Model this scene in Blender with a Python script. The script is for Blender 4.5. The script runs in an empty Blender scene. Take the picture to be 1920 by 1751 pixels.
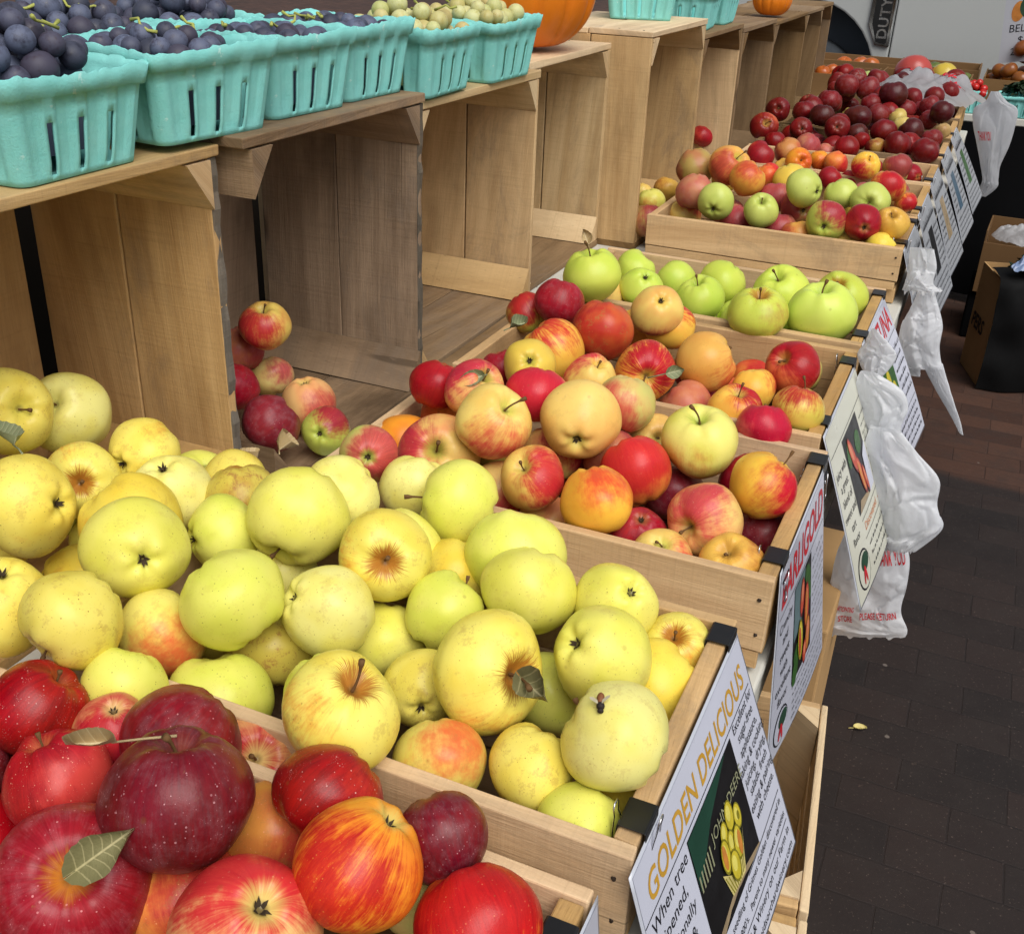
import bpy, bmesh, math, random
from mathutils import Vector, Matrix, noise as mnoise
random.seed(7)
S = bpy.context.scene
COL = S.collection
R = math.radians

def lin(c):
    f = lambda v: v/12.92 if v <= .04045 else ((v+.055)/1.055)**2.4
    return tuple(f(v/255.0) for v in c)

# ------------------------------------------------------------------ object helpers
def link(name, mesh, mat=None, parent=None):
    o = bpy.data.objects.new(name, mesh)
    COL.objects.link(o)
    if mat is not None and mesh is not None and len(mesh.materials) == 0:
        mesh.materials.append(mat)
    if parent: o.parent = parent
    return o

def tag(o, label, cat, group=None):
    o['label'] = label; o['category'] = cat
    if group: o['group'] = group
    return o

def empty(name, label, cat, loc=(0, 0, 0), rotz=0, group=None):
    o = bpy.data.objects.new(name, None); COL.objects.link(o)
    o.empty_display_size = .05
    o.location = loc; o.rotation_euler = (0, 0, rotz)
    return tag(o, label, cat, group)

class MB:
    """collects shapes with a grain-following UV map, builds ONE mesh"""
    def __init__(s): s.v = []; s.f = []; s.uv = []; s.m = []
    def face(s, pts, uvs=None, mi=0):
        b = len(s.v); s.v += [tuple(p) for p in pts]
        s.f.append(tuple(range(b, b+len(pts)))); s.m.append(mi)
        s.uv.append(uvs or [(p[0], p[1]) for p in pts])
    def mesh(s, verts, faces, mi=0):
        b = len(s.v); s.v += [tuple(p) for p in verts]
        for f in faces:
            s.f.append(tuple(b+i for i in f)); s.m.append(mi)
            s.uv.append([(verts[i][0], verts[i][1]) for i in f])
    def hexa(s, c, grain=None, mi=0, off=None):
        """8 corners: index = ix + 2*iy + 4*iz"""
        ed = [(Vector(c[1])-Vector(c[0])).length, (Vector(c[2])-Vector(c[0])).length, (Vector(c[4])-Vector(c[0])).length]
        g = grain if grain is not None else ed.index(max(ed))
        ax = [(Vector(c[1 << k])-Vector(c[0])).normalized() for k in range(3)]
        ou, ov = off or (random.random()*40, random.random()*40)
        b = len(s.v); s.v += [tuple(p) for p in c]
        for f in ((0, 2, 3, 1), (4, 5, 7, 6), (0, 1, 5, 4), (2, 6, 7, 3), (0, 4, 6, 2), (1, 3, 7, 5)):
            s.f.append(tuple(b+i for i in f)); s.m.append(mi)
            uv = []
            for i in f:
                p = Vector(c[i])
                uv.append((p.dot(ax[g])+ou, p.dot(ax[(g+1) % 3])+p.dot(ax[(g+2) % 3])+ov))
            s.uv.append(uv)
    def box(s, x0, x1, y0, y1, z0, z1, grain=None, jit=.0, mi=0):
        c = []
        for k in range(8):
            p = [(x0, x1)[k & 1], (y0, y1)[k >> 1 & 1], (z0, z1)[k >> 2 & 1]]
            c.append([q+random.uniform(-jit, jit) for q in p])
        s.hexa(c, grain, mi)
    def tube(s, pts, r, n=8, cap=True, mi=0):
        pts = [Vector(p) for p in pts]; rr = r if isinstance(r, (list, tuple)) else [r]*len(pts)
        b = len(s.v); prev = None
        for i, p in enumerate(pts):
            t = (pts[min(i+1, len(pts)-1)]-pts[max(i-1, 0)]).normalized()
            if prev is None:
                a = t.orthogonal().normalized()
            else:
                a = (prev-t*prev.dot(t)).normalized()
            prev = a; bb = t.cross(a)
            for k in range(n):
                an = 2*math.pi*k/n
                s.v.append(tuple(p+(a*math.cos(an)+bb*math.sin(an))*rr[i]))
        for i in range(len(pts)-1):
            for k in range(n):
                q = (b+i*n+k, b+i*n+(k+1) % n, b+(i+1)*n+(k+1) % n, b+(i+1)*n+k)
                s.f.append(q); s.m.append(mi); s.uv.append([(0, 0), (0, 1), (1, 1), (1, 0)])
        if cap:
            for q in (tuple(b+k for k in range(n))[::-1], tuple(b+(len(pts)-1)*n+k for k in range(n))):
                s.f.append(q); s.m.append(mi); s.uv.append([(0, 0)]*n)
    def build(s, name, mat, parent=None, smooth=False, bevel=0, mats=None):
        me = bpy.data.meshes.new(name); me.from_pydata(s.v, [], s.f)
        ul = me.uv_layers.new(name='UVMap'); k = 0
        for u in s.uv:
            for q in u: ul.data[k].uv = q; k += 1
        for mm in (mats or [mat]): me.materials.append(mm)
        for i, p in enumerate(me.polygons): p.material_index = s.m[i]; p.use_smooth = smooth
        me.update()
        o = link(name, me, None, parent)
        if bevel:
            md = o.modifiers.new('bevel', 'BEVEL'); md.width = bevel; md.segments = 2; md.limit_method = 'ANGLE'; md.angle_limit = R(40)
        return o

# ------------------------------------------------------------------ node helpers
class NT:
    def __init__(s, name):
        s.mat = bpy.data.materials.new(name); s.mat.use_nodes = True
        s.t = s.mat.node_tree; s.b = s.t.nodes['Principled BSDF']; s.out = s.t.nodes['Material Output']
    def n(s, ty, **kw):
        nd = s.t.nodes.new(ty)
        for k, v in kw.items(): setattr(nd, k, v)
        return nd
    def l(s, a, b): s.t.links.new(a, b)
    def set(s, sock, v):
        if hasattr(v, 'is_output') or hasattr(v, 'links'): s.l(v, sock)
        elif isinstance(v, (tuple, list)) and len(v) == 3 and sock.type == 'RGBA': sock.default_value = (*v, 1)
        else: sock.default_value = v
    def math(s, op, a, b=0.0, c=None, clamp=False):
        nd = s.n('ShaderNodeMath', operation=op); nd.use_clamp = clamp
        s.set(nd.inputs[0], a); s.set(nd.inputs[1], b)
        if c is not None: s.set(nd.inputs[2], c)
        return nd.outputs[0]
    def vm(s, op, a, b=None, scale=None):
        nd = s.n('ShaderNodeVectorMath', operation=op); s.set(nd.inputs[0], a)
        if b is not None: s.set(nd.inputs[1], b)
        if scale is not None: s.set(nd.inputs['Scale'], scale)
        return nd.outputs['Value'] if op in ('DOT_PRODUCT', 'LENGTH', 'DISTANCE') else nd.outputs[0]
    def mix(s, f, a, b, mode='MIX'):
        nd = s.n('ShaderNodeMix', data_type='RGBA', blend_type=mode); nd.clamp_factor = True
        s.set(nd.inputs[0], f); s.set(nd.inputs[6], a); s.set(nd.inputs[7], b)
        return nd.outputs[2]
    def noise(s, vec, scale, detail=2, rough=.5, dist=0.0, out=0):
        nd = s.n('ShaderNodeTexNoise'); s.set(nd.inputs['Vector'], vec); nd.inputs['Scale'].default_value = scale
        nd.inputs['Detail'].default_value = detail; nd.inputs['Roughness'].default_value = rough; nd.inputs['Distortion'].default_value = dist
        return nd.outputs[out]
    def step(s, v, lo, hi, a=0.0, b=1.0):
        nd = s.n('ShaderNodeMapRange', interpolation_type='SMOOTHSTEP')
        s.set(nd.inputs[0], v); s.set(nd.inputs[1], lo); s.set(nd.inputs[2], hi); s.set(nd.inputs[3], a); s.set(nd.inputs[4], b)
        return nd.outputs[0]
    def attr(s, name, out='Fac'):
        nd = s.n('ShaderNodeAttribute', attribute_type='OBJECT', attribute_name=name)
        return nd.outputs[out]
    def map(s, vec, scale=(1, 1, 1), loc=(0, 0, 0)):
        nd = s.n('ShaderNodeMapping'); s.l(vec, nd.inputs[0]); nd.inputs['Scale'].default_value = scale; nd.inputs['Location'].default_value = loc
        return nd.outputs[0]
    def bump(s, h, strength=.3, dist=.001):
        nd = s.n('ShaderNodeBump'); s.set(nd.inputs['Height'], h); nd.inputs['Strength'].default_value = strength; nd.inputs['Distance'].default_value = dist
        s.l(nd.outputs[0], s.b.inputs['Normal']); return nd

def simple(name, rgb, rough=.5, metal=0, var=.12, vs=30, spec=.4, bump=0, coat=0):
    k = NT(name); tc = k.n('ShaderNodeTexCoord').outputs['Object']
    oi = k.n('ShaderNodeObjectInfo').outputs['Random']
    n = k.noise(tc, vs, 4, .6)
    c = lin(rgb)
    col = k.mix(n, tuple(q*(1-var*1.5) for q in c), tuple(min(1, q*(1+var)) for q in c))
    k.l(col, k.b.inputs['Base Color'])
    k.set(k.b.inputs['Roughness'], k.step(n, .2, .8, max(.02, rough-.08), min(1, rough+.1)))
    k.b.inputs['Metallic'].default_value = metal
    k.b.inputs['Specular IOR Level'].default_value = spec
    k.b.inputs['Coat Weight'].default_value = coat; k.b.inputs['Coat Roughness'].default_value = .12
    if bump: k.bump(n, bump, .002)
    return k.mat

def wood(name, light, dark, stain=.35, bumpk=.35, knots=True):
    """sawn board: colour follows the grain stored in the UV map (u along the board)"""
    k = NT(name); uv = k.n('ShaderNodeUVMap').outputs[0]
    g1 = k.noise(k.map(uv, (1.6, 26, 1)), 1, 6, .68, .25)
    g2 = k.noise(k.map(uv, (7, 260, 1)), 1, 3, .6)
    blot = k.noise(k.map(uv, (3.2, 6, 1)), 1, 4, .65)
    fleck = k.noise(k.map(uv, (70, 900, 1)), 1, 2, .5)
    L, D = lin(light), lin(dark)
    c = k.mix(k.step(g1, .25, .85), L, D)
    c = k.mix(k.step(blot, .45, .8, 0, stain), c, tuple(q*.45 for q in D))
    c = k.mix(k.step(g2, .48, .8, 0, .22), c, tuple(q*.7 for q in D))
    c = k.mix(k.step(fleck, .62, .74, 0, .3), c, tuple(q*.4 for q in D))
    if knots:
        vo = k.n('ShaderNodeTexVoronoi'); k.l(k.map(uv, (2.1, 5.5, 1)), vo.inputs['Vector']); vo.inputs['Scale'].default_value = 1
        c = k.mix(k.step(vo.outputs['Distance'], .03, .085, .75, 0), c, tuple(q*.3 for q in D))
    smear = k.noise(k.map(uv, (5, 9, 1)), 1, 6, .75, .8); pat = k.noise(k.map(uv, (1.1, 2.3, 1)), 1, 3, .5)
    c = k.mix(k.step(k.math('ADD', k.math('MULTIPLY', smear, .6), k.math('MULTIPLY', pat, .4)), .5, .64, 0, stain*.8), c, lin((128, 112, 96)))
    cr = k.noise(k.map(uv, (1.3, 120, 1)), 1, 2, .5, .3)
    c = k.mix(k.step(cr, .70, .73, 0, .55), c, tuple(q*.25 for q in D))
    saw = k.noise(k.map(uv, (210, 5, 1)), 1, 2, .6); fib = k.noise(k.map(uv, (22, 520, 1)), 1, 3, .7)
    c = k.mix(k.step(saw, .5, .75, 0, .16), c, tuple(q*.6 for q in D))
    c = k.mix(k.step(fib, .55, .75, 0, .22), c, tuple(min(1, q*1.35) for q in L))
    ob = k.n('ShaderNodeObjectInfo').outputs['Random']
    hs = k.n('ShaderNodeHueSaturation'); k.l(c, hs.inputs['Color'])
    k.set(hs.inputs['Value'], k.step(ob, 0, 1, .86, 1.12)); k.set(hs.inputs['Saturation'], k.step(ob, 0, 1, 1.08, .9))
    k.l(hs.outputs[0], k.b.inputs['Base Color'])
    k.b.inputs['Roughness'].default_value = .72; k.b.inputs['Specular IOR Level'].default_value = .25
    k.bump(k.math('ADD', k.math('ADD', k.math('MULTIPLY', g2, .7), g1), k.math('ADD', k.math('MULTIPLY', saw, .5), k.math('MULTIPLY', fib, .6))), bumpk*1.3, .0018)
    return k.mat

M = {}
M['tan'] = wood('tan_wood', (222, 190, 142), (184, 148, 102), .55)
M['pale'] = wood('pale_wood', (228, 202, 160), (194, 162, 118), .5)
M['honey'] = wood('honey_wood', (218, 180, 126), (178, 138, 88), .5)
M['tray'] = wood('tray_wood', (228, 194, 148), (192, 154, 110), .45)
M['weather'] = wood('weathered_wood', (170, 144, 116), (112, 90, 68), .85, .5)
M['dim'] = wood('dim_wood', (150, 122, 86), (112, 86, 56), .5)  # darker wood; the far crates carry their shadow in this colour
M['grey'] = wood('grey_wood', (120, 112, 100), (82, 76, 68), .45, .5)
M['nail'] = simple('nail_hole', (52, 40, 32), .7, 0, .2)
M['black'] = simple('black_enamel', (24, 24, 25), .34, 0, .2, 60, .5)
M['wire'] = simple('nickel_wire', (205, 205, 208), .22, 1, .05)
M['table'] = simple('white_table', (204, 202, 192), .55, 0, .1, 14, .35, .1)
M['darkmetal'] = simple('dark_metal', (60, 60, 62), .45, .6)
M['stem'] = simple('apple_stem', (112, 82, 50), .8, 0, .35, 6, .2, .2)
M['calyx'] = simple('apple_calyx', (70, 58, 44), .9, 0, .4, 9, .15)
M['leafgreen'] = simple('leaf_grey_green', (122, 128, 92), .62, 0, .25, 3, .3, .3)
M['leafdry'] = simple('leaf_dry', (176, 152, 108), .8, 0, .35, 4, .2, .4)
M['leafold'] = simple('leaf_olive', (120, 116, 78), .7, 0, .3, 4, .25, .4)
M['gstem'] = simple('grape_stem', (176, 180, 92), .7, 0, .25, 30)
# ------------------------------------------------------------------ apple skin: every apple carries its own colours as properties
def apple_skin():
    k = NT('apple_skin'); a = k.attr
    P = k.n('ShaderNodeTexCoord').outputs['Object']
    rnd = k.n('ShaderNodeObjectInfo').outputs['Random']
    sep = k.n('ShaderNodeSeparateXYZ'); k.l(P, sep.inputs[0]); z = sep.outputs['Z']
    cmb = k.n('ShaderNodeCombineXYZ'); k.l(sep.outputs['X'], cmb.inputs[0]); k.l(sep.outputs['Y'], cmb.inputs[1])
    xy = cmb.outputs[0]; rho = k.vm('LENGTH', xy)
    cs = k.n('ShaderNodeCombineXYZ')
    for i, m in enumerate((37.0, 71.0, 53.0)): k.l(k.math('MULTIPLY', rnd, m), cs.inputs[i])
    seed = cs.outputs[0]; PS = k.vm('ADD', P, seed)
    N = k.vm('NORMALIZE', P)
    zc = k.n('ShaderNodeCombineXYZ'); k.l(k.math('MULTIPLY', z, .16), zc.inputs[2])
    sv = k.vm('ADD', k.vm('ADD', k.vm('NORMALIZE', xy), zc.outputs[0]), seed)
    streak = k.noise(sv, 9.5, 5, .66); fine = k.noise(sv, 30, 4, .65)
    low = k.noise(PS, 1.1, 2, .5); mid = k.noise(PS, 4.0, 4, .6); grain = k.noise(PS, 22, 3, .6)
    base = k.mix(k.step(low, .36, .66), a('base', 'Color'), a('base2', 'Color'))
    dot = k.vm('DOT_PRODUCT', N, a('bdir', 'Vector'))
    val = k.math('ADD', k.math('MULTIPLY', dot, .62), a('amt'))
    val = k.math('ADD', val, k.math('MULTIPLY', k.math('SUBTRACT', low, .5), .55))
    val = k.math('ADD', val, k.math('MULTIPLY', k.math('SUBTRACT', mid, .5), .6))
    val = k.math('ADD', val, k.math('MULTIPLY', k.math('SUBTRACT', k.math('ADD', k.math('MULTIPLY', streak, .65), k.math('MULTIPLY', fine, .35)), .5), a('stripe')))
    mask = k.step(val, .16, .72)
    red = k.mix(k.step(k.math('ADD', k.math('ADD', k.math('MULTIPLY', streak, .45), k.math('MULTIPLY', fine, .25)), k.math('ADD', k.math('MULTIPLY', low, .35), k.math('MULTIPLY', grain, .1))), .4, .78), a('blush', 'Color'), a('blush2', 'Color'))
    c = k.mix(mask, base, red)
    # lenticels
    vo = k.n('ShaderNodeTexVoronoi'); k.l(PS, vo.inputs['Vector']); k.set(vo.inputs['Scale'], 17.0)
    vs = k.n('ShaderNodeSeparateColor'); k.l(vo.outputs['Color'], vs.inputs[0])
    rad = k.math('MULTIPLY', k.math('POWER', vs.outputs[0], 2.6), .27)
    dots = k.math('MULTIPLY', k.math('LESS_THAN', k.math('ADD', vo.outputs['Distance'], k.math('MULTIPLY', grain, .03)), rad), a('dots'))
    c = k.mix(k.math('MULTIPLY', dots, k.step(vs.outputs[1], 0, 1, .35, .95)), c, a('dotcol', 'Color'))
    # finer speckle / russet netting
    vo2 = k.n('ShaderNodeTexVoronoi'); k.l(PS, vo2.inputs['Vector']); k.set(vo2.inputs['Scale'], 34.0)
    sp = k.math('MULTIPLY', k.math('LESS_THAN', vo2.outputs['Distance'], k.math('MULTIPLY', k.step(mid, .4, .75), .22)), k.math('MULTIPLY', a('dots'), .7))
    c = k.mix(sp, c, a('dotcol', 'Color'))
    rus = k.math('MULTIPLY', k.step(k.math('ADD', k.noise(PS, 2.6, 6, .72), k.math('MULTIPLY', k.math('SUBTRACT', grain, .5), .3)), .52, .66), a('net'))
    c = k.mix(rus, c, lin((168, 122, 66)))
    # stem hollow: greenish hollow colour then streaky russet star
    top = k.math('GREATER_THAN', z, 0.0)
    cav = k.math('MULTIPLY', k.math('MULTIPLY', k.step(k.math('ADD', rho, k.math('MULTIPLY', k.math('SUBTRACT', streak, .5), .4)), .10, .38, 1, 0), top), a('cavamt'))
    c = k.mix(cav, c, a('cav', 'Color'))
    st = k.step(k.math('ADD', k.math('MULTIPLY', rho, 1.05), k.math('MULTIPLY', k.math('SUBTRACT', fine, .5), 1.15)), .28, .46, 1, 0)
    c = k.mix(k.math('MULTIPLY', k.math('MULTIPLY', st, top), a('rus')), c, lin((178, 112, 40)))
    # calyx basin: pale ring and dark core
    bot = k.math('LESS_THAN', z, 0.0)
    ring = k.math('MULTIPLY', k.math('MULTIPLY', k.step(k.math('ADD', rho, k.math('MULTIPLY', k.math('SUBTRACT', streak, .5), .35)), .1, .4, .75, 0), bot), a('calamt'))
    c = k.mix(ring, c, a('cav', 'Color'))
    c = k.mix(k.math('MULTIPLY', k.step(rho, .045, .13, .85, 0), bot), c, lin((74, 62, 40)))
    c = k.mix(k.math('MULTIPLY', k.step(rho, .04, .14, .6, 0), top), c, lin((88, 70, 34)))
    # scuffs and bruises
    vb = k.n('ShaderNodeTexVoronoi'); k.l(PS, vb.inputs['Vector']); k.set(vb.inputs['Scale'], 1.9)
    vbs = k.n('ShaderNodeSeparateColor'); k.l(vb.outputs['Color'], vbs.inputs[0])
    br = k.math('MULTIPLY', k.step(k.math('ADD', vb.outputs['Distance'], k.math('MULTIPLY', mid, .14)), .10, .19, 1, 0), k.math('GREATER_THAN', vbs.outputs[1], .55))
    c = k.mix(k.math('MULTIPLY', br, .42), c, k.mix(.6, c, lin((122, 84, 40))))
    sc_ = k.noise(k.vm('MULTIPLY', PS, (3.2, 9.0, 5.0)), 1.0, 5, .75)
    c = k.mix(k.step(sc_, .64, .74, 0, .45), c, lin((150, 116, 62)))
    tone = k.noise(PS, .8, 2, .5)
    c = k.mix(k.step(tone, .3, .7, .16, 0), c, k.mix(.5, c, lin((120, 96, 30))))
    # waxy bloom
    c = k.mix(k.math('MULTIPLY', k.step(k.math('ADD', k.math('MULTIPLY', mid, .7), k.math('MULTIPLY', fine, .3)), .42, .68), a('bloom')), c, lin((196, 160, 166)))
    k.l(c, k.b.inputs['Base Color'])
    k.set(k.b.inputs['Roughness'], k.math('ADD', k.math('MULTIPLY', mid, .18), k.math('ADD', .22, k.math('MULTIPLY', a('bloom'), .35))))
    k.b.inputs['Specular IOR Level'].default_value = .27
    k.b.inputs['Subsurface Weight'].default_value = .02
    k.b.inputs['Subsurface Radius'].default_value = (.012, .006, .002)
    k.b.inputs['Subsurface Scale'].default_value = .15
    k.bump(grain, .05, .006)
    return k.mat
M['apple'] = apple_skin()

def apple_mesh(i, shallow=False):
    rg = random.Random(100+i)
    nr, ns = 30, 44
    h = rg.uniform(.86, .95); dt, db = rg.uniform(.3, .38), rg.uniform(.19, .26); wt, wb = rg.uniform(.22, .28), rg.uniform(.19, .24)
    if shallow: dt, db, wt, wb = rg.uniform(.12, .18), rg.uniform(.08, .12), .30, .28
    tap = rg.uniform(.05, .17); lob = rg.uniform(.012, .035); ph = rg.uniform(0, 6.3); lean = rg.uniform(-.06, .06); off = Vector((rg.uniform(0, 90), rg.uniform(0, 90), 3))
    vs, fs = [], []
    for a in range(nr+1):
        t = a/nr; t = math.pi*(t-.055*math.sin(4*math.pi*t)*.9)
        ct, stt = math.cos(t), math.sin(t)
        for b in range(ns):
            f = 2*math.pi*b/ns
            rho = abs(stt)**.93
            low = max(0., -ct)
            rho *= 1-tap*low**1.3
            rho *= 1+lob*math.cos(5*f+ph)*(.3+.9*low)+.02*math.cos(2*f+ph*2)
            z = h*ct
            if ct > 0: z -= dt*math.exp(-(rho/wt)**2)
            else: z += db*math.exp(-(rho/wb)**2)+.035*math.cos(5*f+ph)*math.exp(-((rho-.33)/.16)**2)
            x, y = rho*math.cos(f), rho*math.sin(f)
            nn = mnoise.noise(Vector((x, y, z))*1.05+off)*.085
            x *= 1+nn; y *= 1+nn; z *= 1+nn*.6
            z += lean*x
            if ct > 0:
                sh = math.exp(-((rho-.5)/.3)**2); n5 = mnoise.noise(Vector((math.cos(f)*1.5, math.sin(f)*1.5, .5))+off)+.5*mnoise.noise(Vector((math.cos(f)*3.4, math.sin(f)*3.4, 2))+off)
                z += .055*sh*n5+.02*sh*math.cos(5*f+ph+1)
                x *= 1+.03*n5*sh; y *= 1+.03*n5*sh
            vs.append((x, y, z))
    for a in range(nr):
        for b in range(ns):
            c = (b+1) % ns
            fs.append((a*ns+b, (a+1)*ns+b, (a+1)*ns+c, a*ns+c))
    eq = [math.hypot(vs[a*ns+b][0], vs[a*ns+b][1]) for a in range(nr+1) for b in range(ns)]
    mx = sum(max(eq[a*ns+b] for a in range(nr+1)) for b in range(ns))/ns*.985
    me = bpy.data.meshes.new('apple_body_%d' % i)
    bm = bmesh.new()
    bv = [bm.verts.new((v[0]/mx, v[1]/mx, v[2]/mx)) for v in vs]
    for q in fs: bm.faces.new([bv[j] for j in q])
    bmesh.ops.remove_doubles(bm, verts=bm.verts, dist=.0015)
    bm.to_mesh(me); bm.free()
    for p in me.polygons: p.use_smooth = True
    me.materials.append(M['apple'])
    return me
APPLES = [apple_mesh(i) for i in range(12)]
PLAIN = [apple_mesh(20+i, True) for i in range(8)]

def stem_mesh(i):
    rg = random.Random(40+i); mb = MB()
    L = (.42, .55, .72)[i % 3]; bx, by = rg.uniform(-.22, .22), rg.uniform(-.22, .22)
    pts, rr = [], []
    for k in range(9):
        t = k/8; pts.append((bx*t*t, by*t*t+.02*math.sin(4*t), .5+L*t)); rr.append(.034-.012*math.sin(math.pi*t)+(.02 if k >= 7 else 0))
    mb.tube(pts, rr, 8)
    me = bpy.data.meshes.new('apple_stem_mesh'); me.from_pydata(mb.v, [], mb.f); me.materials.append(M['stem'])
    for p in me.polygons: p.use_smooth = True
    return me
STEMS = [stem_mesh(i) for i in range(6)]
def calyx_mesh(i):
    rg = random.Random(60+i); v, f = [], []
    for k in range(6):
        an = 2*math.pi*k/6+rg.uniform(-.3, .3); c, s_ = math.cos(an), math.sin(an)
        L = rg.uniform(.1, .17); w = .035; zb = -.72; b = len(v)
        zt = zb-rg.uniform(.06, .14)
        for (r_, q, zz) in ((.02, -w, zb+.03), (.02, w, zb+.03), (.08, w*.8, zb-.05), (.08, -w*.8, zb-.05), (L, 0, zt)):
            v.append((c*r_-s_*q, s_*r_+c*q, zz))
        f += [(b, b+1, b+2, b+3), (b+3, b+2, b+4)]
    me = bpy.data.meshes.new('apple_calyx_mesh'); me.from_pydata(v, [], f); me.materials.append(M['calyx'])
    return me
CALYX = [calyx_mesh(i) for i in range(4)]

def leaf_mesh(seed, L, W, curl, droop, stalk=.3, name='leaf'):
    """leaf along +X from the origin, normal +Z, with a raised midrib and side veins pressed in"""
    rg = random.Random(seed); nu, nv = 14, 8; v, f = [], []
    for a in range(nu+1):
        u = a/nu; w = W*.5*(math.sin(math.pi*min(1, u*1.02)**.85)**.8)+.0004
        for b in range(nv+1):
            q = (b/nv-.5)*2
            vein = .018*L*math.cos((u*7-abs(q)*1.6)*2*math.pi)*abs(q)
            x = L*(stalk+u*(1-stalk)); y = w*q*(1+.06*rg.uniform(-1, 1))
            z = curl*W*q*q-droop*L*u*u+vein*.5+(-.012*L if b == nv//2 else 0)
            v.append((x, y, z))
    for a in range(nu):
        for b in range(nv):
            i = a*(nv+1)+b; f.append((i, i+nv+1, i+nv+2, i+1))
    mb = MB(); mb.mesh(v, f)
    mb.tube([(0, 0, 0), (L*stalk*.5, 0, .01*L), (L*(stalk+.05), 0, -.012*L)], [.0011, .0009, .0008], 6)
    return mb

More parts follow.
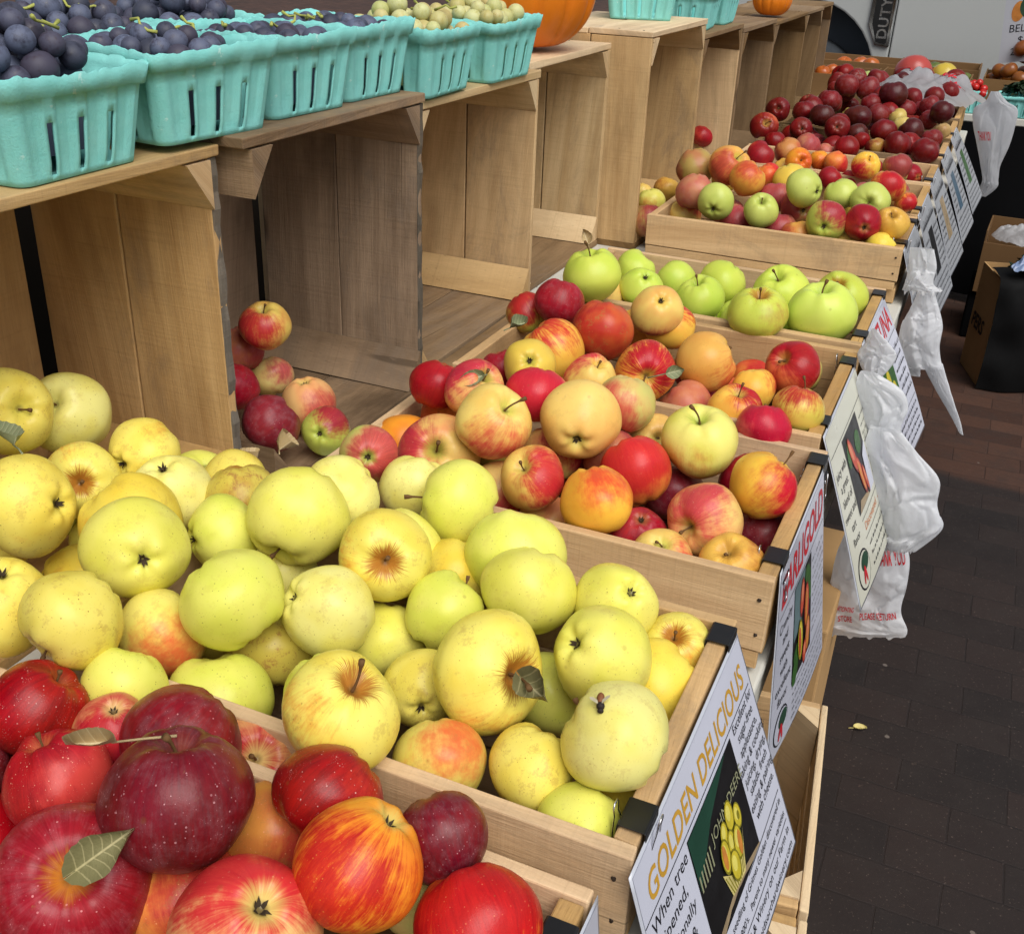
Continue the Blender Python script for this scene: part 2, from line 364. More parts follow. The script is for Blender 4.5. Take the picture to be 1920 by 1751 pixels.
# type: base, base2, blush, blush2, amt, stripe, dots, dotcol, rus, net, cav, cavamt, calamt, bloom
def T(base, base2, blush=(200, 60, 50), blush2=None, amt=-1.2, stripe=.4, dots=.8, dotcol=(150, 130, 60), rus=0, net=0, cav=None, cavamt=.35, calamt=.3, bloom=0):
    return dict(base=lin(base), base2=lin(base2), blush=lin(blush), blush2=lin(blush2 or tuple(int(v*.82) for v in blush)), amt=float(amt), stripe=float(stripe), dots=float(dots),
                dotcol=lin(dotcol), rus=float(rus), net=float(net), cav=lin(cav or base2), cavamt=float(cavamt), calamt=float(calamt), bloom=float(bloom))
PALE = (236, 190, 180)
TY = {
 'RD': T((206, 60, 40), (176, 26, 34), (176, 8, 22), (118, 4, 20), .95, .3, .75, PALE, 0, 0, (200, 140, 70), .25),
 'RS': T((214, 70, 64), (196, 40, 50), (184, 22, 36), (140, 12, 30), .8, .5, 1.0, (244, 176, 150), 0, 0, (214, 150, 90)),
 'RX': T((226, 120, 50), (190, 40, 48), (134, 10, 30), (172, 24, 44), 1.0, .8, .7, (232, 150, 150), 0, 0, (232, 150, 44), .8, .2, .12),
 'RY2': T((236, 190, 120), (222, 120, 90), (206, 44, 52), (170, 22, 48), .35, .7, .6, PALE, 0, 0, (232, 204, 130), .9, .9),
 'RY': T((240, 206, 130), (236, 170, 110), (220, 62, 58), (200, 40, 50), .26, .9, .3, (240, 190, 150), 0, 0, (226, 216, 120), .7, 1.0),
 'MR': T((134, 24, 36), (118, 14, 32), (122, 10, 30), (86, 8, 26), 1.1, .4, .6, (226, 168, 172), 0, 0, (150, 84, 60), .35, .2, .10),
 'MR2': T((158, 26, 38), (136, 14, 34), (142, 12, 32), (100, 8, 28), 1.1, .4, .7, (228, 150, 150), 0, 0, (150, 84, 60), .35, .2, .1),
 'OM': T((226, 150, 70), (214, 116, 60), (204, 66, 54), (180, 50, 46), .32, .5, 1.0, (236, 160, 110), 0, .35),
 'FO': T((244, 160, 46), (236, 120, 36), (216, 52, 30), (176, 24, 28), .16, 1.7, .35, (246, 180, 80), 0, 0, (206, 200, 110), .6, 1.0),
 'FR': T((244, 150, 50), (226, 60, 36), (206, 24, 30), (160, 10, 26), .42, 1.4, .5, (240, 130, 90), 0, 0, (230, 170, 70)),
 'OC': T((220, 164, 70), (206, 140, 60), (206, 96, 50), None, .05, .3, .7, (170, 110, 50), 0, .3),
 'GP': T((206, 198, 112), (218, 180, 110), (214, 110, 84), (196, 84, 70), .18, .5, .3, (160, 140, 80)),
 'Y': T((244, 226, 108), (238, 214, 88), (232, 160, 54), (224, 130, 50), -0.36, .5, .9, (168, 140, 52), .0, 0, (214, 214, 96)),
 'YP': T((246, 238, 144), (242, 230, 118), (236, 176, 80), None, -.5, .3, .8, (172, 150, 70), 0, 0, (216, 216, 110)),
 'Y2': T((240, 232, 116), (232, 226, 96), (230, 190, 60), None, -.5, .3, .85, (160, 146, 62), 0, 0, (206, 210, 92)),
 'YD': T((242, 220, 92), (238, 208, 74), (228, 140, 48), None, -.25, .4, .5, (160, 124, 44)),
 'YDt': T((244, 228, 112), (236, 216, 92), (226, 160, 60), None, -0.4, .4, 1.0, (158, 118, 44), .5, .08),
 'YO': T((244, 230, 112), (238, 216, 88), (230, 140, 40), (220, 110, 36), -0.24, .9, .6, (160, 124, 48), .95, .05, (220, 200, 80)),
 'YR': T((214, 196, 84), (200, 180, 80), (200, 140, 60), None, -.2, .3, 1.0, (130, 90, 40), .9, .85),
 'YG': T((234, 232, 112), (224, 228, 94), (230, 200, 70), None, -.6, .3, .75, (140, 140, 60), 0, 0, (186, 200, 80)),
 'YGd': T((232, 230, 108), (222, 224, 92), (230, 200, 70), None, -.6, .3, 1.0, (130, 126, 52), 0, 0, (186, 200, 80)),
 'YB': T((238, 224, 116), (232, 216, 100), (232, 96, 58), (222, 130, 70), 0.02, .4, .5, (196, 120, 60)),
 'PKY': T((238, 206, 104), (234, 180, 90), (212, 62, 56), (186, 36, 48), 0.14, .7, .4, (240, 190, 140), 0, .08, (206, 190, 90), .6, .5),
 'DP': T((206, 130, 90), (190, 96, 80), (176, 60, 64), (150, 44, 56), .4, .4, .3, PALE, 0, 0, None, .3, .3, .12),
 'DP2': T((170, 70, 60), (150, 50, 54), (140, 34, 46), (112, 26, 42), .8, .4, .3, PALE, 0, 0, None, .3, .3, .12),
 'CR': T((216, 70, 70), (190, 34, 52), (172, 18, 42), (136, 12, 36), .85, .4, .5, (230, 140, 140), 0, 0, (196, 170, 90), .35, .3, .08),
 'CR2': T((226, 90, 90), (206, 44, 70), (200, 24, 58), (172, 18, 52), .85, .4, .5, (236, 150, 150), 0, 0, (196, 170, 90)),
 'CR3': T((240, 150, 110), (226, 96, 90), (214, 44, 62), (196, 28, 54), 0.4, .3, .4, (240, 170, 150)),
 'CRX': T((206, 70, 56), (180, 34, 40), (166, 22, 38), (132, 14, 34), .75, .6, .3, (220, 140, 120), 0, 0, (190, 150, 80), .4, .6),
 'PK': T((238, 200, 112), (232, 150, 100), (210, 62, 72), (180, 34, 62), 0.26, .8, .4, PALE, 0, 0, (170, 170, 70), .85, .8),
 'PK2': T((240, 206, 110), (236, 180, 96), (216, 56, 70), (190, 40, 60), 0.16, .8, .4, PALE, 0, 0, (230, 196, 90), .9, 1.0),
 'PKP': T((240, 204, 120), (236, 176, 110), (216, 84, 82), (196, 60, 72), 0.1, .6, .5, PALE, 0, 0, (170, 160, 70), .6),
 'PY': T((242, 214, 120), (238, 196, 100), (226, 96, 76), (214, 74, 66), -0.02, .6, .3, PALE, 0, 0, (206, 206, 90), .7),
 'PY2': T((236, 186, 120), (230, 160, 104), (212, 92, 76), None, 0.08, .3, .3, PALE, 0, 0, (200, 190, 100), .7, .8),
 'PY3': T((242, 206, 116), (238, 190, 104), (230, 130, 84), (226, 110, 70), -0.02, .9, .3, PALE, 0, 0, (220, 214, 110), .5, .9),
 'PYL': T((238, 220, 140), (234, 206, 124), (220, 100, 96), None, .02, .3, .3, PALE),
 'OY': T((242, 186, 66), (240, 170, 60), (230, 92, 48), (220, 70, 44), -0.02, .4, .3, (200, 120, 50)),
 'OR2': T((238, 140, 64), (230, 100, 58), (214, 52, 48), (196, 36, 44), 0.34, .4, .3, (240, 160, 110)),
 'YRH': T((244, 200, 74), (242, 184, 66), (208, 26, 48), (186, 20, 44), 0.1, .5, .5, (236, 150, 120), 0, 0, (230, 180, 80), .3),
 'YGE': T((234, 226, 122), (220, 214, 96), (234, 160, 80), None, -.08, .5, .3, (180, 150, 70), 0, 0, (186, 200, 80), .9),
 'OCY': T((232, 184, 82), (222, 170, 74), (206, 130, 60), None, -.1, .5, .7, (160, 110, 50), .4, .15, (200, 170, 80), .6),
 'OL': T((170, 150, 62), (150, 136, 60), (160, 90, 50), None, 0, .3, .4),
 'OG': T((242, 160, 50), (240, 140, 44), (226, 92, 40), None, .1, .4, .3, (220, 140, 60)),
 'RG': T((226, 120, 70), (196, 50, 44), (184, 24, 36), (150, 16, 32), 0.5, .9, .4, (230, 140, 110), 0, 0, (196, 160, 70), .5),
 'YC': T((236, 204, 82), (230, 196, 84), (220, 130, 60), None, -.15, .3, .3, (170, 130, 50), 0, 0, (170, 176, 70), .5, .8),
 'FL': T((244, 196, 80), (240, 176, 70), (214, 66, 46), (190, 40, 42), 0.04, 1.5, .4, (240, 190, 100), 0, 0, (210, 190, 90), .5, .5),
 'FL2': T((242, 190, 80), (238, 160, 66), (196, 30, 44), (170, 20, 40), 0.22, 1.9, .4, (240, 180, 100), 0, 0, (206, 196, 90), .6, .5),
 'FLG': T((196, 196, 80), (206, 180, 80), (190, 44, 44), None, .25, 1.0, .3),
 'RR': T((206, 90, 50), (186, 50, 42), (166, 28, 36), (140, 20, 34), 0.5, 1.0, .4, (214, 150, 90), .2, .55, (190, 140, 70), .6),
 'OCF': T((236, 184, 92), (230, 168, 80), (214, 110, 62), (200, 84, 54), 0.02, 1.5, .8, (180, 124, 60), 0, .12),
 'YGR': T((228, 200, 92), (216, 196, 84), (204, 66, 50), None, .1, 1.2, .4, (200, 160, 80), 0, 0, (190, 190, 80)),
 'GR': T((196, 206, 92), (186, 196, 84), (176, 54, 60), (150, 40, 54), .14, .6, .4, (210, 180, 120), 0, 0, (168, 184, 72), .7, .9),
 'GR2': T((176, 150, 84), (180, 120, 80), (164, 66, 64), (140, 50, 56), .32, .7, .4, (206, 160, 120), 0, .05, (150, 160, 70), .5, .6),
 'GR3': T((170, 130, 60), (140, 60, 40), (116, 22, 30), None, .4, .6, .2),
 'GP2': T((196, 200, 104), (210, 176, 110), (214, 90, 84), None, .3, .6, .3, PALE, 0, 0, (168, 184, 84), .7, 1.2),
 'GN': T((200, 216, 84), (208, 218, 92), (200, 200, 90), None, -1, .3, .5, (210, 226, 130), 0, 0, (140, 170, 50), .5, .4),
 'GN2': T((192, 214, 82), (202, 216, 92), (200, 200, 90), None, -1, .3, .4, (206, 226, 130), 0, 0, (140, 170, 50), .5, .5),
 'GN3': T((208, 224, 102), (198, 218, 88), (200, 200, 90), None, -1, .3, .4, (216, 230, 140), 0, 0, (150, 180, 60), .4, .4),
 'GNR': T((204, 214, 86), (192, 206, 78), (206, 170, 80), None, -.2, .4, .6, (150, 130, 60), .8, .12, (150, 150, 60), .6),
 'GN4': T((200, 210, 108), (190, 202, 98), (200, 170, 90), None, -.6, .3, .4, (150, 150, 80), 0, 0, (140, 160, 60), .6, .7),
 'GN5': T((166, 180, 104), (156, 170, 92), (180, 160, 90), None, -.8, .3, .3),
 'OP': T((232, 176, 84), (228, 150, 80), (212, 90, 66), None, 0.1, .5, .3, (190, 120, 60), 0, 0, (196, 190, 80), .7),
 'OY2': T((236, 176, 76), (232, 160, 70), (222, 90, 56), None, 0.0, .5, .5, (180, 110, 50)),
 'DPK': T((196, 130, 96), (190, 100, 84), (180, 74, 74), (156, 56, 64), .4, .4, .3, PALE, 0, 0, None, .3, .3, .1),
 'FR2': T((236, 180, 76), (226, 120, 60), (196, 30, 40), (170, 24, 36), 0.14, .8, .3),
 'DOR': T((206, 140, 80), (196, 100, 64), (176, 60, 50), None, .35, .4, .3),
 'DR': T((140, 22, 28), (120, 14, 22), (126, 10, 20), (92, 8, 16), 1.1, .3, .4, (170, 100, 90), 0, 0, (150, 80, 60), .3, .9, .04),
 'DR2': T((196, 90, 50), (150, 30, 36), (136, 16, 28), None, .55, .5, .4, (200, 140, 90), 0, .1, (190, 150, 80), .9),
 'DR3': T((146, 40, 40), (126, 26, 30), (130, 20, 28), (104, 16, 24), 1.1, .3, .4, (170, 110, 100), 0, 0, None, .2, .2, .1),  # darkened so the far heap's weaker light sits in the colour
 'DK': T((96, 18, 24), (78, 12, 20), (80, 10, 18), (58, 8, 16), 1.1, .3, .4, (140, 90, 86), 0, 0, None, .2, .2, .04),
 'DRB': T((160, 26, 28), (140, 16, 22), (140, 12, 20), (106, 8, 18), 1.1, .3, .4, (190, 110, 100), 0, 0, None, .2, .2),
 'YPD': T((206, 184, 104), (196, 170, 92), (190, 130, 70), None, -.4, .3, .3),
 'TN': T((186, 156, 104), (176, 144, 92), (170, 110, 70), None, -.2, .3, .4),
}
TY['Y']['net'] = 0.3
TY['Y2']['net'] = 0.16
TY['YP']['net'] = 0.2
TY['YG']['net'] = 0.1
TY['YO']['net'] = 0.3
TY['YDt']['net'] = 0.35
TY['YD']['net'] = 0.2
TY['YB']['net'] = 0.2
TY['PKP']['net'] = 0.15
TY['PY']['net'] = 0.12
TY['PY3']['net'] = 0.15
TY['OY']['net'] = 0.12
TY['PK']['net'] = 0.1
GROUPS = dict(red='red apples in the front crate', gold='yellow apples in the second crate row', dark='apples spilled in the dark upright crate', earl='red and yellow apples in the middle crate',
              gala='striped apples in the third crate', green='green apples in their crate', mix='mixed apples in the raised crate', orange='apples in the fifth crate',
              left='apples loose beside the mixed crate', maroon='dark red apples heaped at the far end')
CAM_POS = Vector((.12553, -.56289, 1.4719))
def leaf_skin(name, a, b, vein):
    k = NT(name); uv = k.n('ShaderNodeUVMap').outputs[0]; sp = k.n('ShaderNodeSeparateXYZ'); k.l(uv, sp.inputs[0])
    ay = k.math('ABSOLUTE', sp.outputs['Y']); n = k.noise(uv, 120, 4, .65); n2 = k.noise(uv, 600, 3, .6)
    c = k.mix(n, lin(a), lin(b))
    w = k.math('SINE', k.math('MULTIPLY', k.math('SUBTRACT', sp.outputs['X'], k.math('MULTIPLY', ay, .9)), 900.0))
    side = k.math('MULTIPLY', k.step(w, .86, .99), .6); mid = k.step(ay, .0004, .0009, 1, 0)
    c = k.mix(k.math('MAXIMUM', side, mid), c, lin(vein)); c = k.mix(k.step(n, .62, .75, 0, .5), c, tuple(v*.5 for v in lin(b)))
    k.l(c, k.b.inputs['Base Color']); k.b.inputs['Roughness'].default_value = .55; k.b.inputs['Specular IOR Level'].default_value = .3
    k.bump(k.math('ADD', k.math('MULTIPLY', w, -.4), n2), .4, .001)
    return k.mat
M['leafgreen'] = leaf_skin('leaf_grey_green', (116, 126, 92), (138, 142, 108), (176, 176, 140))
M['leafdry'] = leaf_skin('leaf_dry', (172, 148, 106), (190, 168, 126), (206, 190, 150))
M['leafold'] = leaf_skin('leaf_olive', (112, 108, 72), (136, 130, 90), (178, 168, 124))
def leaf_for(parent_pos, r, axis, kind, seed):
    right = Vector((.913178, .405889, .036869)); down = Vector((.216, -.40527, -.88831)); back = Vector((.345613, -.81915, .45776))
    specs = {  # picture-plane direction of the leaf blade, length, width, curl, droop
        'red': ((.8, -.6), .054, .027, .35, .25, M['leafold'], .1), 'dry2': ((-1, .04), .07, .011, 1.5, -.06, M['leafdry'], .55),
        'pink': ((-.9, .25), .040, .019, .4, .4, M['leafgreen'], .1), 'stripe': ((.95, -.2), .052, .018, .3, .1, M['leafgreen'], .5),
        'green': ((-.3, -.9), .036, .018, .6, .2, M['leafdry'], .3), 'scrap': ((.4, .3), .03, .026, .8, .3, M['leafold'], .05)}
    (u, v), L, W, curl, droop, mat, stalk = specs[kind]
    d = (right*u+down*v+back*.25).normalized()
    n = (back*.8+axis*.5); n = (n-d*n.dot(d)).normalized(); y = n.cross(d)
    rot = Matrix((d, y, n)).transposed()
    mb = leaf_mesh(seed, L, W, curl, droop, stalk)
    root = parent_pos+axis*r*(.93 if kind != 'scrap' else .8)+back*.003
    mb.v = [tuple(rot @ Vector(p)+root) for p in mb.v]
    return mb, mat

BEE_HOST = [None]
def put_apples(rows):
    for i, (x, y, z, r, ax, ay, az, bx, by, bz, ty, feat, leaf, box, label) in enumerate(rows):
        rg = random.Random(900+i)
        A = Vector((ax, ay, az)).normalized(); B = Vector((bx, by, bz)).normalized()
        q = A.to_track_quat('Z', 'Y').to_matrix() @ Matrix.Rotation(rg.uniform(0, 6.28), 3, 'Z')
        o = bpy.data.objects.new('apple', APPLES[rg.randrange(12)] if feat != 'N' else PLAIN[rg.randrange(8)]); COL.objects.link(o)
        pos = Vector((x, y, z))
        o.matrix_world = Matrix.Translation(pos) @ q.to_4x4() @ Matrix.Diagonal((r, r, r*rg.uniform(.98, 1.08), 1))
        t = TY[ty]; j = rg.uniform(.94, 1.05)
        for k, v in t.items():
            if isinstance(v, tuple): o[k] = [c*j if k in ('base', 'base2') else c for c in v]
            else: o[k] = v
        o['bdir'] = list(q.transposed() @ B)
        tag(o, label, 'apple', GROUPS[box] if box in GROUPS else box.split('_')[0]+' crate apples buried under the others')
        inv = o.matrix_world.inverted()
        if feat == 'S':
            st = link('stem', STEMS[rg.randrange(6)], None, o)
        if feat in ('C',) :
            link('calyx', CALYX[rg.randrange(4)], None, o)
        if leaf:
            kind = {('red', 'green'): 'red', ('red', 'dry'): 'dry2', ('gala', 'green'): 'pink' if 'pink' in label else 'stripe', ('green', 'dry'): 'green', ('gold', 'scrap'): 'scrap'}[(box, leaf)]
            mb, mat = leaf_for(pos, r, A, kind, i)
            mb.v = [tuple(inv @ Vector(p)) for p in mb.v]
            mb.build('leaf', mat, o, smooth=True)
        if 'bee is crawling' in label: BEE_HOST[0] = (pos, r)
# ------------------------------------------------------------------ ground of brick pavers
def pavers():
    k = NT('brick_pavers'); P = k.n('ShaderNodeTexCoord').outputs['Object']
    warp = k.vm('ADD', P, k.vm('SCALE', k.noise(P, 5, 3, .5, 0, 1), None, .012))
    br = k.n('ShaderNodeTexBrick'); k.l(k.map(warp, (1, 1, 1), (.07, .02, 0)), br.inputs['Vector'])
    br.offset = .5; br.inputs['Scale'].default_value = 1; br.inputs['Brick Width'].default_value = .2; br.inputs['Row Height'].default_value = .1
    br.inputs['Mortar Size'].default_value = .0024; br.inputs['Mortar Smooth'].default_value = .4; br.inputs['Bias'].default_value = 0
    br.inputs['Color1'].default_value = (0, 0, 0, 1); br.inputs['Color2'].default_value = (1, 1, 1, 1); br.inputs['Mortar'].default_value = (.5, .5, .5, 1)
    sep = k.n('ShaderNodeSeparateXYZ'); k.l(P, sep.inputs[0])
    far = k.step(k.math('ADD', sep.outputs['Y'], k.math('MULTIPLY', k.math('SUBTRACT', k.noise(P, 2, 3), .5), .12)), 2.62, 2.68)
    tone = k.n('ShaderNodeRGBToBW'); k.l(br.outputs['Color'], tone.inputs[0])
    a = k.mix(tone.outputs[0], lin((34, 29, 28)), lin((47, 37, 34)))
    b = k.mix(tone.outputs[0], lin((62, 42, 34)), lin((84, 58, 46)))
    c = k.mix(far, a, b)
    n1 = k.noise(P, 9, 5, .7); n2 = k.noise(P, 160, 2, .6)
    c = k.mix(k.step(n1, .4, .75, 0, .5), c, lin((48, 42, 40)))
    c = k.mix(k.step(n2, .62, .76, 0, .35), c, lin((128, 112, 102)))
    c = k.mix(k.math('MULTIPLY', br.outputs['Fac'], k.step(k.noise(P, 3, 3), .35, .6, .1, .45)), c, lin((27, 22, 21)))
    c = k.mix(k.step(k.noise(P, 1.3, 5, .7), .48, .66, 0, .55), c, lin((34, 28, 27)))
    c = k.mix(k.step(k.noise(P, 42, 3, .7), .66, .74, 0, .3), c, lin((96, 80, 70)))
    vo = k.n('ShaderNodeTexVoronoi'); k.l(P, vo.inputs['Vector']); vo.inputs['Scale'].default_value = 7
    c = k.mix(k.math('MULTIPLY', k.math('LESS_THAN', k.math('ADD', vo.outputs['Distance'], k.math('MULTIPLY', n1, .04)), .055), .6), c, lin((126, 116, 108)))
    k.l(c, k.b.inputs['Base Color']); k.set(k.b.inputs['Roughness'], k.step(n1, .2, .8, .62, .85)); k.b.inputs['Specular IOR Level'].default_value = .3
    k.bump(k.math('SUBTRACT', k.math('MULTIPLY', n1, .5), br.outputs['Fac']), .5, .004)
    return k.mat
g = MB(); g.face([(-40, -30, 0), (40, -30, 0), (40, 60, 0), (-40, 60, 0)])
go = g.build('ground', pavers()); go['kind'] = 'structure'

# ------------------------------------------------------------------ the long white tables
def folding_table(y0, y1, label, x0=-1.12, x1=.021):
    t = empty('folding_table', label, 'table', ((x0+x1)/2, (y0+y1)/2, 0), 0, 'white folding tables under the apple stall')
    cx, cy = (x0+x1)/2, (y0+y1)/2
    mb = MB(); mb.box(x0-cx, x1-cx, y0-cy, y1-cy, .735, .750); mb.build('table_top', M['table'], t, bevel=.004)
    mb = MB()
    for a, b, c, d in ((x1-.016, x1-.002, y0+.002, y1-.002), (x0+.002, x0+.016, y0+.002, y1-.002), (x0+.017, x1-.017, y0+.002, y0+.014), (x0+.017, x1-.017, y1-.014, y1-.002)):
        mb.box(a-cx, b-cx, c-cy, d-cy, .685, .7348)
    mb.build('apron', M['table'], t, bevel=.003)
    for sx in (x0+.12, x1-.12):
        for sy in (y0+.25, y1-.25):
            mb = MB(); mb.tube([(sx-cx, sy-cy, .684), (sx-cx, sy-cy, .0)], .014, 10); mb.build('leg', M['darkmetal'], t, True)
    return t
folding_table(-.95, 1.545, 'near white folding table under the yellow and striped apple crates')
folding_table(1.55, 4.42, 'far white folding table under the mixed and dark red apple crates')

M['floor'] = wood('shaded_floor_wood', (112, 84, 56), (76, 56, 38), .5)  # gap shade put into the slat colour, dark between the apples
# ------------------------------------------------------------------ shallow apple trays
def tray(x0, x1, y0, y1, z0, z1, label, mat='tray', wall=.0145, cleat=True, nails=True):
    cx, cy = (x0+x1)/2, (y0+y1)/2
    t = empty('apple_crate', label, 'crate', (cx, cy, z0), 0, 'shallow wooden apple crates on the tables')
    m = M[mat]; h = z1-z0
    X0, X1, Y0, Y1 = x0-cx, x1-cx, y0-cy, y1-cy
    for s, (a, b) in enumerate(((Y0, Y0+wall), (Y1-wall, Y1))):
        mb = MB(); mb.box(X0, X1, a, b, h*.22 if cleat else .012, h, 0, .0009); mb.build('side_panel', m, t, bevel=.0016)
        if cleat:
            mb = MB(); mb.box(X0+.002, X1-.004, a+.001, b-.001+(.002 if s else 0), .001, h*.22-.002, 0, .0009); mb.build('bottom_rail', m, t, bevel=.0015)
    for a, b in ((X0+.001, X0+.018), (X1-.0195, X1-.001)):
        mb = MB(); mb.box(a, b, Y0+wall+.0008, Y1-wall-.0008, .013, h-.0015, 1, .0008); mb.build('end_panel', M['honey'] if a > 0 else m, t, bevel=.0016)
    mb = MB(); n = 4; w = (Y1-Y0-2*wall)/n
    for i in range(n): mb.box(X0+.02, X1-.021, Y0+wall+i*w+.002, Y0+wall+(i+1)*w-.002, .003, .011, 0)
    mb.build('bottom_slats', M['floor'], t)
    if nails:
        for zz in (h*.78, h*.4):
            mb = MB(); mb.tube([(X1-.011+random.uniform(-.002, .002), Y0+.001, zz), (X1-.011, Y0-.0009, zz)], .0021, 8); mb.build('nail', M['nail'], t)
    return t
tray(-.60, -.017, -.42, -.045, .757, .868, 'front wooden crate holding the big red and maroon apples')
tray(-.565, .0, -.012, .318, .757, .872, 'wooden crate full of yellow apples with two black clips and the gold lettered sign')
tray(-.545, .018, .400, .748, .757, .872, 'wooden crate of red and yellow apples behind the yellow ones')
tray(-.545, .002, .776, 1.146, .757, .874, 'wooden crate of striped apples just in front of the green apples')
tray(-.55, .002, 1.172, 1.512, .757, .874, 'wooden crate holding only green apples')
tray(-.565, .002, 1.815, 2.14, .785, .876, 'raised wooden crate with a bare front wall and mixed green and red apples')
tray(-.565, .0, 2.16, 2.55, .757, .874, 'wooden crate hidden under the second row of mixed apples', nails=False)
tray(-.565, -.004, 2.565, 2.86, .757, .874, 'wooden crate with the small bright orange apples', nails=False)
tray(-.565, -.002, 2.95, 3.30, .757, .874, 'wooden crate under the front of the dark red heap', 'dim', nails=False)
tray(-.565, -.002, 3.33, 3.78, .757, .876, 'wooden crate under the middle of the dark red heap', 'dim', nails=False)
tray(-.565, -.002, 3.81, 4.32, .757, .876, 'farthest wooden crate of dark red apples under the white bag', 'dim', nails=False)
mb = MB(); mb.box(-.55, .002, 1.83, 2.12, .7515, .783, 1, .001); tag(mb.build('wooden_riser', M['tray'], bevel=.002), 'flat wooden board lifting the mixed apple crate', 'board')

# ------------------------------------------------------------------ tall crates standing on their sides behind the trays
def tall_crate(y0, y1, xf, label, mat, ztop=1.222, depth=.315, back='slats', side=None, top=None, z0=.7505, tilt=0, lean=0, recess=0., bark=None):
    cx, cy = xf-depth/2, (y0+y1)/2; m = M[mat]; ms = M[side or mat]; mtp = M[top or mat]
    t = empty('upright_crate', label, 'crate', (cx, cy, z0), 0, 'tall wooden crates standing on their sides')
    t.rotation_euler = (lean, 0, tilt)
    X0, X1, Y0, Y1, H = -depth/2, depth/2, y0-cy, y1-cy, ztop-z0
    tb = .013
    for nm, za, zb in (('top_panel', H-tb, H), ('bottom_panel', 0, tb)):
        mb = MB(); w = (depth)/2
        for i in range(2): mb.box(X0+i*w+.0012, X0+(i+1)*w-.0012, Y0, Y1, za, zb, 1, .0012)
        mb.build(nm, mtp if nm == 'top_panel' else (M['dim'] if side in ('tan', 'pale') else ms), t, bevel=.0016)
    for ya, yb, rc in ((Y0+.001, Y0+.0145, recess), (Y1-.0145, Y1-.001, .004 if bark else 0)):
        mb = MB(); w = (depth-.014-rc)/2
        for i in range(2): mb.box(X0+.012+i*w+.0014, X0+.012+(i+1)*w-.0012, ya, yb, tb+.0012, H-tb-.0012, 2, .0012)
        mb.build('side_panel', ms, t, bevel=.0016)
    mb = MB(); n = 3; w = (Y1-Y0-.032)/n
    for i in range(n):
        mb.box(X0, X0+.009, Y0+.016+i*w+.006, Y0+.016+(i+1)*w-.02, tb+.001, H-tb-.001, 2, .001)
    mb.build('back_slats', ms, t, bevel=.001)
    for (px_, py_) in ((X1-.03, Y0+.02), (X1-.09, Y0+.022), (X1-.035, Y1-.02), (X1-.1, Y1-.018)):
        nb = MB(); nb.tube([(px_, py_, H-.001), (px_, py_, H+.0007)], .0024, 8); nb.build('nail', M['nail'], t)
    e = .042; d = .058
    for s in (-1, 1):
        for top_ in (True, False):
            yc = Y1-.0158 if s > 0 else Y0+.0158
            zc = H-tb-.0025 if top_ else tb+.0025; k = -1 if top_ else 1
            a0, a1, a2 = (yc, zc), (yc-s*e, zc), (yc, zc+k*d)
            xa, xb = X0+.011, X1-.0015
            mb = MB()
            f = [(xb, *a0), (xb, *a1), (xb, *a2)]; bk = [(xa, *a0), (xa, *a1), (xa, *a2)]
            ou = random.random()*30
            mb.face(f, [(ou, p[1]+p[2]) for p in f]); mb.face(bk[::-1], [(ou, p[1]+p[2]) for p in bk])
            for i, j in ((0, 1), (1, 2), (2, 0)):
                q = [f[i], bk[i], bk[j], f[j]]; mb.face(q, [(p[0]+ou, p[1]-p[2]) for p in q])
            if s*k > 0:
                mb.f = [tuple(reversed(q)) for q in mb.f]; mb.uv = [list(reversed(u)) for u in mb.uv]
            if top_: mb.build('corner_block', mtp if mat != 'weather' else m, t, bevel=.0012)
            else: mb.build('corner_block', ms, t)
    if bark:
        mb = MB(); n = 22; zs = [tb+.0015+(H-2*tb-.003)*i/n for i in range(n+1)]
        pr = [(X1-.006+random.uniform(-.0015, .0022), random.uniform(-.0012, .0012)) for _ in zs]
        for i in range(n):
            (a, p), (b, q) = pr[i], pr[i+1]
            mb.hexa([(X1-.0075, Y1-.0145, zs[i]), (a, Y1-.0138+p, zs[i]), (X1-.0075, Y1-.001, zs[i]), (a, Y1-.0012+p, zs[i]),
                     (X1-.0075, Y1-.0145, zs[i+1]), (b, Y1-.0138+q, zs[i+1]), (X1-.0075, Y1-.001, zs[i+1]), (b, Y1-.0012+q, zs[i+1])], 2, 0, (5., 9.))
        mb.build('bark_edge', M[bark], t)
    return t
tall_crate(-.03, .4725, -.70, 'nearest upright tan crate at the left under the first blue grape baskets', 'honey', 1.223, side='honey', top='tan', bark='grey')
tall_crate(-.52, -.045, -.705, 'upright crate outside the left edge, only its end plank showing', 'dim', 1.222)
tall_crate(.478, .925, -.668, 'weathered dark brown upright crate with red apples spilled inside', 'weather', 1.232, side='weather', top='weather', recess=.06, bark='grey')
tall_crate(.934, 1.4485, -.695, 'upright tan crate with rough pale shelf under the green grapes', 'tan', 1.212, side='tan', top='pale')
tall_crate(1.455, 1.936, -.722, 'pale upright crate carrying the big pumpkin', 'pale', 1.222, side='pale', top='pale')
tall_crate(1.944, 2.43, -.628, 'upright crate set forward with a broad nailed plank as its edge', 'tan', 1.252, side='tan', top='pale')
tall_crate(2.44, 2.90, -.635, 'upright crate next after the forward one, under the farther green baskets', 'tan', 1.212, side='tan', top='dim')
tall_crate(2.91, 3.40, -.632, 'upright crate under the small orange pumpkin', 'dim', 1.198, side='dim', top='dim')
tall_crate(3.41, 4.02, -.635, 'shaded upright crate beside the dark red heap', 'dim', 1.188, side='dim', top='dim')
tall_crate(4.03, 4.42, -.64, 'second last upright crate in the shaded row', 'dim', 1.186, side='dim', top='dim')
tall_crate(4.43, 4.80, -.66, 'last upright crate of the row, in front of the white truck', 'dim', 1.186, side='dim', top='dim')
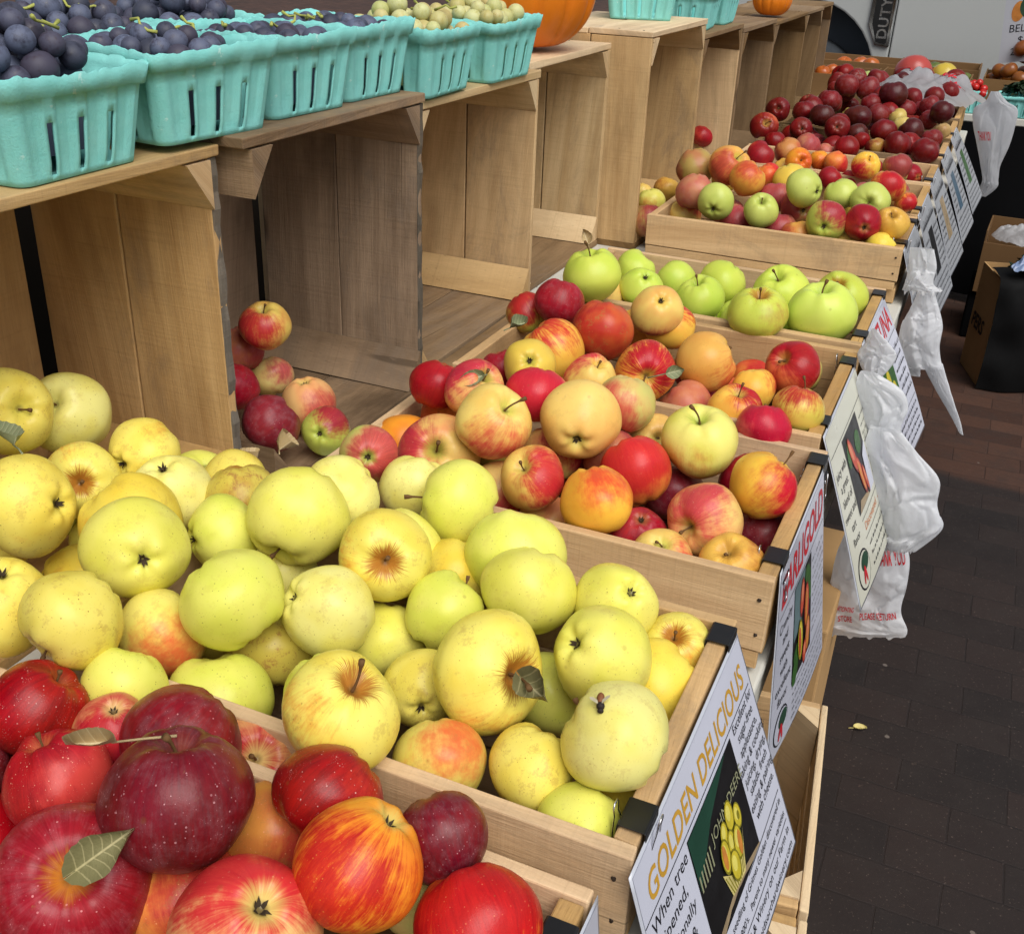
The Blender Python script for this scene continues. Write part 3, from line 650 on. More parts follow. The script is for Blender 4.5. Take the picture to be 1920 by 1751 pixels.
mb = MB(); mb.box(-.688, -.568, .94, 1.50, .7505, .763, 1, .001); tag(mb.build('loose_plank', M['dim'], bevel=.002), 'loose brown plank lying on the table in front of the two pale upright crates', 'plank')
mb = MB(); v, f = [], []
for j in range(9):
    for i in range(121):
        v.append((-1.16+.012*math.sin(i*.7)*(1-j/8)-.01*math.sin(i*.23), -1.2+6.2*i/120, 1.17-1.165*j/8))
for j in range(8):
    for i in range(120): k = j*121+i; f.append((k, k+1, k+122, k+121))
mb.mesh(v, f); M['backing'] = simple('black_backing', (40, 35, 30), .8, 0, .3, 6, .2)  # dark sheet added behind the crates so the slat gaps stay black
tag(mb.build('backing', M['backing'], smooth=True), 'black tarp sheet added behind the upright crates to darken the slat gaps', 'backing')
# the last crate stands on a low box behind the tables
mb = MB(); mb.box(-1.0, -.64, 4.435, 4.80, 0, .7495, 2); tag(mb.build('packing_box', M['dim'], bevel=.003), 'plain wooden box holding up the last upright crate', 'box')

# ------------------------------------------------------------------ binder clips
def clip_proto():
    mb = MB(); W = .016; th = .0011
    prof = [(-.0125, -.021), (-.0118, .0012), (-.0100, .0022), (.0100, .0022), (.0118, .0012), (.0125, -.021)]
    for i in range(len(prof)-1):
        (xa, za), (xb, zb) = prof[i], prof[i+1]
        mb.hexa([(xa, -W, za), (xb, -W, zb), (xa, W, za), (xb, W, zb), (xa*.9, -W, za-th), (xb*.9, -W, zb-th), (xa*.9, W, za-th), (xb*.9, W, zb-th)])
    for sx in (-1, 1):
        mb.tube([(sx*.0132, -W, -.0215), (sx*.0132, W, -.0215)], .0019, 8)
    return mb
def wire_proto(sx, up):
    mb = MB(); L = .03
    pts = []
    w0, w1 = .0105, .0055
    seq = [(-w0, 0), (-w0*.9, .3), (-w1*.8, .6), (-w1, .86), (-w1*.5, .98), (w1*.5, .98), (w1, .86), (w1*.8, .6), (w0*.9, .3), (w0, 0)]
    for y, s in seq:
        z = s*L*up
        pts.append((sx*(.0152+.003*s), y, -.0215+z))
    mb.tube(pts, .0008, 6)
    return mb
def clip(x, y, z, label, inner_up=1, outer_up=-1, rot=0, tone=None):
    t = empty('binder_clip', label, 'binder clip', (x, y, z), rot, 'black binder clips holding the signs')
    clip_proto().build('clip_body', tone or M['black'], t, bevel=.0003)
    wire_proto(-1, inner_up).build('wire_handle', M['wire'], t, True)
    wire_proto(1, outer_up).build('wire_handle', M['wire'], t, True)
for a in ((-.026, -.098, .8685, 'black clip on the front red apple crate at the bottom edge', -1, -1),
          (-.009, .028, .8725, 'near black clip on the yellow crate, by the gold G', 1, 1),
          (-.009, .285, .8725, 'far black clip on the yellow crate, beside the brown russet apple', -1, -1),
          (.009, .452, .8725, 'near black clip on the red and yellow crate, above the red lettered sign', 1, -1),
          (.009, .712, .8725, 'far black clip on the red and yellow crate, by the cream sign corner', -1, -1),
          (-.007, .835, .8745, 'near black clip on the striped apple crate', 1, -1),
          (-.007, 1.085, .8745, 'far black clip on the striped crate under the white bag', 1, -1),
          (-.007, 1.225, .8745, 'near black clip on the green apple crate', -1, -1),
          (-.007, 1.475, .8745, 'far black clip on the green apple crate below the raised crate', -1, -1),
          (-.007, 1.875, .8765, 'near black clip on the raised mixed crate', 1, 1),
          (-.007, 2.09, .8765, 'far black clip on the raised mixed crate', 1, 1),
          (-.009, 2.24, .8745, 'black clip on the crate behind the raised one', 1, 1),
          (-.013, 2.62, .8745, 'black clip by the red and green apple in the fifth crate', 1, 1),
          (-.011, 3.02, .8745, 'nearest black clip on the dark red apple crates', 1, 1),
          (-.011, 3.45, .8765, 'farther black clip on the dark red apple crates', 1, 1)):
    clip(*a)

# ------------------------------------------------------------------ pulp berry baskets
def pulp():
    k = NT('turquoise_pulp'); P = k.n('ShaderNodeTexCoord').outputs['Object']
    rnd = k.n('ShaderNodeObjectInfo').outputs['Random']
    n1 = k.noise(P, 28, 4, .65); n2 = k.noise(P, 520, 4, .75)
    c = k.mix(n1, lin((116, 200, 194)), lin((156, 224, 218)))
    c = k.mix(k.step(n2, .6, .75, 0, .4), c, lin((176, 226, 220)))
    c = k.mix(k.step(n2, .22, .36, .35, 0), c, lin((70, 150, 146)))
    c = k.mix(k.step(k.noise(P, 7, 5, .75), .58, .72, 0, .35), c, lin((86, 150, 150)))
    c = k.mix(k.step(k.noise(P, 60, 3, .7), .66, .72, 0, .5), c, lin((206, 236, 230)))
    k.l(c, k.b.inputs['Base Color']); k.b.inputs['Roughness'].default_value = .95; k.b.inputs['Specular IOR Level'].default_value = .06
    k.bump(k.math('ADD', k.math('MULTIPLY', n2, 1.3), k.math('ADD', n1, k.noise(P, 90, 3, .7))), .55, .0011)
    return k.mat
M['pulp'] = pulp()
def basket_mesh(seed, w=.180, d=.178, h=.100):
    """tapered moulded basket: pleated walls with open slots, flared wavy rim. w along Y, d along X"""
    rg = random.Random(seed)
    mb = MB(); b0 = .85
    rows = [0, .06, .11, .18, .25, .32, .39, .45, .51, .57, .66, .80, .805, .9, 1.0]
    def ring(t, z):
        sc = b0+(1-b0)*t
        if z >= .805: sc += .04+.012*(z-.805)/.195
        return sc
    sides = []
    per = []
    N = 36
    def outline(t, z):
        sc = ring(t, z); W, D = w/2*sc, d/2*sc; pts = []; rad = .013
        for (cx, cy, a0) in ((D-rad, W-rad, 0), (-(D-rad), W-rad, 90), (-(D-rad), -(W-rad), 180), (D-rad, -(W-rad), 270)):
            for q in range(5):
                an = R(a0+q*22.5); pts.append((cx+rad*math.cos(an), cy+rad*math.sin(an), False))
            # straight run to next corner handled below
        out = []
        for ci in range(4):
            seg = pts[ci*5:(ci+1)*5]; nxt = pts[((ci+1) % 4)*5]
            out += [(p[0], p[1], -1) for p in seg]
            e = seg[-1]
            for q in range(1, N):
                f = q/N; out.append((e[0]+(nxt[0]-e[0])*f, e[1]+(nxt[1]-e[1])*f, q))
        return out
    ph = [rg.uniform(0, 6) for _ in range(6)]
    base = len(mb.v); n = None
    for ri, z in enumerate(rows):
        o = outline(z, z); n = len(o)
        for i, (x, y, q) in enumerate(o):
            zz = z*h
            L = math.hypot(x, y)
            if q >= 0 and z < .803:
                pl = .0024*(1 if (q//5) % 2 else -1)*min(1, z*6)
                nx, ny = (1, 0) if abs(x)/d > abs(y)/w else (0, 1)
                sgn = (1 if x > 0 else -1) if nx else (1 if y > 0 else -1)
                x += nx*sgn*pl; y += ny*sgn*pl
            if z > .8:
                zz += (.0022*math.sin(i*.13+ph[0])+.0008*math.sin(i*.83+ph[1]))*(1 if z > .85 else .5)+(rg.uniform(-.0013, .0013) if z == 1 else 0)
                x *= 1+.005*math.sin(i*.11+ph[2]); y *= 1+.005*math.sin(i*.13+ph[3])
            mb.v.append((x, y, zz))
    for ri in range(len(rows)-1):
        for i in range(n):
            j = (i+1) % n
            q0 = (i-5) % (N+4)
            loc = i % (N+4); q = loc-4
            slot = q in (6, 7, 16, 17, 26, 27) and 1 <= ri <= 8
            if slot: continue
            mb.f.append((base+ri*n+i, base+ri*n+j, base+(ri+1)*n+j, base+(ri+1)*n+i)); mb.m.append(0); mb.uv.append([(0, 0)]*4)
    mb.f.append(tuple(base+i for i in range(n))[::-1]); mb.m.append(0); mb.uv.append([(0, 0)]*n)
    me = bpy.data.meshes.new('pulp_basket'); me.from_pydata(mb.v, [], mb.f); me.materials.append(M['pulp'])
    for p in me.polygons: p.use_smooth = True
    return me
BASKETS = [basket_mesh(i) for i in range(4)]
def basket(x, y, z, rz, label, sc=(1, 1, 1), i=0, group='turquoise pulp berry baskets'):
    o = link('berry_basket', BASKETS[i % 4]); o.location = (x, y, z); o.rotation_euler = (0, 0, rz); o.scale = sc
    md = o.modifiers.new('thickness', 'SOLIDIFY'); md.thickness = .0022; md.offset = -1
    return tag(o, label, 'basket', group)

def grape_skin(name, a, b, bloom, rough):
    k = NT(name); P = k.n('ShaderNodeTexCoord').outputs['Object']; rnd = k.n('ShaderNodeObjectInfo').outputs['Random']
    cs = k.n('ShaderNodeCombineXYZ')
    for i, m in enumerate((37., 71., 53.)): k.l(k.math('MULTIPLY', rnd, m), cs.inputs[i])
    PS = k.vm('ADD', P, cs.outputs[0])
    n1 = k.noise(PS, 1.3, 4, .65); n2 = k.noise(PS, 6, 3, .6)
    c = k.mix(rnd, lin(a), lin(b))
    bl = k.step(k.math('ADD', n1, k.math('MULTIPLY', n2, .3)), .34, .72, .1, .95)
    c = k.mix(k.math('MULTIPLY', bl, k.step(k.math('FRACT', k.math('MULTIPLY', rnd, 7.3)), 0, 1, .25, .95)), c, lin(bloom))
    k.l(c, k.b.inputs['Base Color']); k.set(k.b.inputs['Roughness'], k.step(bl, .1, .9, rough, rough+.35)); k.b.inputs['Specular IOR Level'].default_value = .45
    return k.mat
M['grape'] = grape_skin('blue_grape', (24, 22, 34), (50, 34, 46), (98, 106, 130), .25)
M['ggrape'] = grape_skin('green_grape', (168, 172, 96), (186, 158, 96), (206, 206, 150), .2)
M['ggrape'].node_tree.nodes['Principled BSDF'].inputs['Subsurface Weight'].default_value = .15
M['ggrape'].node_tree.nodes['Principled BSDF'].inputs['Subsurface Radius'].default_value = (.01, .008, .003)
def ball_mesh(name, mat, seed=0, sx=1, sz=1.06, seg=20, ring=14):
    bm = bmesh.new(); bmesh.ops.create_uvsphere(bm, u_segments=seg, v_segments=ring, radius=1)
    for v in bm.verts:
        nn = 1+.03*mnoise.noise(v.co*1.4+Vector((seed*7, 0, 0)))
        v.co = Vector((v.co.x*nn*sx, v.co.y*nn*sx, v.co.z*nn*sz))
    me = bpy.data.meshes.new(name); bm.to_mesh(me); bm.free(); me.materials.append(mat)
    for p in me.polygons: p.use_smooth = True
    return me
GR = [ball_mesh('grape_ball', M['grape'], i) for i in range(3)]
GG = [ball_mesh('green_grape_ball', M['ggrape'], i, 1, 1.02) for i in range(3)]
def bunch(x, y, z, label, seed, green=False, n=34, wx=.068, wy=.068, heap=.035, group='bunches of grapes in the berry baskets'):
    rg = random.Random(seed); t = empty('grape_bunch', label, 'grapes', (x, y, z), 0, group)
    pts = []; r0 = .0156
    tries = 0
    while len(pts) < n and tries < 6000:
        tries += 1
        px, py = rg.uniform(-wx, wx), rg.uniform(-wy, wy)
        r = r0*rg.uniform(.72, 1.14)
        top = heap*(1-(px/wx)**2*.75)*(1-(py/wy)**2*.75)
        zz = -.022
        lim = .052 if True else 0
        for (a, b, c, q) in pts:      # drop onto what is below
            dd = (px-a)**2+(py-b)**2; s_ = (r+q)**2*.9
            if dd < s_: zz = max(zz, c+math.sqrt(s_-dd))
        if zz > top or (zz < .0 and max(abs(px), abs(py)) > .056): continue
        pts.append((px, py, zz, r))
    for (a, b, c, r) in pts:
        o = link('grape', (GG if green else GR)[rg.randrange(3)], None, t)
        o.location = (a, b, c); o.scale = (r, r, r); o.rotation_euler = (rg.uniform(0, 3), rg.uniform(0, 3), 0)
    im = MB(); gn = 10; vs = [(-.064+.128*i/gn, -.064+.128*j/gn, -.012+.006*math.sin(i*2.1+j*1.7)) for j in range(gn+1) for i in range(gn+1)]
    im.mesh(vs, [(j*(gn+1)+i, j*(gn+1)+i+1, (j+1)*(gn+1)+i+1, (j+1)*(gn+1)+i) for j in range(gn) for i in range(gn)])
    im.box(-.058, .058, -.058, .058, -.074, -.020)  # block standing in for deeper grapes, added to keep the slots dark
    ig = im.build('grape_filler', M['ggrape'] if green else M['grape'], t); ig['kind'] = 'stuff'
    for i in range(3):
        an = rg.uniform(0, 6.28); q = [(rg.uniform(-.045, .045), rg.uniform(-.045, .045), heap*.55+.010)]
        for s_ in range(4):
            q.append((q[-1][0]+.010*math.cos(an), q[-1][1]+.010*math.sin(an), q[-1][2]+rg.uniform(-.005, .006))); an += rg.uniform(-1.1, 1.1)
        mb = MB(); mb.tube(q, [.0022, .0018, .0016, .0016, .0024], 6); mb.build('stem', M['gstem'], t, True)
    return t
SH = 1.2245
bk = [(-.785, .268, SH, .02, 'nearest turquoise basket of blue grapes at the left edge'),
      (-.772, .478, SH+.008, -.10, 'second turquoise basket of blue grapes over the gap between two crates'),
      (-.775, .672, SH+.009, -.06, 'third turquoise basket of blue grapes on the dark crate'),
      (-.778, .842, SH+.009, -.03, 'fourth turquoise basket with a few blue and green grapes'),
      (-.765, 1.040, SH-.008, .05, 'fifth turquoise basket, heaped with green grapes'),
      (-.765, 1.290, SH-.011, .0, 'sixth turquoise basket of green grapes, beside the big pumpkin'),
      (-.975, .300, SH, .05, 'turquoise basket of blue grapes behind the nearest one'),
      (-.965, .520, SH+.009, -.05, 'turquoise basket behind the second one, its rim just visible'),
      (-.965, .730, SH+.009, .04, 'turquoise basket of grapes behind the third one'),
      (-.775, 2.30, SH+.029, .3, 'turquoise basket just right of the big pumpkin'),
      (-.745, 2.62, SH-.011, .12, 'turquoise basket in the middle of the farther shelf'),
      (-.745, 2.84, SH-.011, .05, 'turquoise basket beside the small pumpkin')]
for i, (x, y, z, rz, lab) in enumerate(bk):
    basket(x, y, z, rz, lab, (1, (1.06, 1.08, 1, .95, 1.05, 1.12)[i] if i < 6 else 1, 1), i)
for i, (x, y, z, lab, gr, n, hp) in enumerate([
    (-.788, .262, SH+.092, 'blue grapes heaped in the nearest basket', False, 62, .056),
    (-.772, .470, SH+.096, 'blue grapes with brown stems in the second basket', False, 46, .020),
    (-.775, .672, SH+.094, 'blue grapes lying low in the third basket', False, 44, .010),
    (-.775, .842, SH+.098, 'dusky grapes in the fourth basket', False, 42, .008),
    (-.765, 1.040, SH+.080, 'green grapes heaped in the fifth basket', True, 52, .040),
    (-.765, 1.290, SH+.088, 'green grapes in the sixth basket by the pumpkin', True, 46, .026),
    (-.975, .300, SH+.10, 'blue grapes in the rear basket behind the nearest one', False, 62, .062),
    (-.965, .520, SH+.10, 'blue grapes in the rear basket behind the second one', False, 50, .042),
    (-.965, .730, SH+.10, 'blue grapes in the rear basket behind the third one', False, 50, .042)]):
    bunch(x, y, z, lab, 300+i, gr, n, heap=hp)

# ------------------------------------------------------------------ pumpkins
def pumpkin_mat():
    k = NT('pumpkin_skin'); P = k.n('ShaderNodeTexCoord').outputs['Object']
    n = k.noise(P, 3, 5, .65); n2 = k.noise(P, 16, 4, .6)
    c = k.mix(n, lin((206, 98, 10)), lin((236, 138, 24)))
    c = k.mix(k.step(n2, .66, .74, 0, .5), c, lin((240, 180, 100)))
    k.l(c, k.b.inputs['Base Color']); k.b.inputs['Roughness'].default_value = .42; k.bump(n2, .25, .01)
    return k.mat
M['pumpkin'] = pumpkin_mat()
def pumpkin(x, y, z, r, label, ribs=13, hh=.84):
    v, f = [], []; nr, ns = 28, 104
    for a in range(nr+1):
        t = math.pi*a/nr; ct, st = math.cos(t), math.sin(t)
        for b in range(ns):
            an = 2*math.pi*b/ns; rib = 1-.075*(1-abs(math.sin(an*ribs/2)))**2.2*st
            rho = r*st**.82*rib
            zz = r*hh*ct - (r*.24*math.exp(-(rho/(r*.26))**2) if ct > 0 else -r*.16*math.exp(-(rho/(r*.3))**2))
            v.append((rho*math.cos(an), rho*math.sin(an), zz))
    for a in range(nr):
        for b in range(ns): c = (b+1) % ns; f.append((a*ns+b, (a+1)*ns+b, (a+1)*ns+c, a*ns+c))
    mb = MB(); mb.mesh(v, f)
    o = mb.build('pumpkin', M['pumpkin'], smooth=True); o.location = (x, y, z+r*hh*.985)
    tag(o, label, 'pumpkin', 'pumpkins on the crate shelf')
    m2 = MB(); m2.tube([(0, 0, r*.5), (.01*r, 0, r*.8), (.1*r, .04*r, r*1.02), (.22*r, .1*r, r*1.12)], [.13*r, .085*r, .075*r, .1*r], 7)
    m2.build('stem', M['stem'], o, True)
pumpkin(-.83, 1.665, 1.2235, .15, 'large ribbed orange pumpkin on the pale crate')
pumpkin(-.70, 3.60, 1.1895, .07, 'small orange pumpkin on the far crates, cut by the top edge')
# ------------------------------------------------------------------ signs
M['paper'] = simple('laminated_paper', (208, 211, 226), .3, 0, .06, 5, .4, .12, .5)
M['cream'] = simple('cream_paper', (208, 208, 192), .3, 0, .03, 6, .4, 0, .25)
M['greypaper'] = simple('grey_paper', (158, 161, 166), .4, 0, .12, 20, .4)
M['lam'] = simple('laminate_edge', (186, 190, 200), .2, 0, .03, 6, .5, 0, .4)
M['ink'] = simple('black_ink', (26, 26, 34), .45, 0, .1)
M['gold'] = simple('gold_ink', (196, 150, 52), .45, 0, .1)
M['redink'] = simple('red_ink', (196, 36, 48), .45, 0, .1)
M['orink'] = simple('orange_ink', (206, 120, 60), .45, 0, .1)
M['pgreen'] = simple('photo_dark_green', (30, 66, 52), .35, 0, .2, 20)
M['pblack'] = simple('photo_black', (26, 26, 28), .35, 0, .5, 30)
M['pgrey'] = simple('photo_slate', (96, 118, 122), .35, 0, .3, 20)
M['pleaf'] = simple('photo_leaf', (52, 96, 40), .35, 0, .5, 60)
M['pyel'] = simple('photo_yellow', (208, 190, 56), .35, 0, .3, 60)
M['pyeld'] = simple('photo_yellow_shade', (132, 124, 34), .35, 0, .3, 60)
M['pyell'] = simple('photo_yellow_light', (226, 214, 104), .35, 0, .2, 60)
M['pblush'] = simple('photo_blush', (206, 134, 60), .35, 0, .3, 90)
M['predd'] = simple('photo_red_shade', (120, 36, 32), .35, 0, .3, 60)
M['predl'] = simple('photo_red_light', (222, 132, 96), .35, 0, .2, 60)
M['pred'] = simple('photo_red', (196, 78, 56), .35, 0, .35, 60)
M['pwick'] = simple('photo_wicker', (206, 192, 120), .5, 0, .4, 90)
M['ptan'] = simple('photo_tan', (160, 140, 110), .4, 0, .4, 40)
M['pblue'] = simple('photo_blue', (70, 96, 116), .35, 0, .4, 40)
M['logo'] = simple('logo_green', (36, 70, 52), .4, 0, .2)
M['lettergrey'] = simple('letter_grey', (150, 152, 120), .4, 0, .2)

def text_flat(s, size, align='LEFT', bold=0, shear=0, space=1.0, line=1.0):
    cu = bpy.data.curves.new('t', 'FONT'); cu.body = s; cu.size = size; cu.align_x = align; cu.offset = bold*size; cu.shear = shear
    cu.space_character = space; cu.space_line = line; cu.resolution_u = 3
    o = bpy.data.objects.new('t', cu); COL.objects.link(o)
    dg = bpy.context.evaluated_depsgraph_get(); ev = o.evaluated_get(dg); me = ev.to_mesh()
    v = [(p.co.x, p.co.y) for p in me.vertices]; f = [tuple(p.vertices) for p in me.polygons]
    ev.to_mesh_clear(); bpy.data.objects.remove(o); bpy.data.curves.remove(cu)
    return v, f

class Sheet:
    """hanging laminated sheet: u runs along the rim away from the camera, v runs down"""
    def __init__(s, name, label, x, y0, y1, z, H, t0, t1, curl=0., wave=0., paper='paper', roll=0., group='laminated apple signs clipped to the crates', dz=0.):
        s.W = abs(y1-y0); s.H = H
        s.P0, s.t0, s.t1, s.curl, s.wave, s.roll, s.dz = (x, y0, z), R(t0), R(t1), curl, wave, roll, dz
        s.sy = (y1-y0)/s.W
        s.o = None; s.lift = {}
        mb = MB(); e = .004; s.grid(mb, -e, -e, s.W+e, H+e, -.0004, 20, 16)
        s.o = mb.build(name, M['lam'], None, True); tag(s.o, label, 'sign', group)
        md = s.o.modifiers.new('thickness', 'SOLIDIFY'); md.thickness = .0006; md.offset = -1
        mb = MB(); s.grid(mb, 0, 0, s.W, H, .0003, 20, 16); mb.build('paper', M[paper], s.o, True)
    def at(s, u, v, off=0.):
        f = u/s.W; t = s.t0+(s.t1-s.t0)*f
        c = s.curl*v*v+s.wave*math.sin(f*math.pi)*math.sin(min(1, v/s.H)*1.6)
        st, ct = math.sin(t), math.cos(t)
        x = s.P0[0]+st*v+c*ct+ct*off
        z = s.P0[2]-ct*v+c*st+st*off+s.dz*f
        y = s.P0[1]+s.sy*u+s.roll*v
        return (x, y, z)
    def grid(s, mb, u0, v0, u1, v1, off, nu=6, nv=6):
        vs = [s.at(u0+(u1-u0)*i/nu, v0+(v1-v0)*j/nv, off) for j in range(nv+1) for i in range(nu+1)]
        fs = [(j*(nu+1)+i, j*(nu+1)+i+1, (j+1)*(nu+1)+i+1, (j+1)*(nu+1)+i) for j in range(nv) for i in range(nu)]
        fs = [q[::-1] for q in fs]
        mb.mesh(vs, fs)
    def rect(s, name, u0, v0, u1, v1, mat, lay=1):
        mb = MB(); s.grid(mb, u0, v0, u1, v1, .0003+.0004*lay); return mb.build(name, M[mat], s.o, True)
    def rects(s, name, L, mat, lay=1):
        mb = MB()
        for q in L: s.grid(mb, *q, .0003+.0004*lay, 6, 1)
        return mb.build(name, M[mat], s.o)
    def ell(s, name, L, mat, lay=2, ang=0):
        mb = MB()
        for (cu, cv, a, b, an) in L:
            pts = []
            for k in range(20):
                t = 2*math.pi*k/20; p, q = a*math.cos(t), b*math.sin(t); an_ = R(an)
                pts.append(s.at(cu+p*math.cos(an_)-q*math.sin(an_), cv+p*math.sin(an_)+q*math.cos(an_), .0003+.0004*lay))
            mb.mesh([*pts], [tuple(range(20))[::-1]])
        return mb.build(name, M[mat], s.o)
    def poly(s, name, pts, mat, lay=2):
        mb = MB(); mb.mesh([s.at(u, v, .0003+.0004*lay) for u, v in pts], [tuple(range(len(pts)))]); return mb.build(name, M[mat], s.o)
    def text(s, name, items, mat, lay=1):
        mb = MB()
        for it in items:
            st, u, v, size = it[:4]; kw = it[4] if len(it) > 4 else {}
            kw = dict(kw); wmax = kw.pop('fit', None); rot = kw.pop('rot', 0)
            vv, ff = text_flat(st, size, **kw)
            if not vv: continue
            k = 1.0
            if wmax:
                w = max(p[0] for p in vv)-min(p[0] for p in vv); k = wmax/w
            c, d = math.cos(R(rot)), math.sin(R(rot))
            pts = [s.at(u+(p[0]*k*c-p[1]*d), v-(p[0]*k*d+p[1]*c), .0003+.0004*lay) for p in vv]
            mb.mesh(pts, ff)
        return mb.build(name, M[mat], s.o)

# --- gold lettered sign on the yellow crate
g = Sheet('apple_sign', 'large white sign with gold GOLDEN DELICIOUS lettering and a basket photo', .004, -.022, .300, .864, .245, 17, 21.5, .02, .004)
g.text('title', [('GOLDEN DELICIOUS', .016, .0415, .034, dict(bold=.012, shear=.1, fit=.288))], 'gold')
g.rects('rule_line', [(.004, .0475, .316, .0485), (.195, .1735, .316, .1745), (.1, .2095, .316, .2105), (.0, .0475, .004, .0485)], 'ink')
g.text('text_block', [('When tree', .010, .066, .0185), ('ripened,', .018, .0865, .0185), ('exceptionally', -.0005, .107, .0165), ('sweet &', .017, .128, .0185), ('almost', .019, .149, .0185), ('honey', .022, .170, .0185)], 'ink')
ce = dict(align='CENTER')
g.text('text_block', [(t, .281, .0595+i*.0138, .0135, ce) for i, t in enumerate(('Excellent for', 'sugar-free', 'applesauce,', 'baking & cooking,', 'juicing, drying,', 'salads, fresh', 'eating & pairing', 'with cheese.'))], 'ink')
g.text('text_block', [('Chance seedling of Grimes Golden discovered in', .100, .1865, .0108, dict(fit=.212)), ("West Virginia, c. late 1800's.   Parent to many newer varieties", .052, .2035, .0108, dict(fit=.262)),
                     ("Reid's Orchard & Winery on our Farm in", .085, .2235, .0125, dict(fit=.228)), ('PA   www.reidsorchardwinery.com', .120, .2400, .0115, dict(fit=.192))], 'ink')
g.rect('photo', .098, .053, .236, .1725, 'pblack')
g.poly('photo_panel', [(.0985, .0535), (.215, .0535), (.150, .0735), (.1, .105)], 'pgreen', 2)
g.text('photo_lettering', [('JOHN DEERE', .142, .094, .0165, dict(space=1.05))], 'lettergrey', 3)
g.rects('photo_grille', [(.101+i*.0062, .092-i*.001, .1035+i*.0062, .108) for i in range(6)], 'lettergrey', 3)
g.poly('photo_panel', [(.1, .166), (.17, .156), (.236, .17), (.236, .172), (.1, .172)], 'ptan', 2)
g.poly('photo_basket', [(.143, .128), (.153, .159), (.190, .163), (.208, .126), (.200, .140), (.165, .146)], 'pwick', 3)
def fruit(sh, cu, cv, a, b, an, lay, dark, mid, lite, blush=None, bo=(-.3, 0)):
    ca, sa = math.cos(R(an)), math.sin(R(an))
    off = lambda p, q: (cu+a*p*ca-b*q*sa, cv+a*p*sa+b*q*ca)
    L = [(1, 0, 0, dark), (.86, -.06, -.05, mid), (.5, -.18, -.28, lite)]
    for k, (sc, p, q, m) in enumerate(L):
        u, v = off(p, q); sh.ell('photo_apple', [(u, v, a*sc, b*sc, an)], m, lay+k*.4)
    if blush:
        u, v = off(*bo); sh.ell('photo_blush', [(u, v, a*.45, b*.72, an)], blush, lay+1.1)
for q_ in ((.166, .104, .009, .013, 10), (.186, .099, .0105, .0155, 0)): fruit(g, *q_, 4, 'pyeld', 'pyel', 'pyell')
fruit(g, .203, .112, .009, .0135, -8, 4, 'pyeld', 'pyel', 'pyell'); g.ell('photo_apple', [(.2035, .112, .003, .0045, 0)], 'pyeld', 5.5)
fruit(g, .157, .119, .0105, .0175, 0, 6, 'pyeld', 'pyel', 'pyell', 'pblush', (-.3, -.1)); fruit(g, .176, .121, .009, .015, -6, 5.5, 'pyeld', 'pyel', 'pyell')
fruit(g, .170, .139, .011, .0165, -8, 8, 'pyeld', 'pyel', 'pyell'); fruit(g, .187, .128, .0105, .017, 6, 7.5, 'pyeld', 'pyel', 'pyell', 'pblush', (.25, .1))
for i in range(9):
    t_ = i/8
    g.poly('photo_weave', [(.146+.052*t_, .134+.010*math.sin(t_*3)), (.1475+.052*t_, .134+.010*math.sin(t_*3)), (.156+.031*t_+.0015, .1585+.002*math.sin(t_*3)), (.156+.031*t_, .1585+.002*math.sin(t_*3))], 'pyeld', 3.4)

# --- red lettered sign (second crate)
e = Sheet('apple_sign', 'white sign with big red EARLIGOLD letters and an apple photo', .021, .428, .695, .866, .262, 5, 9, .0, .004)
e.text('title', [('EARLIGOLD', .010, .052, .056, dict(bold=.02, shear=.08, fit=.245))], 'redink')
e.rects('rule_line', [(.006, .062, .26, .063), (.085, .205, .26, .206)], 'ink')
e.rect('photo', .082, .066, .178, .198, 'pblack')
e.poly('photo_panel', [(.0825, .0665), (.14, .0665), (.12, .13), (.083, .14)], 'pgrey', 2)
for q_ in ((.155, .085, .02, .012, 40), (.165, .11, .018, .009, 70), (.1, .16, .016, .01, -30), (.095, .185, .012, .02, 20)): e.ell('photo_leaf', [q_], 'pleaf', 2.5)
fruit(e, .122, .098, .011, .026, 8, 3, 'predd', 'pred', 'predl'); fruit(e, .148, .125, .013, .034, 0, 3, 'predd', 'pred', 'predl', 'pblush')
fruit(e, .113, .152, .012, .03, -6, 5, 'pyeld', 'pyel', 'pyell', 'pred'); fruit(e, .152, .166, .012, .026, 5, 5, 'predd', 'pblush', 'predl'); fruit(e, .133, .18, .010, .017, 5, 7, 'predd', 'pred', 'predl')
e.text('text_block', [(t, .042, .087+i*.021, .0175, ce) for i, t in enumerate(('Crunchy', 'and', 'sweet', 'with', 'excellent', 'flavor'))], 'ink')
def scribble(sh, name, u0, v0, u1, rows, dv, mat='ink', h=.0028, seed=1, lay=1):
    """lines of print too small to read: rows of uneven word-sized strokes"""
    rg = random.Random(seed); L = []
    for i in range(rows):
        u = u0+rg.uniform(0, .006); v = v0+i*dv
        while u < u1-.006:
            w = rg.uniform(.005, .018); w = min(w, u1-u); k = u
            while k < u+w-.0012:
                hh = h*rg.choice((.6, .6, .75, 1, 1.2)); L.append((k, v-hh, k+.0011, v)); k += .0021
            L.append((u, v-h*.34, u+w, v-h*.16))
            u += w+.004
    return sh.rects(name, L, mat, lay)
scribble(e, 'small_print', .184, .085, .262, 9, .0125, seed=3)
scribble(e, 'small_print', .088, .218, .262, 4, .0115, seed=4)
e.ell('logo', [(.042, .228, .028, .026, 0)], 'ink', 1); e.ell('logo', [(.042, .228, .0255, .0235, 0)], 'paper', 2); e.ell('logo', [(.047, .220, .0165, .012, 0)], 'logo', 3)
e.ell('logo', [(.036, .234, .003, .012, 18), (.044, .236, .003, .012, -10)], 'redink', 4)

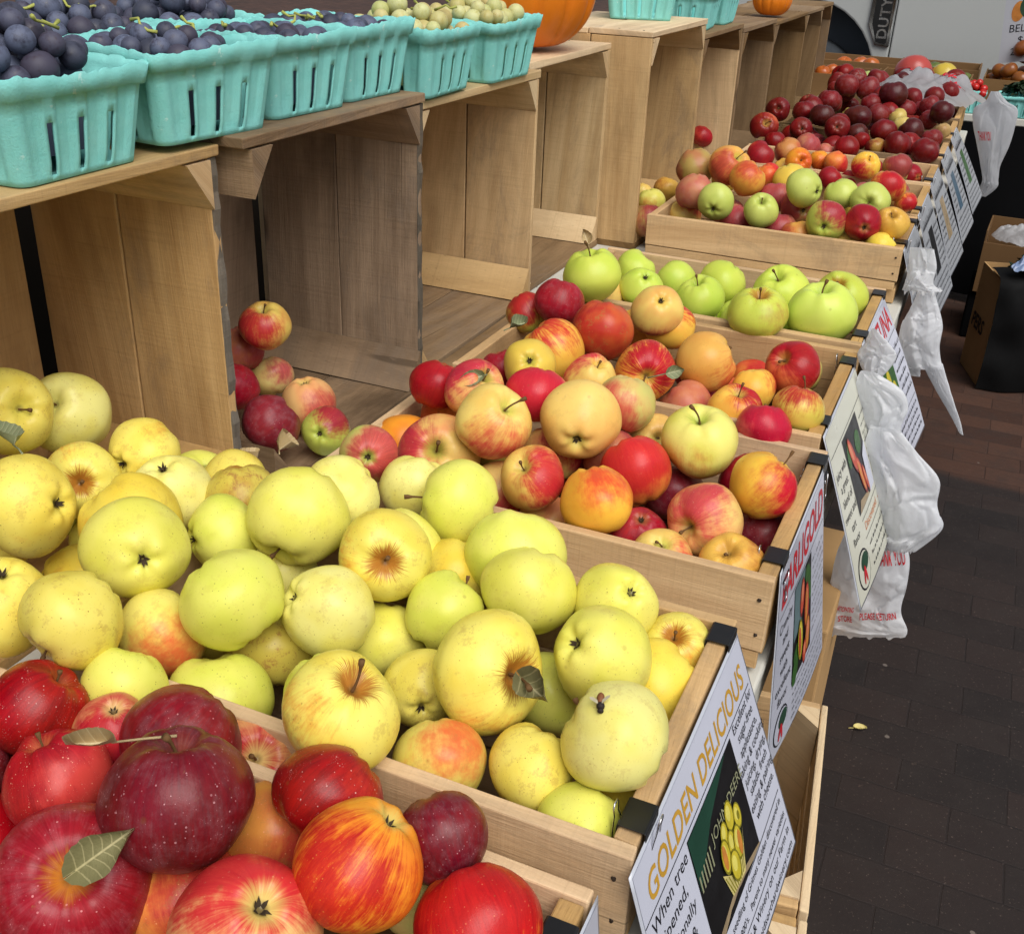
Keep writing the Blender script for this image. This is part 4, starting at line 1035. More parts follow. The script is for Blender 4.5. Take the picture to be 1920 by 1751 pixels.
# --- cream sign (third crate)
c = Sheet('apple_sign', 'cream sign with two red apples in its photo, half covered by the white bag', .006, .792, 1.075, .868, .262, 22, 25, -.1, .004, 'cream')
c.rect('photo', .080, .040, .200, .158, 'pblack')
for q_ in ((.10, .07, .012, .02, 30), (.165, .075, .02, .016, -20)): c.ell('photo_leaf', [q_], 'pleaf', 2)
fruit(c, .118, .078, .013, .032, -20, 3, 'predd', 'pred', 'predl'); fruit(c, .140, .118, .012, .034, -14, 3, 'predd', 'pred', 'predl', 'pblush'); fruit(c, .156, .13, .007, .025, -14, 5, 'predd', 'pred', 'predl')
c.poly('photo_panel', [(.17, .10), (.2, .086), (.2, .157), (.165, .157)], 'paper', 3)
c.poly('photo_panel', [(.1, .142), (.15, .15), (.16, .157), (.085, .157)], 'ptan', 2)
c.text('text_block', [(t, .042, .072+i*.0215, .0172, ce) for i, t in enumerate(('juicy with', 'a great', 'blend of', 'sweet and', 'tart', 'flavor'))], 'ink')
c.rects('rule_line', [(.004, .0345, .28, .0355), (.085, .168, .28, .169), (.085, .196, .28, .197)], 'ink')
c.text('text_block', [('Discovered', .094, .188, .018, dict(fit=.09))], 'orink')
scribble(c, 'small_print', .208, .058, .275, 8, .0125, seed=6); scribble(c, 'small_print', .20, .186, .275, 1, .012, 'orink', .004, 7)
scribble(c, 'small_print', .098, .214, .275, 3, .0165, h=.005, seed=8)
c.ell('logo', [(.048, .226, .033, .030, 0)], 'ink', 1); c.ell('logo', [(.048, .226, .030, .027, 0)], 'cream', 2); c.ell('logo', [(.054, .216, .02, .013, 0)], 'logo', 3)
c.ell('logo', [(.042, .232, .0035, .014, 20), (.05, .234, .003, .013, -10)], 'redink', 4)

# --- green crate sign
q = Sheet('apple_sign', 'white sign with red FORTUNA letters and a green apple photo behind the big bag', .004, 1.185, 1.470, .868, .262, 25, 30, -.2, .0)
q.text('title', [('FORTUNA', .012, .048, .056, dict(bold=.02, shear=.08, fit=.255))], 'redink')
q.rects('rule_line', [(.006, .058, .28, .059), (.09, .190, .28, .191)], 'ink')
q.rect('photo', .082, .062, .176, .182, 'pleaf'); q.ell('photo_apple', [(.115, .11, .016, .024, 0), (.145, .14, .016, .024, 0)], 'pyel', 2)
scribble(q, 'text_block', .19, .084, .278, 6, .0175, h=.0075, seed=11); scribble(q, 'text_block', .008, .09, .075, 5, .02, h=.008, seed=12)
scribble(q, 'small_print', .095, .206, .278, 4, .0145, h=.006, seed=13)

# --- small far signs
def far_sign(y0, y1, x, z, label, t, photo, seed, H=.255, roll=0., paper='greypaper', dz=0.):
    s = Sheet('apple_sign', label, x, y0, y1, z, H, t, t+4, -.2, .0, paper, roll, dz=dz)
    w = s.W
    s.rect('photo', w*.33, .06, w*.62, .175, photo)
    scribble(s, 'title', w*.05, .045, w*.95, 1, .02, 'ink', .018, seed)
    scribble(s, 'text_block', w*.66, .075, w*.97, 7, .0165, h=.007, seed=seed+1); scribble(s, 'text_block', w*.04, .08, w*.3, 6, .018, h=.007, seed=seed+2)
    scribble(s, 'small_print', w*.05, .195, w*.96, 4, .016, h=.006, seed=seed+3)
far_sign(1.83, 2.10, .004, .868, 'grey printed sign hanging lowest, under the raised mixed crate', 21, 'pgrey', 21)
far_sign(2.18, 2.46, .002, .868, 'printed sign with a brownish photo, second past the raised crate', 24, 'pblack', 31)
far_sign(2.56, 2.84, -.001, .868, 'printed sign with a tan photo strip, third past the raised crate', 26, 'ptan', 41)
far_sign(2.95, 3.23, .0, .868, 'printed sign with a blue photo strip at the front of the dark red apples', 28, 'pblue', 51)
far_sign(3.36, 3.64, .0, .870, 'printed sign with a dark green photo on the dark red apple crates', 30, 'pleaf', 61)
# --- small sign of the front crate, edge only in the picture
f0 = Sheet('apple_sign', 'white sign edge hanging from the front red apple crate at the bottom of the picture', -.012, -.36, -.052, .862, .24, 3, 6, .1, 0)
f0.rects('rule_line', [(.004, .05, .3, .051)], 'ink'); scribble(f0, 'text_block', .21, .075, .3, 6, .0175, h=.0075, seed=71)

# ------------------------------------------------------------------ thin white carrier bags
def plastic():
    k = NT('thin_white_plastic'); P = k.n('ShaderNodeTexCoord').outputs['Object']
    n = k.noise(P, 9, 4, .6); n2 = k.noise(P, 40, 4, .65)
    c = k.mix(n, lin((238, 241, 247)), lin((250, 251, 253)))
    k.l(c, k.b.inputs['Base Color']); k.b.inputs['Roughness'].default_value = .24; k.b.inputs['Specular IOR Level'].default_value = .55
    tr = k.n('ShaderNodeBsdfTranslucent'); tr.inputs['Color'].default_value = (.95, .96, .98, 1)
    mx = k.n('ShaderNodeMixShader'); mx.inputs[0].default_value = .55
    k.l(k.b.outputs[0], mx.inputs[1]); k.l(tr.outputs[0], mx.inputs[2])
    tp = k.n('ShaderNodeBsdfTransparent'); m2 = k.n('ShaderNodeMixShader'); m2.inputs[0].default_value = .05
    k.l(mx.outputs[0], m2.inputs[1]); k.l(tp.outputs[0], m2.inputs[2]); k.l(m2.outputs[0], k.out.inputs[0])
    b = k.bump(k.math('ADD', n, k.math('MULTIPLY', n2, .5)), .5, .006); k.l(b.outputs[0], tr.inputs['Normal'])
    return k.mat
M['plastic'] = plastic()
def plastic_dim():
    m = M['plastic'].copy(); m.name = 'shaded_white_plastic'  # copy of the white plastic, greyed so far bags carry their shade
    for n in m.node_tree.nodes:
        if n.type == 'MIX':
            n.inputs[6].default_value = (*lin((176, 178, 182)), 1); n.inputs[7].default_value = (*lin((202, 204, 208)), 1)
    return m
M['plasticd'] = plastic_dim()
class Bag:
    """loft of a flattened tube: rows of (left point, right point, thickness, fold depth)"""
    def __init__(s, rows, seed, nf=9, asp=1.0):
        s.asp = asp
        s.rows = rows; rg = random.Random(seed); s.nf = nf
        s.w = [(rg.uniform(3, 22), rg.uniform(0, 6.28), rg.uniform(.3, 1), rg.uniform(-2.5, 2.5)) for _ in range(nf)]
        s.off = Vector((rg.uniform(0, 50), rg.uniform(0, 50), 0))
    def row(s, t):
        n = len(s.rows)-1; k = min(n-1, int(t*n)); f = t*n-k
        cub = lambda a, b, c, d: .5*((2*b)+(-a+c)*f+(2*a-5*b+4*c-d)*f*f+(-a+3*b-3*c+d)*f**3)
        g = lambda i: s.rows[max(0, min(n, i))]
        A, B, C_, D = g(k-1), g(k), g(k+1), g(k+2)
        P = Vector([cub(A[0][i], B[0][i], C_[0][i], D[0][i]) for i in range(3)]); Q = Vector([cub(A[1][i], B[1][i], C_[1][i], D[1][i]) for i in range(3)])
        return P, Q, max(.001, cub(A[2], B[2], C_[2], D[2])), max(0, cub(A[3], B[3], C_[3], D[3]))
    def at(s, u, t, side=1, off=0.):
        P, Q, th, fd = s.row(t)
        d = Q-P; nrm = Vector((d.y, -d.x, 0)).normalized() if d.length > 1e-6 else Vector((0, -1, 0))
        # choose the normal that looks toward the aisle and the viewer
        if nrm.y > 0: nrm = -nrm
        p = P+d*u
        edge = math.sin(math.pi*u)**.5
        fold = sum(a*(1-abs(math.sin(w*u*.5+ph+tw*t*2))*2) for w, ph, a, tw in s.w)/s.nf*.7
        q = Vector((u*2.6, t*3.6*s.asp, side*9))+s.off+Vector((.5*mnoise.noise(Vector((u*3, t*4, 1))+s.off), .5*mnoise.noise(Vector((u*3, t*4, 7))+s.off), 0))
        def facet(q, k):
            d, ps = mnoise.voronoi(q); hh = []
            for i in (0, 1):
                c = ps[i]; gx = mnoise.noise(c*7.3+Vector((k, 0, 0)))*2.6; gy = mnoise.noise(c*5.1+Vector((0, k, 3)))*2.6
                hh.append((q.x-c.x)*gx+(q.y-c.y)*gy+mnoise.noise(c*3.7)*.5)
            w = min(1, (d[1]-d[0])/.16); return hh[0]*(.5+.5*w)+hh[1]*(.5-.5*w)
        nz = facet(q, 1.7)*.9+facet(q*2.2+Vector((3, 1, 2)), 4.1)*.32+.2*mnoise.noise(Vector((u*3.2, t*5.5, side*9))+s.off)
        h = side*th*edge+fd*(fold*.6+nz*.75)*(.35+.65*edge)
        return p+nrm*(h+off)+Vector((0, 0, .25*fd*nz))
    def build(s, name, label, mat='plastic', nu=64, nt=84, group='white plastic carrier bags', parent=None, ragged=0.):
        v, f = [], []
        m = nu*2
        for j in range(nt+1):
            for i in range(m):
                u = i/nu if i <= nu else (m-i)/nu; sd = 1 if i <= nu else -1
                p = s.at(u, j/nt, sd)
                if j == nt and ragged: p = p+Vector((0, 0, ragged*math.sin(u*40)*math.sin(u*13)))
                v.append(tuple(p))
        for j in range(nt):
            for i in range(m):
                k = (i+1) % m; f.append((j*m+i, (j+1)*m+i, (j+1)*m+k, j*m+k))
        mb = MB(); mb.mesh(v, f); o = mb.build(name, M[mat], parent, True)
        if not parent: tag(o, label, 'plastic bag', group)
        return o
    def print(s, parent, items, mat='redink'):
        mb = MB()
        for st, u0, t0, su, stt, wid in items:
            vv, ff = text_flat(st, 1, bold=.02)
            mxx = max(p[0] for p in vv); myy = max(p[1] for p in vv)
            mb.mesh([tuple(s.at(u0+wid*p[0]/mxx, t0-stt*p[1]/myy, 1, .0016)) for p in vv], ff)
        mb.build('printed_text', M[mat], parent)

def mapy(L, y, dy=0.):
    """rows measured as (xl, xr, z, thickness, fold) in the upright plane at y"""
    out = []
    for (xl, xr, z, th, fd) in L: out.append(((xl, y+dy, z), (xr, y-dy, z), th, fd))
    return out
B1 = Bag([((0.0166, 1.057, 0.8728), (0.0455, 1.033, 0.8785), 0.008, 0.006), ((0.0132, 1.057, 0.8473), (0.0815, 1.033, 0.8614), 0.012, 0.012), ((0.0216, 1.057, 0.8186), (0.0961, 1.033, 0.8346), 0.012, 0.014), ((0.0316, 1.057, 0.7899), (0.0914, 1.033, 0.8032), 0.012, 0.014), ((0.0471, 1.057, 0.7759), (0.0961, 1.033, 0.7871), 0.012, 0.012), ((0.0452, 1.057, 0.7597), (0.0899, 1.033, 0.7701), 0.01, 0.01)], 3)
o1 = B1.build('carrier_bag', 'crumpled white bag knotted over the clip of the striped apple crate', ragged=.006)
Bag([((0.0162, 1.123, 0.9210), (0.0256, 1.107, 0.9227), 0.003, 0.002), ((0.0106, 1.123, 0.8988), (0.0465, 1.107, 0.9055), 0.005, 0.006), ((0.0013, 1.123, 0.8773), (0.0610, 1.107, 0.8888), 0.006, 0.009), ((0.0103, 1.123, 0.8555), (0.0544, 1.107, 0.8642), 0.008, 0.01), ((0.0211, 1.123, 0.8412), (0.0417, 1.107, 0.8454), 0.008, 0.006)], 5).build('bag_knot', None, parent=o1)
B2 = Bag([((0.0494, 1.012, 0.8034), (0.0954, 0.988, 0.8138), 0.008, 0.006), ((0.0465, 1.012, 0.7676), (0.1240, 0.988, 0.7859), 0.012, 0.012), ((0.0558, 1.012, 0.7257), (0.1614, 0.988, 0.7519), 0.014, 0.016), ((0.0678, 1.012, 0.6864), (0.1667, 0.988, 0.7121), 0.016, 0.018), ((0.0835, 1.012, 0.6455), (0.1797, 0.988, 0.6717), 0.016, 0.016), ((0.0928, 1.012, 0.6218), (0.1537, 0.988, 0.6388), 0.014, 0.014), ((0.1021, 1.012, 0.6067), (0.1404, 0.988, 0.6176), 0.01, 0.01)], 11, asp=1.3)
B2.build('bag_body', None, parent=o1, ragged=.01)
Bag([((0.1133, 1.006, 0.7150), (0.1237, 0.994, 0.7177), 0.004, 0.004), ((0.1144, 1.006, 0.6854), (0.1649, 0.994, 0.6986), 0.006, 0.007), ((0.1253, 1.006, 0.6540), (0.1832, 0.994, 0.6698), 0.006, 0.007), ((0.1225, 1.006, 0.6105), (0.1529, 0.994, 0.6192), 0.004, 0.004)], 14).build('bag_handle', None, parent=o1, ragged=.004)
B3 = Bag([((0.0401, 1.158, 0.5555), (0.1247, 1.142, 0.5785), 0.014, 0.01), ((0.0309, 1.158, 0.4930), (0.1489, 1.142, 0.5269), 0.018, 0.016), ((0.0294, 1.158, 0.4364), (0.1557, 1.142, 0.4745), 0.02, 0.018), ((0.0297, 1.158, 0.3788), (0.1560, 1.142, 0.4187), 0.018, 0.018), ((0.0292, 1.158, 0.3361), (0.1738, 1.142, 0.3834), 0.014, 0.014), ((0.0355, 1.158, 0.3214), (0.1734, 1.142, 0.3671), 0.01, 0.01)], 17, asp=1.4)
o3 = B3.build('carrier_bag', 'lower white bag with red printed lines hanging below the knotted bag', ragged=.005)
for w_ in (('PLEASE RETURN', .50, .66, 1, .06, .44), ('TO A PARTICIPATING', .06, .60, 1, .04, .36), ('STORE', .22, .70, 1, .06, .18), ('THANK YOU', .56, .24, 1, .10, .40)): B3.print(o3, [w_])
B4 = Bag([((0.0263, 1.568, 0.9437), (0.0692, 1.552, 0.9500), 0.006, 0.004), ((0.0294, 1.568, 0.9090), (0.0808, 1.552, 0.9170), 0.01, 0.01), ((0.0297, 1.568, 0.8776), (0.0806, 1.552, 0.8858), 0.014, 0.014), ((0.0270, 1.568, 0.8612), (0.1005, 1.552, 0.8734), 0.014, 0.014)], 23)
o4 = B4.build('carrier_bag', 'white bag hanging past the green apples, one handle drawn out long and thin', ragged=.008)
Bag([((0.0571, 1.578, 0.8634), (0.0854, 1.562, 0.8681), 0.008, 0.006), ((0.0491, 1.578, 0.8245), (0.1023, 1.562, 0.8337), 0.014, 0.012), ((0.0404, 1.578, 0.7880), (0.1149, 1.562, 0.8014), 0.018, 0.016), ((0.0425, 1.578, 0.7462), (0.1177, 1.562, 0.7603), 0.018, 0.016), ((0.0569, 1.578, 0.7037), (0.1324, 1.562, 0.7187), 0.012, 0.01)], 29, asp=1.3).build('bag_body', None, parent=o4)
Bag([((0.0898, 1.578, 0.7215), (0.1301, 1.562, 0.7294), 0.008, 0.006), ((0.1150, 1.578, 0.6869), (0.1476, 1.562, 0.6935), 0.006, 0.005), ((0.1454, 1.578, 0.6473), (0.1684, 1.562, 0.6522), 0.004, 0.004), ((0.1698, 1.578, 0.6177), (0.1851, 1.562, 0.6211), 0.003, 0.003), ((0.1899, 1.578, 0.5894), (0.1976, 1.562, 0.5911), 0.002, 0.001)], 31).build('bag_handle', None, parent=o4)
Bag([((0.0470, 1.583, 0.7205), (0.0996, 1.567, 0.7307), 0.008, 0.008), ((0.0567, 1.583, 0.7019), (0.0929, 1.567, 0.7091), 0.006, 0.006), ((0.0617, 1.583, 0.6869), (0.0951, 1.567, 0.6936), 0.003, 0.003)], 37).build('bag_handle', None, parent=o4)
B8 = Bag([((0.0822, 3.728, 0.9899), (0.1096, 3.712, 0.9924), 0.008, 0.006), ((0.0721, 3.728, 0.9567), (0.1407, 3.712, 0.9631), 0.016, 0.012), ((0.0398, 3.728, 0.9265), (0.1808, 3.712, 0.9401), 0.012, 0.012), ((0.0482, 3.728, 0.8725), (0.1865, 3.712, 0.8865), 0.024, 0.018), ((0.0783, 3.728, 0.8015), (0.1827, 3.712, 0.8129), 0.028, 0.02), ((0.1032, 3.728, 0.7385), (0.1697, 3.712, 0.7462), 0.024, 0.018), ((0.1206, 3.728, 0.6930), (0.1733, 3.712, 0.6994), 0.02, 0.016), ((0.1198, 3.728, 0.6642), (0.1762, 3.712, 0.6712), 0.014, 0.012), ((0.1202, 3.728, 0.6295), (0.1451, 3.712, 0.6326), 0.01, 0.008)], 41)
o8 = B8.build('carrier_bag', 'greyish white bag with red print tied up beside the farthest signs', 'plasticd')
B8.print(o8, [('THANK YOU', .12, .46, 1, .05, .34)])

def lying_bag(name, label, cx, cy, z, a, b, rot, hh, mat, seed, group='white plastic carrier bags'):
    rg = random.Random(seed); off = Vector((rg.uniform(0, 50), 0, 0)); n = 46; v, f = [], []
    for j in range(n+1):
        for i in range(n+1):
            p, q = i/n*2-1, j/n*2-1
            # square to rounded blob
            x, y = p*math.sqrt(1-q*q/2), q*math.sqrt(1-p*p/2); r2 = min(1, x*x+y*y)
            rim = 1+.14*mnoise.noise(Vector((x*1.6, y*1.6, 5))+off)
            d1, _ = mnoise.voronoi(Vector((x*1.9, y*2.1, 0))+off); d2, _ = mnoise.voronoi(Vector((x*4.1, y*4.6, 3))+off)
            nz = (d1[1]-d1[0])*.8+(d2[1]-d2[0])*.35+mnoise.noise(Vector((x*2.2, y*2.6, 0))+off)*.3
            zz = hh*(1-r2**1.5)*.8+hh*nz*(1-.5*r2)
            X, Y = x*a*rim, y*b*rim
            v.append((cx+X*math.cos(rot)-Y*math.sin(rot), cy+X*math.sin(rot)+Y*math.cos(rot), z+zz))
    for j in range(n):
        for i in range(n): k = j*(n+1)+i; f.append((k, k+1, k+n+2, k+n+1))
    mb = MB(); mb.mesh(v, f); o = mb.build(name, M[mat], None, True); tag(o, label, 'plastic bag', group)
    return o, v, n
ob, vb, nb = lying_bag('carrier_bag', 'white bag with faint red print lying on top of the dark red apples', -.17, 4.02, .905, .21, .26, -.55, .085, 'plasticd', 5)
def print_on_grid(o, v, n, items, mat='redink'):
    mb = MB()
    for st, u0, v0, w, h, rot in items:
        vv, ff = text_flat(st, 1, bold=.03); mx = max(p[0] for p in vv); my = max(p[1] for p in vv); pts = []
        for p in vv:
            a, b = p[0]/mx*w, p[1]/my*h
            u, t = u0+a*math.cos(rot)-b*math.sin(rot), v0+a*math.sin(rot)+b*math.cos(rot)
            i, j = max(0, min(n-1e-3, u*n)), max(0, min(n-1e-3, t*n)); i0, j0 = int(i), int(j); fi, fj = i-i0, j-j0
            g = lambda a_, b_: Vector(v[b_*(n+1)+a_])
            P = (g(i0, j0)*(1-fi)+g(i0+1, j0)*fi)*(1-fj)+(g(i0, j0+1)*(1-fi)+g(i0+1, j0+1)*fi)*fj
            pts.append(tuple(P+Vector((.002, -.004, .004))))
        mb.mesh(pts, ff)
    mb.build('printed_text', M[mat], o)
print_on_grid(ob, vb, nb, [('THANK YOU', .52, .60, .34, .12, -.2)]); print_on_grid(ob, vb, nb, [('PLEASE', .12, .58, .2, .08, .1)])
ROWS = [
(-0.4814,-0.092,0.8889,0.0396,0.411,0.601,0.686,-0.416,-0.268,0.869,'RD','S','','red','glossy red apple with white freckles at the back left corner of the front crate'),
(-0.4169,-0.0785,0.8812,0.0306,-0.254,0.014,-0.967,0.648,-0.743,0.17,'RY2','C','','red','small red apple with pale yellow calyx beside the back wall of the front crate'),
(-0.4116,-0.1394,0.8812,0.039,-0.404,0.037,0.914,-0.988,-0.023,-0.153,'RS','S','','red','pinkish red densely speckled apple with curved brown stem in the front crate'),
(-0.5132,-0.0901,0.8188,0.0428,-0.736,-0.086,0.671,-0.28,-0.957,0.074,'RS','N','','red','red apple mostly hidden behind the pinkish speckled apple in the front crate'),
(-0.5021,-0.1439,0.8575,0.027,-0.588,0.265,0.764,0.455,0.797,0.396,'MR','N','','red','maroon apple cut by the left picture edge beside the pinkish speckled apple'),
(-0.3394,-0.2031,0.8725,0.0531,0.456,-0.375,0.807,0.594,-0.798,-0.099,'RX','S','green','red','large red apple with yellow star at its stem and a folded green leaf'),
(-0.464,-0.1724,0.8186,0.0428,-0.633,0.4,0.663,0.515,0.746,0.423,'RD','N','','red','sliver of bright red apple at the left edge above the leaf-bearing apple'),
(-0.2879,-0.1463,0.9228,0.0514,-0.137,0.274,0.952,0.927,0.128,0.352,'MR','S','dry','red','big dark maroon apple on top with a dry curled leaf on its stem'),
(-0.3436,-0.0797,0.8989,0.0458,-0.297,-0.793,-0.533,0.838,-0.327,-0.436,'MR2','N','','red','dark red freckled apple directly behind the big maroon apple with the curled leaf'),
(-0.3298,-0.0178,0.8291,0.0428,0.485,-0.362,0.796,0.285,-0.954,0.094,'RY2','S','','red','streaky crimson apple with pale stem hollow, right of the big maroon apple'),
(-0.2645,-0.0827,0.8426,0.0428,0.275,-0.708,-0.651,0.889,0.312,-0.336,'OM','N','','red','mottled orange-red apple wedged between the maroon apple and the flame orange apple'),
(-0.2152,-0.0751,0.8954,0.0394,-0.392,-0.85,-0.352,-0.991,0.093,0.095,'RD','N','','red','bright plain red apple leaning on the back wall of the front crate'),
(-0.1593,-0.1238,0.9008,0.0444,-0.365,-0.547,-0.753,0.066,-0.885,0.461,'FO','C','','red','flame orange and red striped apple with yellow-green calyx end up'),
(-0.1238,-0.0718,0.8926,0.0337,0.618,-0.47,-0.63,-0.244,-0.219,-0.945,'MR','N','','red','dull maroon apple with white freckles behind the flame orange striped apple'),
(-0.075,-0.1099,0.8686,0.0433,-0.638,0.557,0.532,0.191,-0.208,0.959,'FR','N','','red','scarlet apple with yellow flame streaks at the right corner of the front crate'),
(-0.2077,-0.1863,0.8753,0.0504,-0.409,0.069,-0.91,-0.206,0.373,0.905,'RY','C','','red','coral red and cream apple showing an open calyx at the bottom of the picture'),
(-0.2838,-0.1604,0.8413,0.0428,-0.575,0.463,0.675,0.654,0.391,0.648,'OM','N','','red','mottled orange apple peeking out under the big maroon apple'),
(-0.3042,-0.1806,0.7961,0.0428,0.247,0.846,0.473,0.276,-0.3,0.913,'RD','N','','red','red apple low in the gap left of the coral and cream apple'),
(-0.4052,-0.2302,0.8186,0.0428,0.715,0.069,-0.696,0.842,-0.349,0.411,'RS','N','','red','coral red apple sliver at the bottom left corner of the picture'),
(-0.1385,-0.0667,0.8378,0.0428,0.421,0.771,0.478,-0.57,0.41,0.712,'GP','N','','red','greenish apple deep in the gap below the dull maroon apple'),
(-0.8282,0.2215,0.9526,0.0477,0.887,-0.227,0.401,-0.402,-0.593,0.698,'Y','S','','gold','yellow apple with long brown stem at the upper left edge of the yellow heap'),
(-0.825,0.3043,0.9175,0.0497,0.181,-0.712,0.679,0.77,0.358,0.528,'YP','S','','gold','cream yellow apple behind the long-stemmed one, against the tan crate plank'),
(-0.693,0.2822,0.9051,0.0408,0.112,0.994,0.009,0.639,0.159,0.752,'Y','C','','gold','yellow apple with orange cheek touching the tan crate plank'),
(-0.6187,0.238,0.8927,0.0466,-0.007,0.265,-0.964,-0.601,0.799,-0.028,'YP','C','','gold','pale yellow apple calyx up, just below the one with the orange cheek'),
(-0.7167,0.2071,0.8995,0.0416,0.645,-0.665,0.376,-0.317,-0.208,0.925,'YO','S','','gold','yellow apple with bristly orange russet star round a short brown stem'),
(-0.6821,0.1016,0.9286,0.0506,-0.958,-0.182,-0.222,0.504,-0.637,-0.583,'Y','C','','gold','large yellow apple at the left edge under the grey-green leaf, calyx to the right'),
(-0.592,0.1493,0.9066,0.0513,-0.652,-0.126,0.747,-0.064,-0.997,0.038,'YD','N','','gold','deep yellow apple half hidden behind a big apple with central calyx'),
(-0.5276,0.0838,0.9325,0.0481,-0.791,0.582,-0.189,-0.362,0.402,0.841,'Y2','C','','gold','big round greenish yellow apple showing a dark central calyx, left side of the heap'),
(-0.5065,0.1827,0.9004,0.0396,0.557,0.825,-0.096,-0.064,0.52,0.852,'YG','C','','gold','yellow-green apple with its calyx pointing left, between two big yellow apples'),
(-0.4309,0.2093,0.929,0.0505,-0.015,-0.783,-0.622,0.283,-0.875,0.393,'Y2','S','','gold','large yellow apple stem downward, at the centre back of the yellow heap'),
(-0.4353,0.2972,0.9103,0.0442,-0.558,-0.616,-0.556,0.187,0.093,-0.978,'YP','N','','gold','pale yellow apple behind the large stem-down apple'),
(-0.5461,0.2674,0.8883,0.0423,-0.323,0.281,0.904,0.199,-0.743,0.639,'YR','N','','gold','small russet-mottled yellow apple near the dry leaves and dark crate'),
(-0.594,-0.0197,0.9103,0.045,-0.266,-0.06,-0.962,0.518,0.729,-0.447,'Y','C','','gold','yellow apple cut by the left edge above the red apples'),
(-0.5016,-0.0224,0.9284,0.0435,-0.189,-0.886,-0.423,-0.902,-0.25,0.352,'YDt','S','','gold','brown-freckled yellow apple resting over the front wall, stem down to the left'),
(-0.482,0.0544,0.8668,0.0423,0.358,0.828,0.431,0.76,-0.646,-0.07,'YB','N','','gold','yellow apple with a red-orange blushed underside, deep between larger apples'),
(-0.4124,0.0766,0.9155,0.0487,0.71,0.009,-0.705,0.734,0.679,-0.012,'YG','N','','gold','broad smooth yellow-green apple with faint green bruises, no stem showing'),
(-0.3431,0.1238,0.8947,0.0425,0.63,0.557,-0.541,-0.403,0.911,-0.092,'YP','C','','gold','plump pale yellow apple with its calyx on the left side'),
(-0.3992,0.115,0.8383,0.0423,-0.338,0.487,0.805,-0.944,-0.314,0.1,'YR','N','','gold','brown russeted apple in the shade below the smooth yellow-green one'),
(-0.4634,0.2121,0.847,0.0423,-0.343,0.324,0.882,0.789,0.258,0.557,'YP','N','','gold','pale apple glimpsed below the large stem-down apple'),
(-0.3255,0.1982,0.9194,0.0447,0.493,-0.803,0.334,-0.571,-0.818,-0.063,'YO','S','','gold','yellow apple with orange splashed russet and a stem hanging toward the viewer'),
(-0.3515,0.265,0.88,0.0455,0.438,-0.235,-0.868,-0.615,0.303,-0.728,'Y2','N','','gold','yellow apple hidden right behind the orange-splashed one'),
(-0.3216,0.3514,0.9011,0.0477,-0.923,-0.351,0.16,-0.567,0.814,0.124,'YG','S','','gold','yellow-green apple with short stem pointing left, at the back edge of the heap'),
(-0.3963,0.3865,0.8846,0.0404,0.016,0.589,0.808,-0.943,0.307,0.129,'YP','N','','gold','pale cream yellow apple touching the red apples at the back'),
(-0.2261,0.2916,0.8922,0.0515,-0.288,0.512,0.809,-0.249,0.904,-0.348,'YG','N','','gold','wide yellow-green apple leaning on the wall of the next crate'),
(-0.1911,0.2399,0.8955,0.0462,-0.086,-0.603,-0.793,-0.76,0.367,-0.536,'Y2','S','','gold','smooth yellow apple in front of the wide yellow-green one, notch underneath'),
(-0.2579,0.1935,0.8751,0.0387,0.37,0.684,0.629,0.104,0.818,-0.565,'YG','S','','gold','green-tinged apple with thin brown stem pointing up right'),
(-0.2884,0.2762,0.8593,0.0423,-0.033,0.639,0.768,0.631,0.557,0.54,'YD','N','','gold','small piece of yellow apple between the orange-splashed apple and wide yellow-green one'),
(-0.1103,0.2688,0.8844,0.0405,-0.499,0.338,-0.798,-0.259,0.507,0.822,'Y2','C','','gold','yellow-green apple with fuzzy black calyx beside the bare crate wall'),
(-0.0504,0.2794,0.8467,0.0353,0.048,-0.522,0.851,0.731,-0.524,0.438,'YO','S','','gold','yellow apple with brown star-shaped stem hollow in the far right corner of its crate'),
(-0.0942,0.1796,0.8913,0.0456,0.454,0.641,-0.619,-0.419,-0.184,-0.889,'Y2','C','','gold','yellow apple with brown calyx on its left, behind the apple with the bee'),
(-0.0507,0.2208,0.8413,0.0423,0.499,0.612,0.614,0.237,0.965,0.112,'YD','N','','gold','deep yellow apple behind the apple with the bee, touching the right rim'),
(-0.1753,0.112,0.8929,0.0521,0.87,-0.308,0.385,0.363,-0.748,-0.555,'YO','S','scrap','gold','largest yellow apple with a dry leaf scrap in its stem hollow and orange base'),
(-0.0458,0.0756,0.898,0.0457,-0.936,0.061,0.348,-0.564,-0.318,-0.762,'YP','S','','gold','pale yellow apple on which the bee is crawling'),
(-0.1091,0.0601,0.8526,0.0356,0.114,0.663,0.74,-0.847,0.49,0.208,'YDt','N','','gold','lumpy yellow apple left of and below the apple with the bee'),
(-0.0541,0.0308,0.8392,0.0346,0.156,0.764,0.626,0.886,0.415,-0.207,'YG','N','','gold','yellow-green apple in the near right corner of the yellow crate'),
(-0.1816,0.0377,0.8502,0.0394,0.405,-0.58,-0.707,0.453,-0.107,0.885,'YB','N','','gold','yellow apple with a broad coral red cheek beside the front wall'),
(-0.2482,-0.0063,0.9075,0.0476,0.4,0.074,0.913,-0.378,-0.77,0.514,'YO','S','','gold','large yellow apple with orange-brown stem hollow above the front wall'),
(-0.3045,0.057,0.8655,0.0367,0.6,-0.18,-0.78,0.783,-0.487,0.387,'YG','N','','gold','green-yellow rim of an apple just behind the large orange-brown hollowed one'),
(-0.2409,0.1155,0.8474,0.0354,-0.464,0.884,-0.048,0.084,0.273,-0.958,'YDt','C','','gold','yellow apple with its spiky dark calyx facing down, beside the largest apple'),
